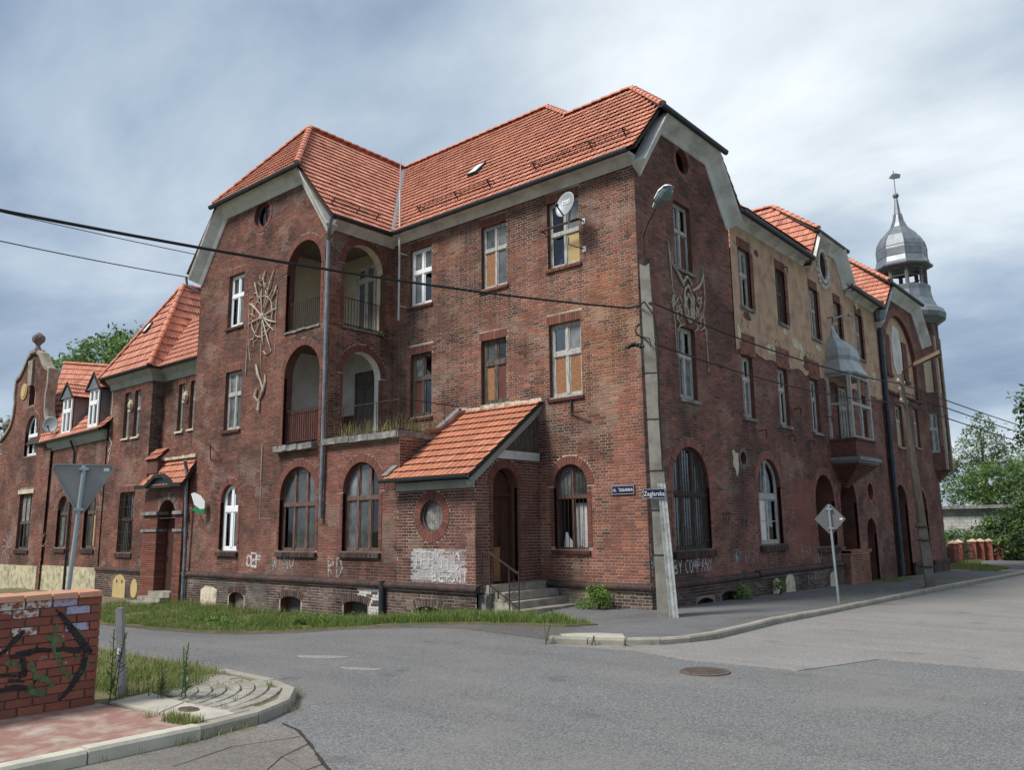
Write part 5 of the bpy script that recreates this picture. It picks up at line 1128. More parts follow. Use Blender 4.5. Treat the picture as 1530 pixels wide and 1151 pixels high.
for i in range(8):
    a = R(22.5)+i*math.pi/4; x, y = TX+1.05*math.cos(a), TY+1.05*math.sin(a); q.lathe((x, y, 0), [(.13, 14.45), (.10, 14.6), (.11, 15.45), (.14, 15.6)], 8)
    b = a+math.pi/4; q.bar((x, y, 15.05), (TX+1.05*math.cos(b), TY+1.05*math.sin(b), 15.05), .05); q.bar((x, y, 15.5), (TX+1.05*math.cos(b), TY+1.05*math.sin(b), 15.5), .16)
q.build('lantern_columns', mat('grey lantern wood', (.13, .125, .125), .8, var=.3), tb)
q = MB(); q.lathe((TX, TY, 0), [(1.1, 15.72), (1.48, 15.8), (1.5, 15.88), (1.33, 16.05), (1.25, 16.35), (1.27, 16.8), (1.2, 17.2), (.98, 17.6), (.68, 17.9), (.42, 18.2), (.26, 18.55), (.18, 18.9), (.07, 20.0)], 8, rot=R(22.5)); 
for i in range(8):
    a = R(22.5)+i*math.pi/4; pr = [(1.5, 15.88), (1.33, 16.05), (1.25, 16.35), (1.27, 16.8), (1.2, 17.2), (.98, 17.6), (.68, 17.9), (.42, 18.2), (.26, 18.6), (.19, 19.0)]
    q.tube([(TX+(r+.008)*math.cos(a), TY+(r+.008)*math.sin(a), z) for r, z in pr], .02, 5)
for z, r in ((16.4, 1.26), (16.95, 1.255)): q.tube([p for p in octo(r, z)+octo(r, z)[:1]], .014, 5)
q.v = [(x, y, z-.2) for x, y, z in q.v]; q.build('onion_cap', ZINC, tb)
q = MB(); q.lathe((TX, TY, 19.95), [(.05, -.05), (.13, .02), (.17, .12), (.13, .22), (.04, .28)], 10); q.bar((TX, TY, 20.0), (TX, TY, 21.55), .04); q.prism(Fr((TX, TY, 0), (.7, .7, 0), (.7, -.7, 0)), [(-.3, 21.1), (-.05, 21.05), (.35, 21.13), (.4, 21.35), (.1, 21.4), (-.1, 21.35)], -.02, .02); q.v = [(x, y, z-.2) for x, y, z in q.v]; q.build('weather_vane', LEAD, tb)
# --- stucco ornaments of the corner building: ship's wheel and anchor on the wing, cartouche on the street gable
def orn(fr, lines, r, parent, name, m=STUCCO, d=.05):
    q = MB()
    for ln in lines: q.tube([fr.P(u, z, d+.02*math.sin(i*2.)) for i, (u, z) in enumerate(ln)], [r*(1+.35*math.sin(i*1.9)) for i in range(len(ln))], 6)
    return q.build(name, m, parent)
cu, cz = -13.28, 9.2
whl = [[(cu+.62*math.cos(R(a)), cz+.72*math.sin(R(a))) for a in range(0, 361, 15)]]
for a in range(8, 360, 45): whl.append([(cu+.05*math.cos(R(a)), cz+.05*math.sin(R(a))), (cu+.62*math.cos(R(a)), cz+.72*math.sin(R(a))), (cu+.88*math.cos(R(a)), cz+1.0*math.sin(R(a)))])
whl += [[(cu+.08, cz+.3), (cu+.42, cz+1.05), (cu+.62, cz+1.55)], [(cu+.1, cz+1.0), (cu+.02, cz+1.35), (cu+.1, cz+1.62)], [(cu-.28, cz+.7), (cu-.5, cz+1.3)], [(cu-.1, cz+1.1), (cu-.25, cz+1.25), (cu-.1, cz+1.32)],
        [(cu, cz), (cu+.3, cz-.6), (cu+.62, cz-1.3), (cu+.35, cz-1.38), (cu+.2, cz-1.25)], [(cu, cz), (cu+.5, cz-.25), (cu+.85, cz-.35)], [(cu, cz), (cu-.45, cz+.4), (cu-.85, cz+.62)], [(cu+.5, cz+.5), (cu+.8, cz+.75), (cu+.78, cz+.95)],
        [(cu-.85, cz+.6), (cu-.82, cz+.1), (cu-.86, cz-.6), (cu-.75, cz-1.1), (cu-.6, cz-1.45)], [(cu+.85, cz+.75), (cu+.82, cz+.2), (cu+.8, cz-.5), (cu+.8, cz-1.6)], [(cu-.88, cz-.8), (cu-.88, cz-1.9)]]
w1 = orn(WING, whl[:9], .021, BLD, 'wheel_relief', d=.04)
for ln in whl[9:17]: orn(WING, [ln], .024, w1, 'tackle_relief')
tw_ = []
for i in range(26):
    a_, r_ = rnd.uniform(0, 6.28), rnd.uniform(.25, 1.05); x_, z_ = cu+r_*.8*math.cos(a_), cz+.15+r_*1.25*math.sin(a_); da = a_+rnd.uniform(-1.2, 1.2); l_ = rnd.uniform(.12, .34); tw_.append([(x_, z_), (x_+l_*.5*math.cos(da), z_+l_*.5*math.sin(da)), (x_+l_*math.cos(da+.6), z_+l_*math.sin(da+.6))])
orn(WING, tw_, .014, w1, 'twig_relief', d=.03)['kind'] = 'stuff'
orn(WING, whl[17:], .011, BLD, 'rope_relief', d=.025)
orn(WING, [[(cu, cz-.75), (cu+.02, cz-1.2), (cu, cz-1.75)]], .012, BLD, 'chain_relief', d=.03)
orn(WING, [[(cu-.22, cz-1.65), (cu-.06, cz-2.0), (cu+.1, cz-2.3), (cu+.2, cz-2.5)], [(cu-.12, cz-2.5), (cu-.2, cz-2.75), (cu-.08, cz-2.9), (cu+.1, cz-2.86), (cu+.26, cz-2.62), (cu+.36, cz-2.3), (cu+.33, cz-2.05)], [(cu+.05, cz-2.9), (cu+.04, cz-3.25)]], .04, BLD, 'anchor_relief')
q = MB(); q.lathe(WING.P(cu, cz, 0), [(.12, -.1), (.14, 0), (.12, .1)], 10); q.build('wheel_hub', STUCCO, w1)
u, z = 2.62, 8.15
car = [[(u+.26*math.cos(R(a)), z+.52*math.sin(R(a))) for a in range(0, 361, 24)], [(u+.14*math.cos(R(a)), z-.05+.36*math.sin(R(a))) for a in range(0, 361, 30)],
       [(u-.25, z+.6), (u-.1, z+.78), (u+.1, z+.78), (u+.25, z+.6)], [(u-.25, z+.5), (u-.5, z+.72), (u-.8, z+1.0), (u-.95, z+1.3)], [(u+.25, z+.45), (u+.55, z+.6), (u+.85, z+.82), (u+.95, z+1.05)],
       [(u-1.0, z+1.6), (u-.95, z+.9), (u-.85, z+.3), (u-.7, z-.3)], [(u+1.0, z+1.0), (u+.98, z+.4), (u+.9, z-.1), (u+.95, z-.7)], [(u-1.0, z+1.55), (u-.97, z+1.3)], [(u+1.0, z+1.3), (u+.97, z+1.05)], [(u-.85, z+.1), (u-.82, z-1.6)], [(u+.98, z-.5), (u+1.0, z-1.8)]]
for i in range(34):
    a, b = u+(-1 if i % 2 else 1)*(.42+rnd.random()*.5), z+.55-1.1*rnd.random(); car.append([(a, b), (a+rnd.uniform(-.15, .15), b-.12), (a+rnd.uniform(-.2, .2), b-.24)])
orn(RIGHT, car[:5], .036, BLD, 'cartouche_relief', d=.045); orn(RIGHT, car[5:7], .018, BLD, 'garland_relief', d=.03); orn(RIGHT, car[7:11], .012, BLD, 'ribbon_relief', d=.025); orn(RIGHT, car[11:], .018, BLD, 'foliage_relief', d=.03)['kind'] = 'stuff'
# small plaster scars and wall irons
q = MB()
for uu, zz in ((5.1, 3.9),): q.prism(RIGHT, [(uu-.2, zz-.15), (uu-.05, zz-.3), (uu+.02, zz-.5), (uu+.12, zz-.38), (uu+.2, zz-.12), (uu+.16, zz+.0), (uu+.2, zz+.2), (uu-.02, zz+.22), (uu-.06, zz+.3), (uu-.22, zz+.26), (uu-.15, zz+.05)], -.02, .012)
q.build('plaster_scar', OCHRE2, rwall)
for fr, uu, zz in ((RIGHT, 9.9, 5.9), (RIGHT, 12.9, 5.9), (RIGHT, 6.9, 4.9), (RIGHT, 9.2, 4.9), (RIGHT, 10.9, 4.85), (FRONT, -3.2, 3.95), (RIGHT, 9.6, 10.9), (RIGHT, 13.9, 9.9)):
    q = MB(); q.bar(fr.P(uu, zz, 0), fr.P(uu+.05, zz+.03, .22), .03); q.bar(fr.P(uu+.05, zz+.03, .22), fr.P(uu+.05, zz-.2, .22), .03); q.build('wall_iron', IRON, BLD)
q = MB(); q.bar(FRONT.P(-2.2, 5.35, .05), FRONT.P(-2.2, 5.0, .05), .04); q.bar(FRONT.P(-2.2, 5.0, .05), FRONT.P(-1.7, 5.0, .25), .035); q.build('wall_iron', IRON, BLD)
q = MB(); q.bar(WING.P(-16.2, 4.95, .02), WING.P(-15.5, 4.9, .45), .03); q.bar(WING.P(-16.2, 4.5, .02), WING.P(-15.5, 4.9, .45), .03); q.build('wall_iron', IRON, BLD)
# graffiti
def glyph(s, u, z, h, wd, fr, m, thick=.035, d=.016, parent=None, gap=.35, jit=.04):
    G = {'J': [[(.1, 1), (.9, 1)], [(.6, 1), (.6, .2), (.4, 0), (.1, .15)]], 'E': [[(.9, 1), (.1, 1), (.1, 0), (.9, 0)], [(.1, .5), (.7, .5)]], 'B': [[(.1, 0), (.1, 1), (.7, .9), (.7, .6), (.1, .5), (.8, .4), (.8, .1), (.1, 0)]], 'R': [[(.1, 0), (.1, 1), (.8, .9), (.8, .6), (.1, .5), (.9, 0)]],
         'S': [[(.85, .9), (.5, 1), (.15, .8), (.3, .55), (.75, .4), (.8, .15), (.4, 0), (.1, .1)]], 'O': [[(.5, 1), (.15, .75), (.15, .25), (.5, 0), (.85, .25), (.85, .75), (.5, 1)]], 'T': [[(.05, 1), (.95, 1)], [(.5, 1), (.5, 0)]], 'F': [[(.9, 1), (.1, 1), (.1, 0)], [(.1, .5), (.7, .5)]],
         'C': [[(.9, .9), (.5, 1), (.15, .7), (.15, .3), (.5, 0), (.9, .15)]], 'M': [[(.05, 0), (.15, 1), (.5, .4), (.85, 1), (.95, 0)]], 'P': [[(.15, 0), (.15, 1), (.8, .9), (.8, .55), (.15, .45)]], 'A': [[(.05, 0), (.5, 1), (.95, 0)], [(.25, .4), (.75, .4)]], 'N': [[(.1, 0), (.1, 1), (.9, 0), (.9, 1)]], 'Y': [[(.1, 1), (.5, .5), (.9, 1)], [(.5, .5), (.4, 0)]],
         'Z': [[(.1, 1), (.9, 1), (.1, 0), (.9, 0)]], 'H': [[(.1, 0), (.1, 1)], [(.9, 0), (.9, 1)], [(.1, .5), (.9, .5)]], 'W': [[(.05, 1), (.25, 0), (.5, .6), (.75, 0), (.95, 1)]], 'I': [[(.5, 0), (.5, 1)]], '2': [[(.1, .85), (.5, 1), (.85, .75), (.1, 0), (.9, 0)]], '4': [[(.7, 0), (.7, 1), (.1, .35), (.95, .35)]], '5': [[(.9, 1), (.2, 1), (.15, .55), (.7, .6), (.8, .2), (.1, 0)]], 'G': [[(.9, .9), (.5, 1), (.15, .7), (.15, .3), (.5, 0), (.9, .2), (.9, .5), (.5, .5)]], 'D': [[(.1, 0), (.1, 1), (.6, .9), (.9, .5), (.6, .1), (.1, 0)]], 'K': [[(.1, 0), (.1, 1)], [(.9, 1), (.1, .45), (.9, 0)]], '@': [[(.5, .3), (.3, .5), (.5, .7), (.7, .5), (.5, .3)], [(.5, 1), (.1, .7), (.1, .3), (.5, 0), (.9, .3), (.9, .7), (.5, 1)]]}
    ls = []
    for ch in s:
        if ch == ' ': u += wd*.7; continue
        for ln in G[ch]: ls.append([(u+x*wd+rnd.uniform(-jit, jit)*wd, z+y*h+rnd.uniform(-jit, jit)*h) for x, y in ln])
        u += wd*(1+gap)
    return strokes(parent, fr, ls, thick, d, m)
glyph('JERSTO', -5.62, .98, .42, .24, PORCHF, PWHITE, .045, parent=pw, gap=.25); glyph('BEF', -4.9, .66, .26, .2, PORCHF, PWHITE, .04, parent=pw); glyph('SHT', -4.2, .66, .26, .15, PORCHF, PWHITE, .035, parent=pw)
glyph('OEF', -13.65, .82, .42, .34, WING, PWHITE, .07, parent=wwall, gap=-.2, jit=.14); glyph('WINO', -12.15, .82, .42, .26, WING, PFAINT, .04, parent=wwall, gap=.15, jit=.1); glyph('RD', -9.3, .66, .55, .3, WING, PFAINT, .06, parent=wwall)
glyph('ZBY COMPANY', .95, .78, .34, .19, RIGHT, PWHITE, .028, parent=rwall, gap=.15); glyph('W', .05, .8, .75, .28, RIGHT, PFAINT, .045, parent=rwall); glyph('HP', 4.05, 2.0, .35, .22, RIGHT, PBLACK, .03, parent=rwall); glyph('YK', 5.2, 1.95, .22, .2, RIGHT, PBLACK, .03, parent=rwall); glyph('GI 24', 5.3, .92, .3, .16, RIGHT, PFAINT, .025, parent=rwall)
strokes(rwall, RIGHT, [[(4.75+.16*math.cos(R(a)), 1.05+.16*math.sin(R(a))), (4.75-.16*math.cos(R(a)), 1.05-.16*math.sin(R(a)))] for a in (0, 45, 90, 135)], .06, .016, PTEAL)
glyph('5H4', 9.6, .85, .45, .24, RIGHT, PFAINT, .03, parent=rwall); glyph('@', 11.0, 1.02-.3, .5, .42, RIGHT, PFAINT, .04, parent=rwall); glyph('HP', 9.85, -.02, .42, .4, PR, PFAINT, .035, parent=pr_); glyph('EJ', 13.3, .62, .5, .3, RIGHT, PFAINT, .035, parent=rwall)
strokes(gwall, R4, [[(20.4+.1*i+rnd.uniform(-.1, .1), .7+rnd.random()*.3), (20.4+.1*i+rnd.uniform(-.2, .2), 1.9+rnd.random()*.5)] for i in range(5)], .05, .016, PFAINT)
# weeds on the terrace edge
GC = [(.16, .20, .06), (.12, .17, .045), (.22, .22, .08), (.30, .27, .12)]
def blades(mb, pts, hmin, hmax, wd=.012, lean=.45, cols=GC):
    for x, y, z in pts:
        h = rnd.uniform(hmin, hmax); a = rnd.random()*6.283; l = rnd.random()*lean*h; w2 = wd*rnd.uniform(.6, 1.3); c = rnd.choice(cols); j = rnd.uniform(.75, 1.25); c = tuple(v*j for v in c)
        b = a+1.57+rnd.uniform(-.5, .5); ux, uy = math.cos(b)*w2/2, math.sin(b)*w2/2; lx, ly = math.cos(a)*l, math.sin(a)*l
        mb.add([(x-ux, y-uy, z), (x+ux, y+uy, z), (x+lx*.35+ux*.7, y+ly*.35+uy*.7, z+h*.6), (x+lx*.35-ux*.7, y+ly*.35-uy*.7, z+h*.6), (x+lx, y+ly, z+h)], [(0, 1, 2, 3), (3, 2, 4)], c)
q = MB(); blades(q, [(rnd.uniform(-9.1, -6.3), rnd.uniform(-2.65, -2.3), 4.68) for _ in range(260)]+[(rnd.uniform(-6.5, -6.2), rnd.uniform(-2.3, -.5), 4.66) for _ in range(160)], .12, .62, .012, .6, [(.20, .20, .07), (.33, .28, .12), (.15, .17, .05), (.38, .33, .18)])
tag(q.build('terrace_weeds', GRASS), 'dry tufts of weeds growing along the terrace ledge', 'weeds', kind='stuff')

# ================================================================== the lower house to its left
SH = thing('side_house', 'two storey brick house with a steep orange hipped roof left of the gabled wing', 'house', (-21.5, -2.4, -.5))
TWF = Fr((0, -2.45, 0), (1, 0, 0), (0, -1, 0)); REC = Fr((0, -1.97, 0), (1, 0, 0), (0, -1, 0)); TWS = Fr((-21.2, 0, 0), (0, 1, 0), (1, 0, 0))
hs = [H(-23.58, -23.05, 5.85, 7.75), H(-22.68, -22.12, 5.85, 7.75), H(-23.38, -22.1, 1.2, 3.6)]
tw = wall('tower_front_wall', SH, TWF, [(-24.95, .42), (-21.2, .42), (-21.2, 8.1), (-24.95, 8.1)], hs, 'wing', soot=(.6, .4))
for h in hs: p = h['poly']; lintel(tw, TWF, p[0][0], p[1][0], p[2][1], pal='wing')
for h in hs[:2]:
    p = h['poly']; sill(tw, TWF, p[0][0], p[1][0], p[0][1], bricks=False, m=CREAM, h=.1); window(SH, TWF, p[0][0], p[1][0], p[0][1], p[2][1], cols=1, zt=7.0, fw_=.07)
sill(tw, TWF, -23.38, -22.1, 1.2, pal='plinth', h=.2); gw = window(SH, TWF, -23.38, -22.1, 1.2, 3.6, zt=2.5, fm=DRKW, label='dark ground floor window behind a grille')
q = MB()
for i in range(10): q.bar(TWF.P(-23.34+i*.133, 1.22, .03), TWF.P(-23.34+i*.133, 3.55, .03), .018)
for z in (1.5, 2.0, 2.5, 3.0, 3.3): q.bar(TWF.P(-23.4, z, .03), TWF.P(-22.1, z, .03), .014)
q.build('window_grille', IRON, gw)
wall('tower_side_wall', SH, TWS, [(-2.45, .42), (-1.97, .42), (-1.97, 8.1), (-2.45, 8.1)], [], 'plinth', mort=MORT)
hs = [H(-19.97, -19.5, 5.88, 7.74), H(-19.05, -18.62, 5.9, 7.76)]
rc = wall('recessed_wall', SH, REC, [(-21.2, .42), (-17.6, .42), (-17.6, 8.1), (-21.2, 8.1)], hs, 'wing', soot=(.6, .4))
for h in hs: p = h['poly']; lintel(rc, REC, p[0][0], p[1][0], p[2][1], pal='wing'); sill(rc, REC, p[0][0], p[1][0], p[0][1], bricks=False, m=CREAM, h=.1); window(SH, REC, p[0][0], p[1][0], p[0][1], p[2][1], cols=1, zt=7.05, fw_=.07)
q = MB()
for fr, uu in ((TWF, -22.87), (REC, -19.27)): q.lathe(fr.P(uu, 7.15, .05), [(.02, -.22), (.13, -.1), (.15, .05), (.06, .22), (.02, .25)], 8)
q.build('stone_mask', OCHRE2, SH)
GP = [(0, -.42), (.03, -.42), (.10, -.2), (.3, -.02), (.32, .05), (0, .05)]
cornice(SH, [(-24.95, -2.45, 8.42), (-21.2, -2.45, 8.42), (-21.2, -1.97, 8.42), (-17.6, -1.97, 8.42)], m=GREENW, prof=GP)
gutter(SH, [(-25.3, -2.86, 8.5), (-20.8, -2.86, 8.5)], .06); gutter(SH, [(-20.85, -2.4, 8.5), (-17.65, -2.4, 8.5)], .06)
t1 = roof(SH, 'tower_roof', (0, -2.85, 8.48), (1, 0, 0), (0, 2.35, 4.22), [(-25.35, 0), (-20.75, 0), (-23.05, 4.83)], exp=.42, tw=.26)
roof(SH, 'tower_roof', (-20.75, 0, 8.48), (0, 1, 0), (-2.3, 0, 4.22), [(-2.85, 0), (6, 0), (6, 4.81), (-.5, 4.81)], exp=.42, tw=.26)
roof(SH, 'tower_roof', (-25.35, 0, 8.48), (0, -1, 0), (2.3, 0, 4.22), [(2.85, 0), (.5, 4.81), (-6, 4.81), (-6, 0)], exp=.42, tw=.26)
ridge(t1, (-20.78, -2.83, 8.56), (-23.05, -.5, 12.78), .12, .42); ridge(t1, (-25.32, -2.83, 8.56), (-23.05, -.5, 12.78), .12, .42); ridge(t1, (-23.05, 5.9, 12.78), (-23.05, -.5, 12.78), .12, .42)
roof(SH, 'recess_roof', (0, -2.42, 8.5), (1, 0, 0), (0, 2.0, 2.6), [(-21.3, 0), (-17.6, 0), (-17.6, 3.2), (-22.6, 3.2)], exp=.36)
skylight(t1, (0, -2.85, 8.48), (1, 0, 0), (0, 2.35, 4.22), -23.75, 2.25, .3, .55)
q = MB(); q.box(-24.9, -18.5, 1.5, 5, -.9, 8.3); q.build('rear_walls', REVEAL, SH)
# its doorway
PP = Fr((0, -2.75, 0), (1, 0, 0), (0, -1, 0))
q = MB(); q.box(-20.6, -17.55, -2.3, -2.2, -.7, 4.6)
dy_ = q.build('doorway', REVEAL, SH, label='arched doorway under a small tiled roof')
for a, b in ((-20.6, -19.5), (-18.15, -17.62)):
    q = MB()
    for k in range(-8, 40):
        z = k*.078
        for u0, u1 in (((a, (a+b)/2-.006), ((a+b)/2+.006, b)) if k % 2 else ((a, a+(b-a)*.3-.006), (a+(b-a)*.3+.006, b))):
            q.box(u0, u1, -2.75+rnd.uniform(-.006, .006), -2.25, z+.006, z+.072, tuple(x*.8 for x in pick('wing')))
    q.build('pillar', BRICK, dy_)
    for z0, z1, o in ((2.62, 2.74, .09), (2.0, 2.1, .06)): q = MB(); q.box(a-o, b+o, -2.75-o, -2.25, z0, z1); q.build('capital', LEDGE, dy_)
q = MB(); n = 22; c, r = -18.82, .67
for i in range(n):
    a0, a1 = math.pi*(i+.06)/n, math.pi*(i+.94)/n; f = lambda k, a: (c+(r+k)*math.cos(a), 2.5+(r+k)*math.sin(a)); q.prism(PP, [f(0, a0), f(.26, a0), f(.26, a1), f(0, a1)], -.5, .0, tuple(x*1.5 for x in pick('plinth')))
q.build('brick_arch', BRICK, dy_)
wall('doorway_wall', dy_, PP.off(-.03), rect(-20.55, -17.65, 2.5, 3.65), [dict(poly=arch(-19.49, -18.15, 2.49, 2.5), mask=arch(-19.75, -17.89, 2.49, 2.5, .93), depth=.4)], 'wing')
q = MB(); q.prism(PP, arch(-19.5, -18.15, -.4, 2.5), -.44, -.38); d = q.build('door', DOORW, dy_)
q = MB(); q.bar(PP.P(-19.3, .9, -.36), PP.P(-19.3, 1.1, -.36), .03); q.build('door_handle', IRON, d)
pr2 = roof(SH, 'doorway_roof', (0, -3.02, 3.68), (1, 0, 0), (0, .6, 1.02), [(-20.7, 0), (-17.2, 0), (-17.2, 1.18), (-19.6, 1.18)], exp=.30, tw=.24, pal='new', individual=80)
q = MB(); q.sweep([(-20.75, -3.06, 3.68), (-19.9, -3.06, 3.68), (-19.5, -3.08, 3.85), (-19.15, -3.09, 4.02), (-18.6, -3.09, 4.04), (-18.2, -3.08, 3.86), (-17.95, -3.06, 3.68), (-17.2, -3.06, 3.66)], [(-.07, -.07), (.07, -.07), (.09, .06), (-.07, .08)], (0, 0, 1)); q.prism(PP, [(-19.9, 3.6), (-17.95, 3.6), (-18.2, 3.83), (-18.6, 4.0), (-19.15, 3.98), (-19.5, 3.82)], .05, .3); q.build('curved_gutter', GUT, pr2)
q = MB()
for i in range(12): q.box(-19.6+i*.2, -19.6+i*.2+.21, -2.62, -2.42, 4.66, 4.74+rnd.random()*.05)
q.build('mortar_fillet', CREAM, pr2)
pr3 = roof(SH, 'small_roof', (0, -2.85, 4.72), (1, 0, 0), (0, .4, .42), [(-20.55, 0), (-19.55, 0), (-19.55, .58), (-20.55, .58)], exp=.3, tw=.15, pal='old', individual=12)
q = MB(); q.box(-20.45, -19.65, -2.8, -2.0, 4.2, 4.7); q.build('small_roof_base', REVEAL, SH)
pipe(SH, [(-17.25, -2.98, 4.5), (-17.32, -2.85, 4.2), (-17.36, -2.72, 1.4), (-17.36, -2.72, -.5)], .062, m=PIPE)
for i, (z, y) in enumerate(((-.15, -2.8), (-.32, -3.15), (-.46, -3.5))):
    q = MB(); q.box(-19.75-.1*i, -18.15, y, -2.25, z-.18, z); q.build('step', STEPS, SH)
PT = TWF.off(.07)
pt = wall('plinth', SH, PT, [(-24.95, -1.1), (-20.6, -1.1), (-20.6, .45), (-24.95, .45)], [], 'plinth'); band(SH, [(-24.95, -2.45, .52), (-20.6, -2.45, .52)])
q = MB(); q.prism(PT, [(-23.3, -.9), (-22.2, -.9), (-22.2, .1), (-22.5, .3), (-22.75, .36), (-23.0, .3), (-23.3, .1)], -.02, .03); yb = q.build('cellar_shutter', YEL, SH, label='yellow pointed board over the cellar window')
q = MB()
for uu in (-22.95, -22.5): q.fbox(PT, uu-.05, uu+.05, .02, .14, .03, .034)
q.build('vent_hole', IRON, yb); q = MB(); q.prism(PT, circ(-21.5, -.15, .28, .36), -.02, .015); q.build('yellow_patch', YEL, SH)
strokes(tw, TWF, [[(-24.75, 8.0), (-24.72, 6.2)], [(-24.8, 6.0), (-24.5, 5.7), (-24.8, 5.4)], [(-24.6, 5.5), (-24.75, 4.9)], [(-24.55, 4.7), (-24.8, 4.3)]], .07, .02, PWHITE)

# ================================================================== far left house with the curved gable
GH = thing('gabled_house', 'low brick house with a scrolled curved gable and two dormers at the far left', 'house', (-30, -2.5, -.6))
LOW = Fr((0, -2.5, 0), (1, 0, 0), (0, -1, 0)); GB = Fr((0, -2.62, 0), (1, 0, 0), (0, -1, 0))
hs = [H(-29.5, -28.4, 1.35, zs=3.1), H(-26.6, -25.45, 1.3, zs=3.1)]
lw = wall('low_front_wall', GH, LOW, [(-31.2, -1.1), (-24.95, -1.1), (-24.95, 6.0), (-31.2, 6.0)], hs, 'wing')
for a, b in ((-29.5, -28.4), (-26.6, -25.45)):
    ring(lw, LOW, a, b, 1.33, 3.1, wa=.18); sill(lw, LOW, a, b, 1.33, pal='plinth', h=.2); window(GH, LOW, a, b, 1.33, 9, zs=3.1, zt=2.85, fm=DRKW, fw_=.08, fill={(1, 0): YEL} if a > -28 else {}, name='arched_window')
GOUT = [(-37.6, -1.1), (-30.75, -1.1), (-30.6, 6.8), (-30.9, 7.1), (-31.4, 7.4), (-31.65, 7.9), (-31.7, 8.6), (-31.55, 9.1), (-31.6, 9.8), (-32.05, 9.95), (-32.5, 10.3), (-32.9, 10.75), (-33.4, 10.95), (-34.0, 10.95), (-34.5, 10.75), (-34.9, 10.3), (-35.35, 9.95), (-35.8, 9.8), (-35.85, 9.1), (-35.7, 8.6), (-35.8, 7.9), (-36.1, 7.4), (-36.6, 7.1), (-37.3, 6.8)]
hs = [H(-33.98, -32.4, 5.75, zs=6.95), dict(poly=arch(-34.0, -33.25, 8.3, 8.95), mask=arch(-34.1, -33.15, 8.25, 8.95, .5), depth=.35, rm=1), H(-34.0, -32.35, 1.25, 3.9)]
gwl = wall('curved_gable_wall', GH, GB, GOUT, hs, 'wing')
ring(gwl, GB, -33.98, -32.4, 5.75, 6.95, wa=.18); ring(gwl, GB, -34.0, -33.25, 8.3, 8.95, wa=.12, jambs=False); sill(gwl, GB, -34.0, -32.35, 1.25, pal='plinth', h=.2)
q = MB(); q.fbox(GB, -34.1, -33.1, 8.2, 9.5, -.4, -.36); q.build('niche_back', ROOM, gwl); q = MB(); q.fbox(GB, -34.2, -32.2, 3.9, 4.1, -.05, .04); q.build('stone_lintel', CREAM, gwl)
window(GH, GB, -33.98, -32.4, 5.75, 9, zs=6.95, zt=6.75, fm=PVC, fw_=.09, name='arched_window', label='white arched window in the curved gable'); window(GH, GB, -34.0, -32.35, 1.25, 3.9, cols=3, zt=2.5, fm=DRKW, fill={(0, 1): LEDGE, (1, 1): LEDGE, (2, 1): LEDGE, (2, 0): LEDGE}, label='ground floor window with broken boards')
q = MB(); q.sweep([GB.P(u, z, 0) for u, z in GOUT[2:]], [(-.04, -.35), (.12, -.35), (.15, .0), (.12, .10), (-.04, .10)], GB.n); q.build('gable_coping', STONE, GH)
q = MB(); q.prism(GB, [(-34.05, 9.3), (-33.55, 9.3), (-33.6, 10.6), (-34.2, 10.6)], -.02, .12); q.fbox(GB, -34.1, -33.3, 10.95, 11.1, -.3, .15); q.build('gable_keystone', STONE, GH)
FINM = mat('dark finial stone', (.17, .14, .13), .95, var=.3, vscale=6)
q = MB(); q.lathe(GB.P(-33.7, 11.1, -.1), [(.22, 0), (.16, .1), (.09, .25), (.11, .3), (.22, .45), (.26, .62), (.22, .8), (.1, .92), (.02, .96)], 12)
for i in range(6): a = i*1.05; q.lathe(GB.P(-33.7+.2*math.cos(a), 11.7, -.1+.2*math.sin(a)), [(.02, -.18), (.09, -.1), (.11, .05), (.08, .16), (.02, .22)], 7)
q.build('gable_finial', FINM, GH); q = MB(); q.lathe(GB.P(-36.9, 7.0, -.1), [(.2, 0), (.12, .15), (.26, .4), (.28, .6), (.1, .85), (.02, .95)], 10); q.build('gable_urn', FINM, GH)
q = MB(); q.prism(GB, circ(-34.65, 9.1, .4, .42), .02, .06); q.prism(GB, circ(-34.65, 9.1, .28, .3), .06, .085); q.build('gable_medallion', YEL, GH)
q = MB(); q.fbox(LOW, -31.0, -25.0, -.95, .55, .0, .035); q.fbox(GB, -37.5, -31.0, -.95, .5, .0, .035); q.build('plinth_render', mat('mouldy cream render', (.48, .43, .28), .95, var=.2, vscale=2, dark=(.16, .15, .11), dscale=3.2, damt=.85, fine=.1), GH)
cornice(GH, [(-31.0, -2.5, 6.16), (-24.95, -2.5, 6.3)], m=GREENW, prof=[(0, -.36), (.05, -.36), (.22, -.02), (.26, .04), (0, .04)])
gutter(GH, [(-31.6, -2.85, 6.2), (-24.9, -2.85, 6.34)], .06)
pipe(GH, [(-28.0, -2.8, 6.1), (-28.0, -2.58, 5.6), (-28.0, -2.58, -.6)], .05, m=GUT)
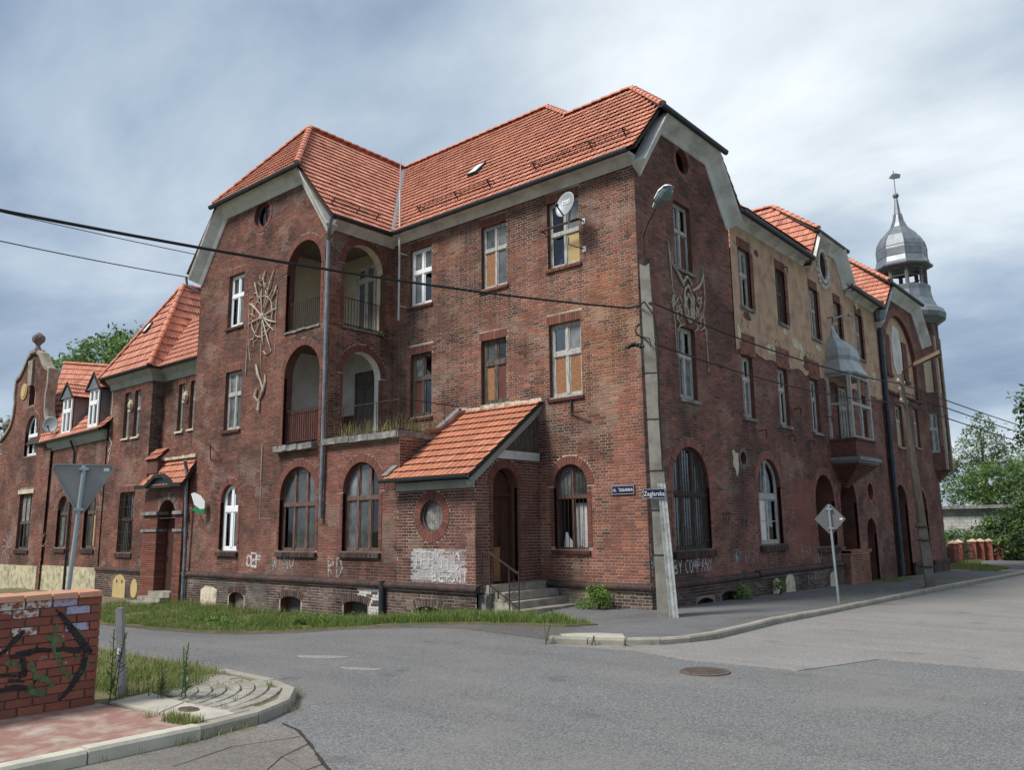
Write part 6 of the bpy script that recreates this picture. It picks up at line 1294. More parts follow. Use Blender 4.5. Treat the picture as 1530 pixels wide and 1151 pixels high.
# roof whose ridge falls towards the taller house
stf = MB(); E0, E1, R0, R1 = Vector((-31.3, -2.85, 6.22)), Vector((-24.6, -2.85, 6.36)), Vector((-37, .0, 11.25)), Vector((-24.6, .0, 9.15))
E0 = Vector((-35.0, -2.4, 6.9)); E00 = Vector((-31.4, -2.85, 6.22))
q = MB(); q.add([tuple(E00), tuple(E1), tuple(R1), tuple(R0), (-35.5, -2.45, 6.4)], [(0, 1, 2, 3), (0, 3, 4)]); q.add([tuple(R0), tuple(R1), (-24.6, 3, 6), (-37, 3, 6)], [(3, 2, 1, 0)]); rl = q.build('roof', UNDER, GH)
for k in range(14):
    t0, t1 = k/14, (k+1)/14; a0, b0 = E00.lerp(R0, t0), E1.lerp(R1, t0); a1, b1 = E00.lerp(R0, t1), E1.lerp(R1, t1); n = int((b0-a0).length/.24)
    for i in range(n):
        p = a0.lerp(b0, i/n); U = (a0.lerp(b0, (i+1)/n)-p); S = a1.lerp(b1, i/n)-p; wv, ev = U.length, S.length; Un, Sn = U.normalized(), S.normalized(); Nn = Un.cross(Sn).normalized()
        vs, fs = tile_geo(wv-.004, ev); c = rnd.choice(TPAL['old']); j = rnd.uniform(.9, 1.1); stf.add([tuple(p+Un*x+Sn*y+Nn*(z+.02)) for x, y, z in vs], fs, tuple(x*j for x in c))
stf.build('roof_tiles', TILE, rl, kind='stuff'); ridge(rl, R1+Vector((0, 0, .06)), R0+Vector((0, 0, .06)), .11, .42)
def dormer(u0, u1, z0, z1, label):
    D = Fr((0, -2.72, 0), (1, 0, 0), (0, -1, 0)); f = window(GH, D, u0, u1, z0, z1, fm=PVC, zt=z0+1.05, fw_=.1, dep=-.05, room=False, name='dormer_window', label=label); c = (u0+u1)/2
    q = MB(); q.prism(D, [(u0-.12, z1), (u1+.12, z1), (c, z1+.68)], -.15, .12); q.box(u0-.15, u1+.15, -2.86, -2.6, z1-.04, z1+.05); q.build('dormer_gable', ZINC, f)
    q = MB(); q.box(u0-.02, u0+.02, -2.66, -.4, z0-.1, z1); q.box(u1-.02, u1+.02, -2.66, -.4, z0-.1, z1); q.box(u0, u1, -2.5, -2.4, z0, z1); q.build('dormer_cheek', LEAD, f)
    for s in (-1, 1):
        w_ = (u1-u0)/2+.28; sl = math.hypot(w_, .78)
        if s > 0: roof(f, 'dormer_roof', (c+w_, 0, z1-.06), (0, 1, 0), (-w_, 0, .78), [(-2.9, 0), (-.2, 0), (-.2, sl), (-2.9, sl)], exp=.3, tw=.24)
        else: roof(f, 'dormer_roof', (c-w_, 0, z1-.06), (0, -1, 0), (w_, 0, .78), [(2.9, 0), (2.9, sl), (.2, sl), (.2, 0)], exp=.3, tw=.24)
dormer(-29.2, -28.2, 6.42, 8.12, 'left dormer with a white window'); dormer(-26.35, -25.4, 6.5, 8.2, 'right dormer with a white window beside the taller house')
q = MB(); q.box(-37, -25, 0, 3, -.9, 6.2); q.build('rear_walls', REVEAL, GH)
def claw(u, z, fr, sc, parent, m):
    ls = []
    for k in range(7): a = R(200-k*32); ls.append([(u, z), (u+sc*.6*math.cos(a)+.1*sc*math.sin(k), z+sc*.6*math.sin(a)), (u+sc*math.cos(a+.2), z+sc*math.sin(a+.2))])
    ls += [[(u-sc*.3, z-sc*.2), (u, z-sc*.6), (u+sc*.2, z-sc*1.1), (u+sc*.45, z-sc*1.3)], [(u+.1*sc, z-.3*sc), (u+.5*sc, z-.7*sc)]]
    return strokes(parent, fr, ls, .05, .018, m)
claw(-31.05, 1.35, LOW.off(.1), .9, lw, PFAINT); claw(-35.0, 1.3, GB, .8, gwl, PFAINT)

# ================================================================== things fixed to the walls
def dish(name, loc, face, r, label, arm=True, sticker=True, group=None):
    t = thing(name, label, 'satellite dish', loc, group); f = Vector(face).normalized(); m = f.to_track_quat('Z', 'Y').to_matrix(); L_ = Vector(loc)
    def build(mb, n, mt, **k):
        mb.v = [tuple(L_+m @ Vector(v)) for v in mb.v]; return mb.build(n, mt, t, **k)
    q = MB(); prof = [(0.01, 0), (.3*r, .012*r), (.6*r, .06*r), (.85*r, .13*r), (r, .19*r), (r*1.02, .17*r), (.85*r, .10*r), (.3*r, -.02*r), (.01, -.03*r)]; q.lathe((0, 0, 0), prof, 26); q.v = [(x*.9, y*1.05, z) for x, y, z in q.v]; build(q, 'reflector', DISH, smooth=True)
    q = MB(); q.bar((0, -r*.95, .15*r), (0, -r*.55, .95*r), .03); q.lathe((0, -r*.5, .95*r), [(.02, -.05), (.045, -.03), (.045, .05), (.02, .06)], 8); build(q, 'receiver_arm', BLACKR)
    q = MB(); q.bar((0, 0, -.02), (0, 0, -.18), .06); q.bar((0, 0, -.18), (0, -r*1.3, -.2), .04); build(q, 'bracket', STEEL)
    if sticker:
        q = MB(); h = lambda x, y: .19*r*(math.hypot(x, y)/r)**2+.012; v = []
        for y in (.12*r, .42*r):
            for i in range(5): x = -.42*r+.21*r*i; v.append((x*.9, y, h(x, y)))
        q.add(v, [(i, i+1, 6+i, 5+i) for i in range(4)]); s_ = build(q, 'sticker', WHITE)
        q = MB()
        for a, b in ((-.34, -.16), (-.1, .0), (.06, .14), (.2, .32)):
            x0, x1 = a*r, b*r; q.add([(x0*.9, .19*r, h(x0, .19*r)+.003), (x1*.9, .19*r, h(x1, .19*r)+.003), (x1*.9, .35*r, h(x1, .35*r)+.003), (x0*.9, .35*r, h(x0, .35*r)+.003)], [(0, 1, 2, 3)])
        build(q, 'sticker_print', SIGNB)
    return t
dish('satellite_dish', (-1.78, -.62, 10.62), (-.1, -.95, .22), .36, 'grey satellite dish with a white sticker outside the top floor window')
dish('satellite_dish', (-29.95, -2.95, 6.95), (.75, -.6, .15), .36, 'grey satellite dish on the low roof beside the curved gable', sticker=False)
t = thing('antenna_bracket', 'white wall brackets with bent arms beside the top floor window', 'bracket', (-1.66, -.05, 10.1))
for u, z in ((-1.64, 10.3), (-1.64, 9.5)): q = MB(); q.fbox(FRONT, u-.05, u+.05, z-.08, z+.08, .01, .03); q.build('wall_plate', WHITE, t)
q = MB(); q.tube([FRONT.P(-1.64, 9.5, .03), FRONT.P(-1.75, 9.52, .3), FRONT.P(-1.9, 9.6, .38), FRONT.P(-1.9, 9.8, .38)], .015, 6); q.bar(FRONT.P(-3.0, 10.28, .25), FRONT.P(-1.64, 10.3, .25), .06, .05); q.bar(FRONT.P(-1.64, 10.3, .02), FRONT.P(-1.64, 10.3, .27), .03); q.bar(FRONT.P(-2.98, 10.28, -.1), FRONT.P(-2.98, 10.28, .27), .03); q.build('bracket_arm', IRON, t)
OS = Fr((-16.35, -2.85, 2.9), (.86, .51, 0), (.51, -.86, 0))
t = thing('hanging_sign', 'white oval sign with a green lower edge on the wall beside the downpipe', 'sign', (-16.25, -2.9, 2.9))
q = MB(); q.prism(OS, [(-.3, .40), (-.16, .02), (.08, -.14), (.24, -.12), (.24, .12), (.08, .32), (-.18, .44)], -.02, .02); q.build('sign_board', WHITE, t)
q = MB(); q.prism(OS, [(-.22, -.17), (.12, -.32), (.25, -.3), (.25, -.12), (.08, -.14), (-.14, -.05)], -.025, .03); q.build('green_edge', mat('green enamel', (.03, .22, .09), .4), t); q = MB(); q.bar(OS.P(-.3, -.1, -.02), OS.P(-.35, -.1, -.35), .04); q.build('bracket', STEEL, t)
def street_sign(loc, fr, s, wd, label, size):
    t = thing('street_sign', label, 'street sign', loc); b = Fr(loc, fr.u, fr.n); q = MB(); q.fbox(b, -wd/2, wd/2, -.115, .115, 0, .025); q.build('sign_plate', BLUE, t)
    q = MB()
    for a0, a1, z0, z1 in ((-wd/2+.012, wd/2-.012, .098, .104), (-wd/2+.012, wd/2-.012, -.104, -.098), (-wd/2+.012, -wd/2+.018, -.098, .098), (wd/2-.018, wd/2-.012, -.098, .098)): q.fbox(b, a0, a1, z0, z1, .025, .028)
    q.build('sign_border', WHITE, t)
    text_obj(s, size, t, b, 0, -.005, .027, WHITE, name='sign_lettering', sx=.8)
street_sign((-.66, -.02, 2.9), FRONT, 'UL.  ŻEGLARSKA', .68, 'dark blue enamel street sign with white capitals on the brick wall near the corner', .10)
PSG = Fr((0, 0, 0), (.86, .51, 0), (.51, -.86, 0))

# ================================================================== street furniture
# concrete lamp post leaning at the corner
def frustum(mb, p0, p1, w0, w1, d0=None, d1=None, yaw=0.):
    d0, d1 = d0 or w0, d1 or w1; v = []
    for p, a, b in ((p0, w0, d0), (p1, w1, d1)):
        for sx, sy in ((-1, -1), (1, -1), (1, 1), (-1, 1)):
            x, y = sx*a/2, sy*b/2; v.append((p[0]+x*math.cos(yaw)-y*math.sin(yaw), p[1]+x*math.sin(yaw)+y*math.cos(yaw), p[2]))
    mb.hexa(v)
LP = thing('lamp_post', 'leaning concrete lamp post with a cobra lamp head at the building corner', 'lamp post', (.98, -1.0, 0))
pb, pt_ = Vector((.98, -1.0, -.15)), Vector((.80, -1.0, 8.25)); YW = R(32)
at = lambda z: pb.lerp(pt_, (z+.15)/8.4)
q = MB(); frustum(q, pb, pt_, .37, .23, .32, .21, YW); q.build('pole', mat('weathered pole concrete', (.26, .25, .215), .92, var=.16, vscale=3, dark=(.13, .12, .105), dscale=2.4, damt=.7, fine=.14, fscale=50, bump=.25, bscale=60), LP)
q = MB()
for z in (1.35, 2.35, 3.25, 4.45, 5.55): p = at(z); s = .37-.14*z/8.25; frustum(q, p-Vector((0, 0, .012)), p+Vector((0, 0, .012)), s+.02, s+.02, s*.88+.02, s*.88+.02, YW)
q.build('steel_band', IRON, LP)
q = MB(); t = at(8.25); q.tube([t-Vector((0, 0, .02)), t+Vector((0, 0, .14))], .13, 10); q.tube([t, t+Vector((-.02, 0, .7)), t+Vector((.15, 0, 1.05)), t+Vector((.42, 0, 1.42))], .03, 8); q.build('lamp_arm', IRON, LP)
hp = t+Vector((.36, 0, 1.38)); axd = Vector((.62, -.30, .30)).normalized(); sdv = axd.cross(Vector((0, 0, 1))).normalized(); upv = sdv.cross(axd)
def shell(segs, nm, m, top):
    q = MB(); n = 8; vs = []
    for d, wv, h in segs:
        for i in range(n+1):
            a = math.pi*i/n; vs.append(tuple(hp+axd*d*.72+sdv*wv*math.cos(a)+upv*(h*math.sin(a) if top else -h*math.sin(a))))
    q.add(vs, [(k*(n+1)+i, k*(n+1)+i+1, (k+1)*(n+1)+i+1, (k+1)*(n+1)+i) for k in range(len(segs)-1) for i in range(n)]+[tuple(range(n+1)), tuple(range((len(segs)-1)*(n+1), len(segs)*(n+1)))]); return q.build(nm, m, LP, smooth=False)
shell([(0, .07, .07), (.2, .1, .09), (.35, .17, .12), (.7, .2, .14), (.95, .15, .09), (1.02, .05, .03)], 'lamp_housing', WHITE, True)
shell([(0, .07, .06), (.25, .1, .08), (.33, .15, .13), (.6, .19, .20), (.85, .16, .14), (1.0, .05, .03)], 'lamp_glass', mat('grey lamp bowl', (.14, .20, .21), .25), False)
q = MB(); p = at(7.25); q.bar(p+Vector((-.5, -.05, .0)), p+Vector((.25, -.05, 0)), .05); q.bar(p+Vector((-.55, -.15, -1.0)), p+Vector((0, -.05, -.95)), .05); q.tube([p+Vector((-.15, -.2, -.1)), p+Vector((.1, -.28, .0)), p+Vector((.3, -.2, -.35)), p+Vector((.34, -.15, -1.0)), p+Vector((.3, -.15, -2.5)), p+Vector((.33, -.15, -4.0))], .022, 6)
for i in range(6): q.lathe(p+Vector((-.45+.08*i, -.15, -1.0+.05*math.sin(i))), [(.02, -.05), (.05, 0), (.02, .06)], 6)
for k in range(5): a = k*.9; q.tube([p+Vector((.2*math.cos(a), -.22+.05*math.sin(a), -1.1+.12*k)), p+Vector((.24*math.cos(a+.8), -.22, -.9+.1*k)), p+Vector((-.22, -.2, -.75+.05*k))], .015, 5)
q.build('cable_fittings', BLACKR, LP)
PRP = thing('steel_prop', 'pale painted steel channel standing against the concrete lamp post', 'post', (1.22, -1.05, 0))
q = MB(); a, b = Vector((1.30, -1.12, -.15)), Vector((1.12, -1.12, 2.95)); frustum(q, a, b, .13, .11, .05, .05, YW); o = q.build('channel', mat('pale paint on steel', (.44, .47, .46), .7, var=.2, vscale=6, dark=(.2, .17, .14), dscale=5, damt=.6), PRP); q = MB(); n_ = Vector((-.053, -.085, 0)).normalized()
for s in (-1, 1): d = Vector((math.cos(YW), math.sin(YW), 0))*s*.055; q.bar(a+d+n_*.04, b+d*.85+n_*.04, .012, .08, up=(n_.x, n_.y, 0))
q.build('channel_flange', MATS['pale paint on steel'], PRP)
p = at(2.72); street_sign((p.x+.05, p.y-.27, 2.72), PSG, 'Zeglarska', .52, 'small blue street sign strapped to the concrete lamp post', .15)

def pole_sign(): pass
# triangular give way sign seen from behind
YS = thing('give_way_sign', 'grey back of a triangular give way sign on a galvanised post at the left', 'road sign', (-3.0, -12.15, 0))
yb = Vector((-3.0, -12.15, 0)); fc = (Vector(CAMP)-yb); fc.z = 0; fc.normalize(); fc = (Matrix.Rotation(R(-6), 3, 'Z') @ fc); uu = Vector((0, 0, 1)).cross(fc)
YF = Fr(yb, tuple(uu), tuple(fc)); q = MB(); q.tube([YF.P(-.10, -.3, -.02), YF.P(.055, 3.05, -.02)], .034, 12); q.build('post', STEEL, YS)
def rtri(hw, zt, zb, r=.06, n=5):
    pts = []; c3 = [(-hw, zt), (0, zb), (hw, zt)]
    for i in range(3):
        p0, p1, p2 = Vector(c3[i-1]), Vector(c3[i]), Vector(c3[(i+1) % 3]); a, b = (p0-p1).normalized(), (p2-p1).normalized(); d = (a+b).normalized(); half = a.angle(d); cc = p1+d*(r/math.sin(half)); s = p1+a*(r/math.tan(half)); e_ = p1+b*(r/math.tan(half))
        for k in range(n+1):
            t = k/n; v = (s.lerp(e_, t)-cc).normalized()*r+cc; pts.append((v.x+.04, v.y))
    return pts
q = MB(); q.prism(YF, rtri(.475, 3.07, 2.24), -.075, -.06); o = q.build('sign_plate', mat('grey sign back of triangle', (.27, .272, .275), .55, metal=.15, var=.08, vscale=2), YS)
q = MB(); q.sweep([YF.P(u, z, -.06) for u, z in rtri(.475, 3.07, 2.24)]+[YF.P(*rtri(.475, 3.07, 2.24)[0], -.06)], [(-.012, -.02), (.012, -.02), (.012, .018), (-.012, .018)], YF.n); q.build('folded_rim', MATS['grey sign back of triangle'], o)
q = MB()
for z, wv in ((3.0, .07), (2.36, .075)): c = .055-.155*(3.05-z)/3.35*-1 if False else -.10+.155*(z+.3)/3.35; q.fbox(YF, c-wv, c+wv, z-.022, z+.022, -.062, .022)
q.build('clamp', STEEL, YS); q = MB(); q.fbox(YF, .33, .41, 2.97, 3.02, -.062, -.057); q.build('sticker', WHITE, YS)
# diamond sign on the pavement
dz = gz(2.85, 4.6); DS = thing('priority_sign', 'grey back of a diamond road sign on a slim post beside the kerb', 'road sign', (2.85, 4.6, dz))
fd = Vector((.32, -.95, 0)).normalized(); DF = Fr((2.85, 4.6, 0), tuple(Vector((0, 0, 1)).cross(fd)), tuple(fd)); q = MB(); q.tube([DF.P(.02, dz-.2, 0), DF.P(-.05, 2.5, 0)], .032, 10); q.build('post', STEEL, DS)
q = MB(); h = .39; c = 2.12; q.prism(DF, [(-.04-h, c), (-.04-.04, c-h), (-.04+.04, c-h), (-.04+h, c), (-.04+.04, c+h), (-.04-.04, c+h)], -.05, -.035); q.build('sign_plate', SIGNB, DS); q = MB(); q.fbox(DF, -.12, .03, 2.36, 2.4, -.036, .035); q.fbox(DF, -.1, .05, 1.86, 1.9, -.036, .035); q.build('clamp', STEEL, DS); q = MB(); q.fbox(DF, .2, .27, 2.1, 2.14, -.036, -.032); q.build('sticker', WHITE, DS)
# timber utility pole on a concrete stub
WOODC = mat('dark concrete', (.17, .155, .135), .95, var=.25, vscale=4, dark=(.08, .07, .06), dscale=3, damt=.6)
UP = thing('utility_pole', 'leaning grey timber pole on a concrete stub carrying a street lamp', 'utility pole', (2.85, 13.5, gz(2.85, 13.5)))
q = MB(); a, b = Vector((2.86, 13.55, 1.0)), Vector((2.62, 13.3, 7.25)); q.tube([a-(b-a)*.1, a.lerp(b, .5), b], [.15, .13, .10], 10); q.build('pole', WOODP, UP)
q = MB(); frustum(q, (2.92, 13.45, -.45), (2.80, 13.42, 2.0), .30, .24, .26, .2, R(20)); q.build('concrete_stub', WOODC, UP)
q = MB()
for z in (.5, 1.4, 1.85): q.tube([(2.88-z*.04, 13.5, z-.02), (2.88-z*.04, 13.5, z+.02)], .24, 8)
q.build('steel_band', IRON, UP); q = MB(); q.tube([b-Vector((0, 0, .4)), b+Vector((.1, 0, .1)), b+Vector((.5, 0, .32)), b+Vector((.85, -.05, .45))], .03, 6); q.build('lamp_arm', IRON, UP)
q = MB(); c = b+Vector((.5, 0, .3)); d = Vector((.9, -.05, .32)); q.hexa([tuple(c+Vector((0, -.1, -.08))), tuple(c+d+Vector((0, -.18, -.1))), tuple(c+d+Vector((0, .18, -.1))), tuple(c+Vector((0, .1, -.08))), tuple(c+Vector((0, -.08, .06))), tuple(c+d+Vector((0, -.12, .05))), tuple(c+d+Vector((0, .12, .05))), tuple(c+Vector((0, .08, .06)))]); q.build('lamp_head', mat('rusty lamp shade', (.12, .085, .06), .8, var=.3), UP)
q = MB()
for z in (6.2, 6.6, 6.9):
    p = a.lerp(b, (z-1)/6.25)
    for s in (-1, 1): q.bar(p, p+Vector((.0, s*.35, .05)), .025); q.lathe(p+Vector((0, s*.35, .06)), [(.02, -.04), (.05, 0), (.04, .08), (.01, .1)], 8)
q.build('insulators', mat('pale insulators', (.5, .48, .45), .5), UP)
# short post, covers
SP = thing('short_post', 'short grey concrete post leaning among weeds by the brick wall', 'post', (.1, -12.68, 0)); q = MB(); a, b = Vector((.12, -12.68, -.1)), Vector((-.02, -12.72, 1.06)); frustum(q, a, b, .085, .075, .085, .075, R(40)); q.build('shaft', mat('grey post', (.22, .23, .235), .85, var=.2, vscale=8), SP); q = MB(); q.box(.06, .085, -12.75, -12.72, .5, .58); q.build('sticker', WHITE, SP)
MC = thing('manhole_cover', 'rusty round manhole cover at the joint of the two road surfaces', 'manhole cover', (4.7, -6.35, -.1))
cx, cy, zc = 4.72, -6.38, rz(4.72, -6.38)
q = MB(); n = 32; vs = [(cx+r*math.cos(2*math.pi*i/n), cy+r*math.sin(2*math.pi*i/n), zc+z) for r, z in ((.36, -.02), (.36, .018), (.315, .018), (.315, .004)) for i in range(n)]; q.add(vs, [(k*n+i, k*n+(i+1) % n, (k+1)*n+(i+1) % n, (k+1)*n+i) for k in range(3) for i in range(n)]); q.build('frame_ring', RUSTM, MC)
q = MB(); q.lathe((cx, cy, zc), [(.31, -.02), (.31, .012), (.30, .016)], 32); lid = q.build('lid', RUSTM, MC); q = MB()
for i in range(-5, 6):
    for j in range(-5, 6):
        x, y = i*.05, j*.05
        if math.hypot(x, y) < .27: q.box(cx+x-.017, cx+x+.017, cy+y-.017, cy+y+.017, zc+.015, zc+.024)
q.build('lid_studs', RUSTM, lid)
WC = thing('water_valve_cover', 'small oval rusty valve cover set in the corner slab', 'valve cover', (1.62, -12.62, .03)); q = MB(); q.lathe((1.62, -12.62, .03), [(.13, -.02), (.13, .012), (.11, .014), (.11, .008)], 18); q.v = [(1.62+(x-1.62)*1.2, -12.62+(y+12.62)*.75, z) for x, y, z in q.v]; q.build('lid', RUSTM, WC)
for i in range(4): q = MB(); y = -12.66+i*.03; q.box(1.54, 1.70, y-.006, y+.006, .03, .052); q.build('lid_rib', RUSTM, WC)
# garden wall in the foreground
GW = thing('garden_wall', 'low garden wall of smooth red bricks covered in graffiti at the left edge', 'wall', (.2, -14.4, 0))
WF = Fr((.36, 0, 0), (0, 1, 0), (1, 0, 0)); u1 = -13.12; u0 = -19; zt = 1.25
q = MB(); q.box(-.02, .35, u0, u1-.012, -.1, zt); q.build('core', MATS.get('dark joint') or mat('dark joint', (.16, .13, .11), .95, var=.35, vscale=6), GW)
FB = [mat('smooth red brick '+'abcd'[i], c, .65, var=.12, vscale=5, fine=.12, fscale=60, dark=(.17, .07, .05), dscale=4, damt=.6) for i, c in enumerate(((.25, .082, .055), (.22, .072, .05), (.275, .093, .06), (.20, .066, .047)))]
ch = .0955
def flaked(name, col, keep, base):
    m = mat(name, base, .75, fine=.12, fscale=60); t_ = m.node_tree; b_ = t_.nodes['Principled BSDF']; src = b_.inputs['Base Color'].links[0].from_socket
    geo = N(t_, 'ShaderNodeNewGeometry'); n = N(t_, 'ShaderNodeTexNoise', i_Scale=11., i_Detail=7., i_Roughness=.7); t_.links.new(geo.outputs['Position'], n.inputs['Vector'])
    mr = N(t_, 'ShaderNodeMapRange'); t_.links.new(n.outputs[0], mr.inputs[0]); mr.inputs[1].default_value = keep; mr.inputs[2].default_value = keep+.05
    mm = N(t_, 'ShaderNodeMix', data_type='RGBA'); t_.links.new(mr.outputs[0], mm.inputs[0]); t_.links.new(src, mm.inputs[6]); mm.inputs[7].default_value = (*col, 1); t_.links.new(mm.outputs[2], b_.inputs['Base Color']); return m
FW = flaked('brick with flaked white paint', (.52, .52, .50), .46, (.25, .082, .055)); FL = flaked('brick with lilac paint', (.36, .36, .50), .42, (.25, .082, .055)); FP = flaked('brick with faint white flakes', (.45, .43, .41), .56, (.22, .072, .05))
def bmat(uc, k):
    for a, b, k0, k1, m in ((-13.78, -13.45, 12, 12, FL), (-14.35, -13.8, 12, 12, FW), (-14.08, -13.82, 8, 11, FW), (-13.9, -13.7, 5, 7, FP), (-13.52, -13.3, 9, 11, FL), (-13.62, -13.4, 8, 9, FP), (-14.5, -14.2, 7, 8, FW), (-14.4, -14.1, 11, 11, FP), (-13.5, -13.2, 4, 6, FP)):
        if a < uc < b and k0 <= k <= k1: return m
    return None
def gbrick(a, b, z, fr=WF, m=None, d=.012):
    q = MB(); j = rnd.uniform(-.0025, .0025); P = fr.P; c = .005; z0, z1 = z+.005, z+ch-.005
    q.add([P(a, z0, -.02), P(b, z0, -.02), P(b, z1, -.02), P(a, z1, -.02), P(a, z0, d-c+j), P(b, z0, d-c+j), P(b, z1, d-c+j), P(a, z1, d-c+j), P(a+c, z0+c, d+j), P(b-c, z0+c, d+j), P(b-c, z1-c, d+j), P(a+c, z1-c, d+j)],
          [(8, 9, 10, 11), (4, 5, 9, 8), (5, 6, 10, 9), (6, 7, 11, 10), (7, 4, 8, 11), (0, 1, 5, 4), (1, 2, 6, 5), (2, 3, 7, 6), (3, 0, 4, 7)])
    return q.build('brick', m or rnd.choice(FB), GW)
for k in range(13):
    z = k*ch+.01; u = u1-(.12 if k % 2 else .27)
    gbrick(u+.006, u1, z)
    while u > u0: gbrick(max(u0, u-.27)+.006, u-.006, z, m=bmat(u-.14, k)); u -= .28
EF = Fr((0, u1, 0), (-1, 0, 0), (0, 1, 0))
for k in range(13):
    z = k*ch+.01
    for a, b in (((-.35, -.18), (-.17, .02)) if k % 2 else ((-.35, -.02),)): gbrick(a, b, z, EF)
for i in range(20):
    y = u1-.0-i*.285; q = MB(); j = rnd.uniform(-.008, .008); q.hexa([(-.07, y-.27, zt), (.41, y-.27, zt), (.41, y, zt), (-.07, y, zt), (-.05, y-.265, zt+.07+j), (.39, y-.265, zt+.06+j), (.39, y-.005, zt+.065), (-.05, y-.005, zt+.075)]); q.build('coping_tile', mat('terracotta coping %d' % i, (.52-.03*(i % 3), .25, .16), .85, var=.15, vscale=6, fine=.12, dark=(.34, .2, .14), dscale=6, damt=.6) if i < 4 else MATS['terracotta coping %d' % (i % 4)], GW)
W2 = WF; dd = .0165
strokes(GW, W2, [[(-13.62, 1.13), (-13.45, .92), (-13.25, .66), (-13.2, .62)], [(-14.3, .62), (-14.12, .73), (-13.95, .92)], [(-14.05, .66), (-13.8, .7), (-13.5, .68), (-13.2, .62)], [(-13.27, .6), (-13.28, .45), (-13.38, .28), (-13.5, .13)]], .06, dd, PBLACK)
strokes(GW, W2, [[(-14.35, .5), (-14.1, .47), (-13.9, .45), (-13.92, .62)], [(-14.22, .42), (-14.2, .28)], [(-14.2, .31), (-14.0, .34), (-13.82, .30)], [(-14.05, .42), (-13.9, .38)]], .045, dd, PBLACK)
strokes(GW, W2, [[(-13.85, .58), (-13.78, .4), (-13.85, .28), (-13.7, .22), (-13.6, .3), (-13.7, .4), (-13.8, .36)], [(-13.6, 1.0), (-13.62, .75), (-13.5, .45), (-13.35, .3), (-13.22, .5)], [(-14.1, .6), (-13.95, .56), (-13.9, .5)], [(-13.4, .9), (-13.3, .75), (-13.35, .55)], [(-13.7, .85), (-13.6, .8), (-13.5, .78)]], .055, dd-.001, PGREEN)
# overhead cables
def cable(pts, sag, r, label, group=None, n=24):
    a, b = Vector(pts[0]), Vector(pts[1]); q = MB(); q.tube([a.lerp(b, t/n)-Vector((0, 0, sag*4*(t/n)*(1-t/n))) for t in range(n+1)], r, 6); return tag(q.build('overhead_cable', BLACKR), label, 'cable', group)
P0 = at(7.25)
A0 = P0+Vector((-.5, -.05, 0)); A1 = A0+(Vector((-1.23, -16.46, 0))-A0)*1.8; A1.z = 6.46
cable([tuple(A1), tuple(A0)], .70, .026, 'thick black cable sagging across the front from the lamp post to the left')
cable([(-16.7, -25, 11.5), (-17.9, -2.95, 11.5)], .45, .02, 'thin wire from the left sky to the lower left eaves of the gabled wing')
cable([(-28.7, -15.0, 16.0), (-17.3, -3.0, 12.25)], .12, .018, 'thin upper wire from the left sky to the left verge of the gabled wing')
cable([tuple(P0+Vector((.2, -.05, 0))), (2.65, 13.3, 6.9)], .28, .022, 'upper wire from the lamp post along the side street to the timber pole'); cable([tuple(P0+Vector((.2, -.05, -1.0))), (2.65, 13.3, 6.2)], .3, .02, 'lower wire from the lamp post along the side street to the timber pole')
for i, z in enumerate((6.9, 6.6, 6.2)): cable([(2.65, 13.3, z), (9+2*i, 75, 7.5-1.5*i)], .8, .022, ['uppermost', 'middle', 'lowest'][i]+' of the three wires running on from the timber pole into the distance', 'far wires beyond the timber pole')

# ================================================================== vegetation
def leafcloud(mb, blobs, n, size, cols, dense=.75):
    vol = [b[3]*b[4]*b[5] for b in blobs]; tot = sum(vol); up = Vector((0, 0, 1))
    for b, v in zip(blobs, vol):
        k = int(n*v/tot); nc = max(4, k//26); cl = []
        for _ in range(nc):
            d = Vector((rnd.gauss(0, 1), rnd.gauss(0, 1), rnd.gauss(0, 1))).normalized(); r = dense+(1-dense)*rnd.random() if rnd.random() < .8 else rnd.random(); cl.append((Vector((b[0]+d.x*b[3]*r, b[1]+d.y*b[4]*r, b[2]+d.z*b[5]*r)), rnd.choice(cols), rnd.uniform(.75, 1.25)))
        cs = size*3.2
        for i in range(k):
            c0, col, j = cl[i % nc]; p = c0+Vector((rnd.gauss(0, cs*.6), rnd.gauss(0, cs*.6), rnd.gauss(0, cs*.45))); s = size*rnd.uniform(.6, 1.3)
            a = Vector((rnd.gauss(0, 1), rnd.gauss(0, 1), rnd.gauss(0, .6))).normalized(); bb = a.cross(Vector((rnd.gauss(0, .5), rnd.gauss(0, .5), 1))).normalized(); jj = j*rnd.uniform(.8, 1.2); c = tuple(x*jj for x in col)
            mb.add([tuple(p-a*s), tuple(p-bb*s*.45), tuple(p+a*s), tuple(p+bb*s*.45)], [(0, 1, 2, 3)], c)
def tree(name, base, h, blobs, n, size, cols, label, cat='tree', group=None, tr=.18, limbs=6):
    t = thing(name, label, cat, base, group); B = Vector(base); q = MB(); bl = [(B.x+b[0], B.y+b[1], B.z+b[2], b[3], b[4], b[5]) for b in blobs]
    top = B+Vector((0, 0, h*.75)); q.tube([B-Vector((0, 0, .3)), B.lerp(top, .35)+Vector((.1, .05, 0)), B.lerp(top, .7)+Vector((-.08, .1, 0)), top], [tr, tr*.8, tr*.5, tr*.15], 8)
    for b in bl[:limbs]:
        s = B.lerp(top, rnd.uniform(.25, .75)); e = Vector(b[:3]); m = s.lerp(e, .5)+Vector((0, 0, .1*h*.3)); q.tube([s, m, e], [tr*.4, tr*.25, tr*.06], 6)
        for _ in range(4): e2 = e+Vector((rnd.uniform(-1, 1)*b[3], rnd.uniform(-1, 1)*b[4], rnd.uniform(-.6, 1)*b[5]))*.8; q.tube([m.lerp(e, .6), e2], [tr*.12, tr*.03], 4)
    q.build('trunk', BARK, t); q = MB(); leafcloud(q, bl, n, size, cols); q.build('crown', LEAF, t); return t
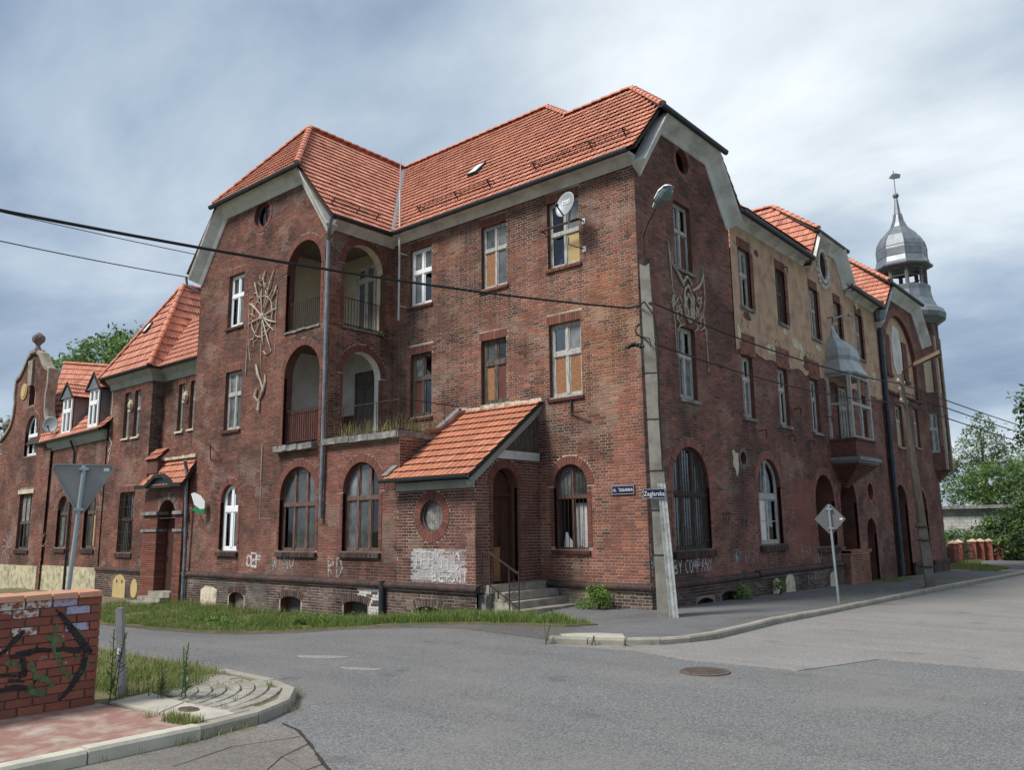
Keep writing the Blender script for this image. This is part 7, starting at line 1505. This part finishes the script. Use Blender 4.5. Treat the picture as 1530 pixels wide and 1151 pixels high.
LG = [(.11, .19, .055), (.14, .235, .07), (.08, .145, .045), (.17, .26, .08)]
LD = [(.06, .11, .035), (.085, .15, .045), (.045, .085, .03)]
LW = [(.20, .26, .14), (.165, .225, .115), (.23, .29, .16), (.135, .19, .095)]
tree('deciduous_tree', (-61, 12, -1), 22, [(-4.5, 0, 16.2, 3, 4, 2.6), (-1, 1, 17.6, 3, 4, 2.2), (2.6, 0, 16.8, 3, 4, 2.4), (6.2, 1, 17.8, 2.6, 4, 1.9), (0, 2, 13.8, 6, 4, 3), (8.5, 0, 16, 2.6, 3, 2.5), (-5.5, 2, 13.5, 2.5, 3, 2)], 13000, .24, LG, 'tall broad tree rising behind the low tiled roof at the left', tr=.4)
tree('deciduous_tree', (-75, 9, -1), 13, [(-2, 0, 5, 3, 3, 4), (0, 1, 9, 2.5, 3, 3), (-1, 0, 12, 1.5, 2, 1.5), (1, 2, 11, 1.4, 2, 1.2)], 5000, .26, LD, 'dark tree showing past the left edge of the curved gable', tr=.3)
tree('poplar_tree', (-7.3, 80, -.6), 15.5, [(0, 0, 10.6, 2.2, 2.5, 2.6), (-2.6, 0, 8.8, 1.9, 2.5, 1.9), (2.4, 0, 8.2, 2.2, 2.5, 2.2), (-1, 0, 7.0, 3.4, 3, 2.2), (4.4, 0, 6.6, 1.9, 2.5, 1.9), (0, 0, 12.6, 1.2, 1.6, 1.3), (-4.3, 0, 6.4, 1.2, 1.6, 1.6), (5.6, 1, 8.2, 1.0, 1.4, .9)], 10500, .17, LW, 'tall silvery tree standing behind the grey block shed at the right', tr=.35)
tree('young_tree', (-3.6, 70, -.6), 9, [(0, 0, 5.8, 3.6, 3, 2.6), (-3, 0, 4.8, 2.4, 2.5, 2), (2.8, 0, 5.3, 3, 2.5, 2.2)], 8000, .19, LG, 'bright green tree in front of the silvery one, behind the shed roof', tr=.2)
tree('roadside_tree', (5.15, 38, -.5), 13, [(-.7, -1, 9.2, 1.7, 2, 1.3), (-1.4, -1, 7.3, 1.2, 1.6, .9), (.6, 0, 10.3, 2, 2, 1.2), (-1.2, -1, 8.2, 1.0, 1.4, .7), (1.0, 0, 7, 2.2, 2, 1.5), (-.9, -1, 5.7, .6, 1, .7)], 6000, .19, LG, 'tree whose leafy branches reach in at the right edge', tr=.3)
def shrub(base, blobs, n, size, cols, label, group=None): return tree('shrub', base, max(b[2]+b[5] for b in blobs), blobs, n, size, cols, label, 'shrub', group, tr=.05, limbs=4)
shrub((.6, 44, -.5), [(0, 0, 1.6, 1.8, 1.6, 1.6), (1.8, 0, 2.6, 2, 1.6, 2.2), (3.4, 0, 2.2, 2, 1.6, 2.4), (-.9, 0, 2.0, 1, 1.2, 1), (3.2, 0, 4.2, 1.4, 1.4, 1.2)], 13000, .13, LD+LG[:2], 'large dark green bush in front of the right end of the shed')
shrub((-2.6, 44.2, -.5), [(0, 0, .9, 1.6, 1, 1.2), (1.4, 0, 1.1, 1.3, 1, 1.3), (-1.4, 0, .8, .9, 1, .9)], 6000, .11, LG, 'green bushes behind the brick fence pillars')
shrub((-4.6, 47, -.5), [(0, 0, 1.6, .7, 1, 1.4)], 1500, .11, LG, 'small bush against the shed at the turret corner')
shrub((-1.25, -.55, -.02), [(.1, 0, .3, .30, .25, .26), (-.35, -.05, .12, .25, .2, .14), (.05, 0, .42, .2, .2, .15)], 1500, .035, [(.13, .26, .035), (.17, .32, .05), (.10, .20, .03)], 'bright green shrub at the foot of the wall near the corner')
def weed(x, y, z, h, label, n=60, group=None, leaf=.09, cols=((.09, .15, .06), (.12, .19, .08))):
    t = thing('weed', label, 'weed', (x, y, z), group); q, s = MB(), MB()
    for k in range(3):
        lx, ly = rnd.uniform(-.22, .22)*h, rnd.uniform(-.15, .15)*h; tp = Vector((x+lx, y+ly, z+h*rnd.uniform(.7, 1))); b = Vector((x+rnd.uniform(-.05, .05), y+rnd.uniform(-.05, .05), z)); s.tube([b, b.lerp(tp, .6)+Vector((-lx*.15, 0, 0)), tp], .006, 5, col=(.12, .16, .06))
        for i in range(n//3):
            f = .15+.85*i/(n/3); p = b.lerp(tp, f); a = rnd.random()*6.283; l = leaf*(1.15-f*.75); d = Vector((math.cos(a), math.sin(a), .45)); e = d.cross(Vector((0, 0, 1))).normalized()*l*.13; q.add([tuple(p), tuple(p+d*l*.5+e), tuple(p+d*l), tuple(p+d*l*.5-e)], [(0, 1, 2, 3)], tuple(c*rnd.uniform(.8, 1.2) for c in rnd.choice(cols)))
    s.build('stem', GRASS, t); q.build('foliage', GRASS, t)
weed(.42, -12.95, 0, .95, 'tall dark leafy weed beside the end of the garden wall', 100, leaf=.13)
weed(.95, -12.35, 0, .75, 'leaning leafy weed right of the short post', 100, leaf=.13); weed(.75, -12.5, 0, .5, 'low grey green weed between the short post and the slab', 80, leaf=.11)
for i, (x, y, h) in enumerate(((1.1, -5.45, .42), (1.9, -5.15, .22), (2.4, -4.9, .2))): weed(x, y, rz(x, y), h, ['thin upright weed at the end of the pavement kerb', 'small weed in the kerb gutter below the slab', 'tiny weed in the kerb joint nearest the lamp post'][i], 30, leaf=.07)
q = None
shrub((.25, 4.6, -.03), [(0, 0, .12, .25, .3, .14)], 350, .05, [(.14, .25, .05), (.2, .3, .07)], 'low dock leaves by the dark cellar opening'); shrub((.22, 7.0, -.06), [(0, 0, .2, .2, .22, .18)], 350, .04, LG, 'small green shrub left of the first white stone')
# grasses
def scatter(poly, n, zf, clump=0.): 
    xs = [p[0] for p in poly]; ys = [p[1] for p in poly]; out = []
    while len(out) < n:
        x, y = rnd.uniform(min(xs), max(xs)), rnd.uniform(min(ys), max(ys))
        if inpoly(x, y, poly) and fbm(x*1.7, y*1.7) > clump: out.append((x, y, zf(x, y)-.01))
    return out
g1 = [(.12, .215, .04), (.095, .175, .035), (.15, .24, .05), (.17, .225, .06), (.24, .225, .095)]
g2 = [(.30, .27, .11), (.22, .23, .08), (.14, .19, .05), (.36, .31, .15)]
q = MB(); vis = [(-20, -2.6)]+GV[1:11]+[(-20, -8.7)]
blades(q, scatter(vis, 50000, vz, .38), .03, .17, .010, .7, g1); blades(q, scatter([(-20, -2.6), (-3.4, -2.7), (-3.4, -3.0), (-20, -3.1)], 3000, vz), .1, .3, .012, .6, g1+g2)
blades(q, scatter([(-9.5, -4.9), (-3.6, -4.4), (0, -3.1), (-1, -2.5), (-2.8, -2.7), (-4, -3.6), (-9.5, -3.8)], 11000, vz, .42), .08, .27, .013, .75, g1)
leafcloud(q, [(-6.5, -4.1, gz(-6.5, -4)+.05, 2.6, .35, .12), (-3.2, -3.6, gz(-3, -3.6)+.03, 1.6, .3, .10), (-10.5, -5.2, -.45, 2, .5, .1)], 5200, .035, g1[:3])
tag(q.build('verge_grass', GRASS), 'strip of rough green grass along the front of the building', 'grass', kind='stuff')
q = MB(); wp = [(-1.6, -13.0), (.25, -13.0), (.45, -12.8), (.5, -12.4), (.3, -11.7), (-.3, -11.15), (-1.6, -11.2)]
blades(q, scatter(wp, 4200, lambda x, y: .01, .4), .03, .2, .008, .9, g2+g1); blades(q, scatter([(-9, -14), (.1, -13), (-.3, -11), (-9, -11.4)], 8000, lambda x, y: .01, .3), .04, .2, .01, .8, g2+g1)
blades(q, scatter([(1.55, -13.1), (2.3, -13.0), (2.35, -12.8), (1.6, -12.85)], 700, lambda x, y: .01, .35), .03, .13, .008, .8, g1+g2)
for a, b in zip(ISL[1:7], ISL[2:8]):
    L_ = math.hypot(b[0]-a[0], b[1]-a[1]); blades(q, [(a[0]+(b[0]-a[0])*t+rnd.uniform(.0, .12), a[1]+(b[1]-a[1])*t+rnd.uniform(-.02, .08), -.1) for t in [rnd.random() for _ in range(int(L_*130))] if fbm((a[0]+(b[0]-a[0])*t)*3, (a[1]+(b[1]-a[1])*t)*3) > .5], .03, .13, .007, .9, g2+g1[:1])
for k in range(14): x, y = rnd.uniform(.4, 2.0), rnd.uniform(-12.4, -11.2); blades(q, [(x+rnd.gauss(0, .03), y+rnd.gauss(0, .03), .02) for _ in range(14)], .02, .09, .006, .9, g2+g1)
tag(q.build('corner_grass', GRASS), 'dry yellow green grass around the garden wall and paving', 'grass', kind='stuff')
q = MB(); blades(q, scatter([(.2, 5), (3.0, 5), (3.0, 20), (.2, 20)], 2500, gz, .62), .02, .07, .01, .8, g2[:3]); blades(q, [(x+rnd.uniform(-.1, .05), y+rnd.uniform(-.12, .12), gz(x, y)-.08) for x, y in [(KC[i][0]+(KC[i+1][0]-KC[i][0])*t, KC[i][1]+(KC[i+1][1]-KC[i][1])*t) for i in range(10) for t in [rnd.random() for _ in range(60)]] if fbm(x*2, y*2) > .54], .02, .09, .008, .8, g2)
blades(q, scatter([(-3, 26.8), (-.2, 29), (.6, 33), (-1.6, 45), (-4, 45)], 9000, lambda x, y: gz(x, y)-.0, .25), .05, .2, .02, .7, g1+g2[:2]); blades(q, scatter([(-.2, 29.5), (2.2, 28.5), (2.0, 33), (.2, 36)], 5000, gz, .3), .04, .16, .02, .7, g1+g2[:2]); blades(q, scatter([(1, 44), (9, 44), (9, 52), (1, 52)], 5000, gz, .2), .2, .7, .03, .7, g2+g1); blades(q, scatter([(.15, 15.8), (1.2, 15.9), (1.2, 19), (.15, 19)], 700, gz, .4), .03, .14, .012, .8, g1)
tag(q.build('pavement_grass', GRASS), 'grass tufts along the kerb and far verge of the side street', 'grass', kind='stuff')
sheet('garden_path', [(-.6, 28.9), (3.2, 29.3), (3.4, 31), (1.2, 31.2), (-.8, 30.2)], lambda x, y: gz(x, y)+.01, mat('pinkish brick path', (.36, .25, .19), .95, var=.2, vscale=3, fine=.15))
sheet('far_verge', [(3.95, 33.5), (5.2, 35.5), (8, 36.5), (16.5, 37), (16.5, 61), (3.7, 61)], lambda x, y: rz(x, y)+.06, SOIL, step=2, thick=.06)
q = MB(); blades(q, scatter([(4.2, 34.5), (8, 37), (12, 37.5), (12, 46), (4, 46)], 6000, lambda x, y: rz(x, y)+.06, .25), .08, .35, .025, .7, g2+g1); tag(q.build('far_grass', GRASS), 'tall grass round the tree at the far right corner', 'grass', kind='stuff')
# grey shed, fence pillars, gate
GS = thing('block_shed', 'grey concrete block shed with a flat dark roof beyond the turret', 'shed', (-2.2, 48, -.6))
q = MB(); q.box(-6.5, 1.5, 46.1, 50, -.7, 2.9); q.build('core', mat('dark block joint', (.22, .22, .21), .95), GS); fr = Fr((0, 46.1, 0), (1, 0, 0), (0, -1, 0)); BM = [mat('concrete block '+'abc'[i], (c, c, c*.98), .95, var=.15, vscale=3, dark=(.26, .26, .25), dscale=1.2, damt=.5) for i, c in enumerate((.46, .40, .34))]
for k in range(14):
    u = -5.2-(k % 2)*.25
    while u < 1.5:
        q = MB(); q.fbox(fr, u+.012, min(1.5, u+.49), -.5+k*.245, -.5+k*.245+.23, -.02, .015+rnd.uniform(-.005, .01)); q.build('concrete_block', rnd.choice(BM), GS); u += .5
q = MB(); q.box(-7, 1.2, 45.6, 50.4, 2.9, 3.12); q.box(1.2, 3.6, 45.8, 50, 2.95, 3.1); q.build('flat_roof', LEDGE, GS)
pos = [(-1.15, 32.6), (-1.45, 36.8), (-1.75, 39.6), (-1.5, 42.2), (-1.15, 42.7), (-.75, 43.1), (-.25, 43.5)]
plab = ['nearest brick fence pillar, half hidden by the building corner', 'free standing brick fence pillar second from the building', 'third brick fence pillar from the building', 'left pillar of the close group by the gate', 'second pillar of the close group by the gate', 'third pillar of the close group by the gate', 'last brick pillar, next to the iron gate']
for (x, y), lb in zip(pos, plab):
    g = gz(x, y)-.02; t = thing('fence_pillar', lb, 'fence pillar', (x, y, g), 'brick fence pillars beyond the building'); 
    for k in range(12):
        q = MB(); j = rnd.uniform(-.008, .008)
        q.box(x-.21+j, x+(.0 if k % 2 else .07)-.005, y-.2, y+.2, g+k*.1+.006, g+(k+1)*.1); q.box(x+(.0 if k % 2 else .07)+.005, x+.21+j, y-.2, y+.2, g+k*.1+.006, g+(k+1)*.1); q.build('brick', FB[rnd.randrange(4)], t)
    q = MB(); q.add([(x-.27, y-.26, g+1.2), (x+.27, y-.26, g+1.2), (x+.27, y+.26, g+1.2), (x-.27, y+.26, g+1.2), (x-.27, y-.26, g+1.26), (x+.27, y-.26, g+1.26), (x+.27, y+.26, g+1.26), (x-.27, y+.26, g+1.26), (x, y, g+1.42)], [(3, 2, 1, 0), (0, 1, 5, 4), (1, 2, 6, 5), (2, 3, 7, 6), (3, 0, 4, 7), (4, 5, 8), (5, 6, 8), (6, 7, 8), (7, 4, 8)]); q.build('pillar_cap', mat('pillar cap', (.50, .36, .27), .9, var=.15) if 'pillar cap' not in MATS else MATS['pillar cap'], t)
for (a, b) in zip(pos[:3], pos[1:4]):
    t = thing('mesh_fence', 'dark wire fence panel between two brick pillars, '+('nearest the building' if a == pos[0] else 'in the middle' if a == pos[1] else 'nearest the gate'), 'fence', (a[0], a[1], gz(*a))); q = MB(); z = gz(*a)
    for i in range(18): x, y = a[0]+(b[0]-a[0])*i/17, a[1]+(b[1]-a[1])*i/17; q.bar((x, y, z+.1), (x, y, z+1.05), .025)
    for zz in (.15, .6, 1.05): q.bar((a[0], a[1], z+zz), (b[0], b[1], z+zz), .03)
    q.build('wire_panel', IRON, t)
t = thing('iron_gate', 'dark iron gate right of the last brick pillar', 'gate', (.25, 43.6, -.45)); q = MB()
for zz in (-.3, .2, .65): q.bar((-.02, 43.6, zz), (.75, 43.7, zz), .04)
q.build('gate_frame', IRON, t)
for i in range(7): q = MB(); q.bar((.0+i*.12, 43.6+i*.015, -.4), (.0+i*.12, 43.6+i*.015, .75), .03); q.build('gate_bar', IRON, t)
q = MB(); q.box(.15, .5, 43.58, 43.62, .15, .5); q.build('gate_plate', IRON, t)
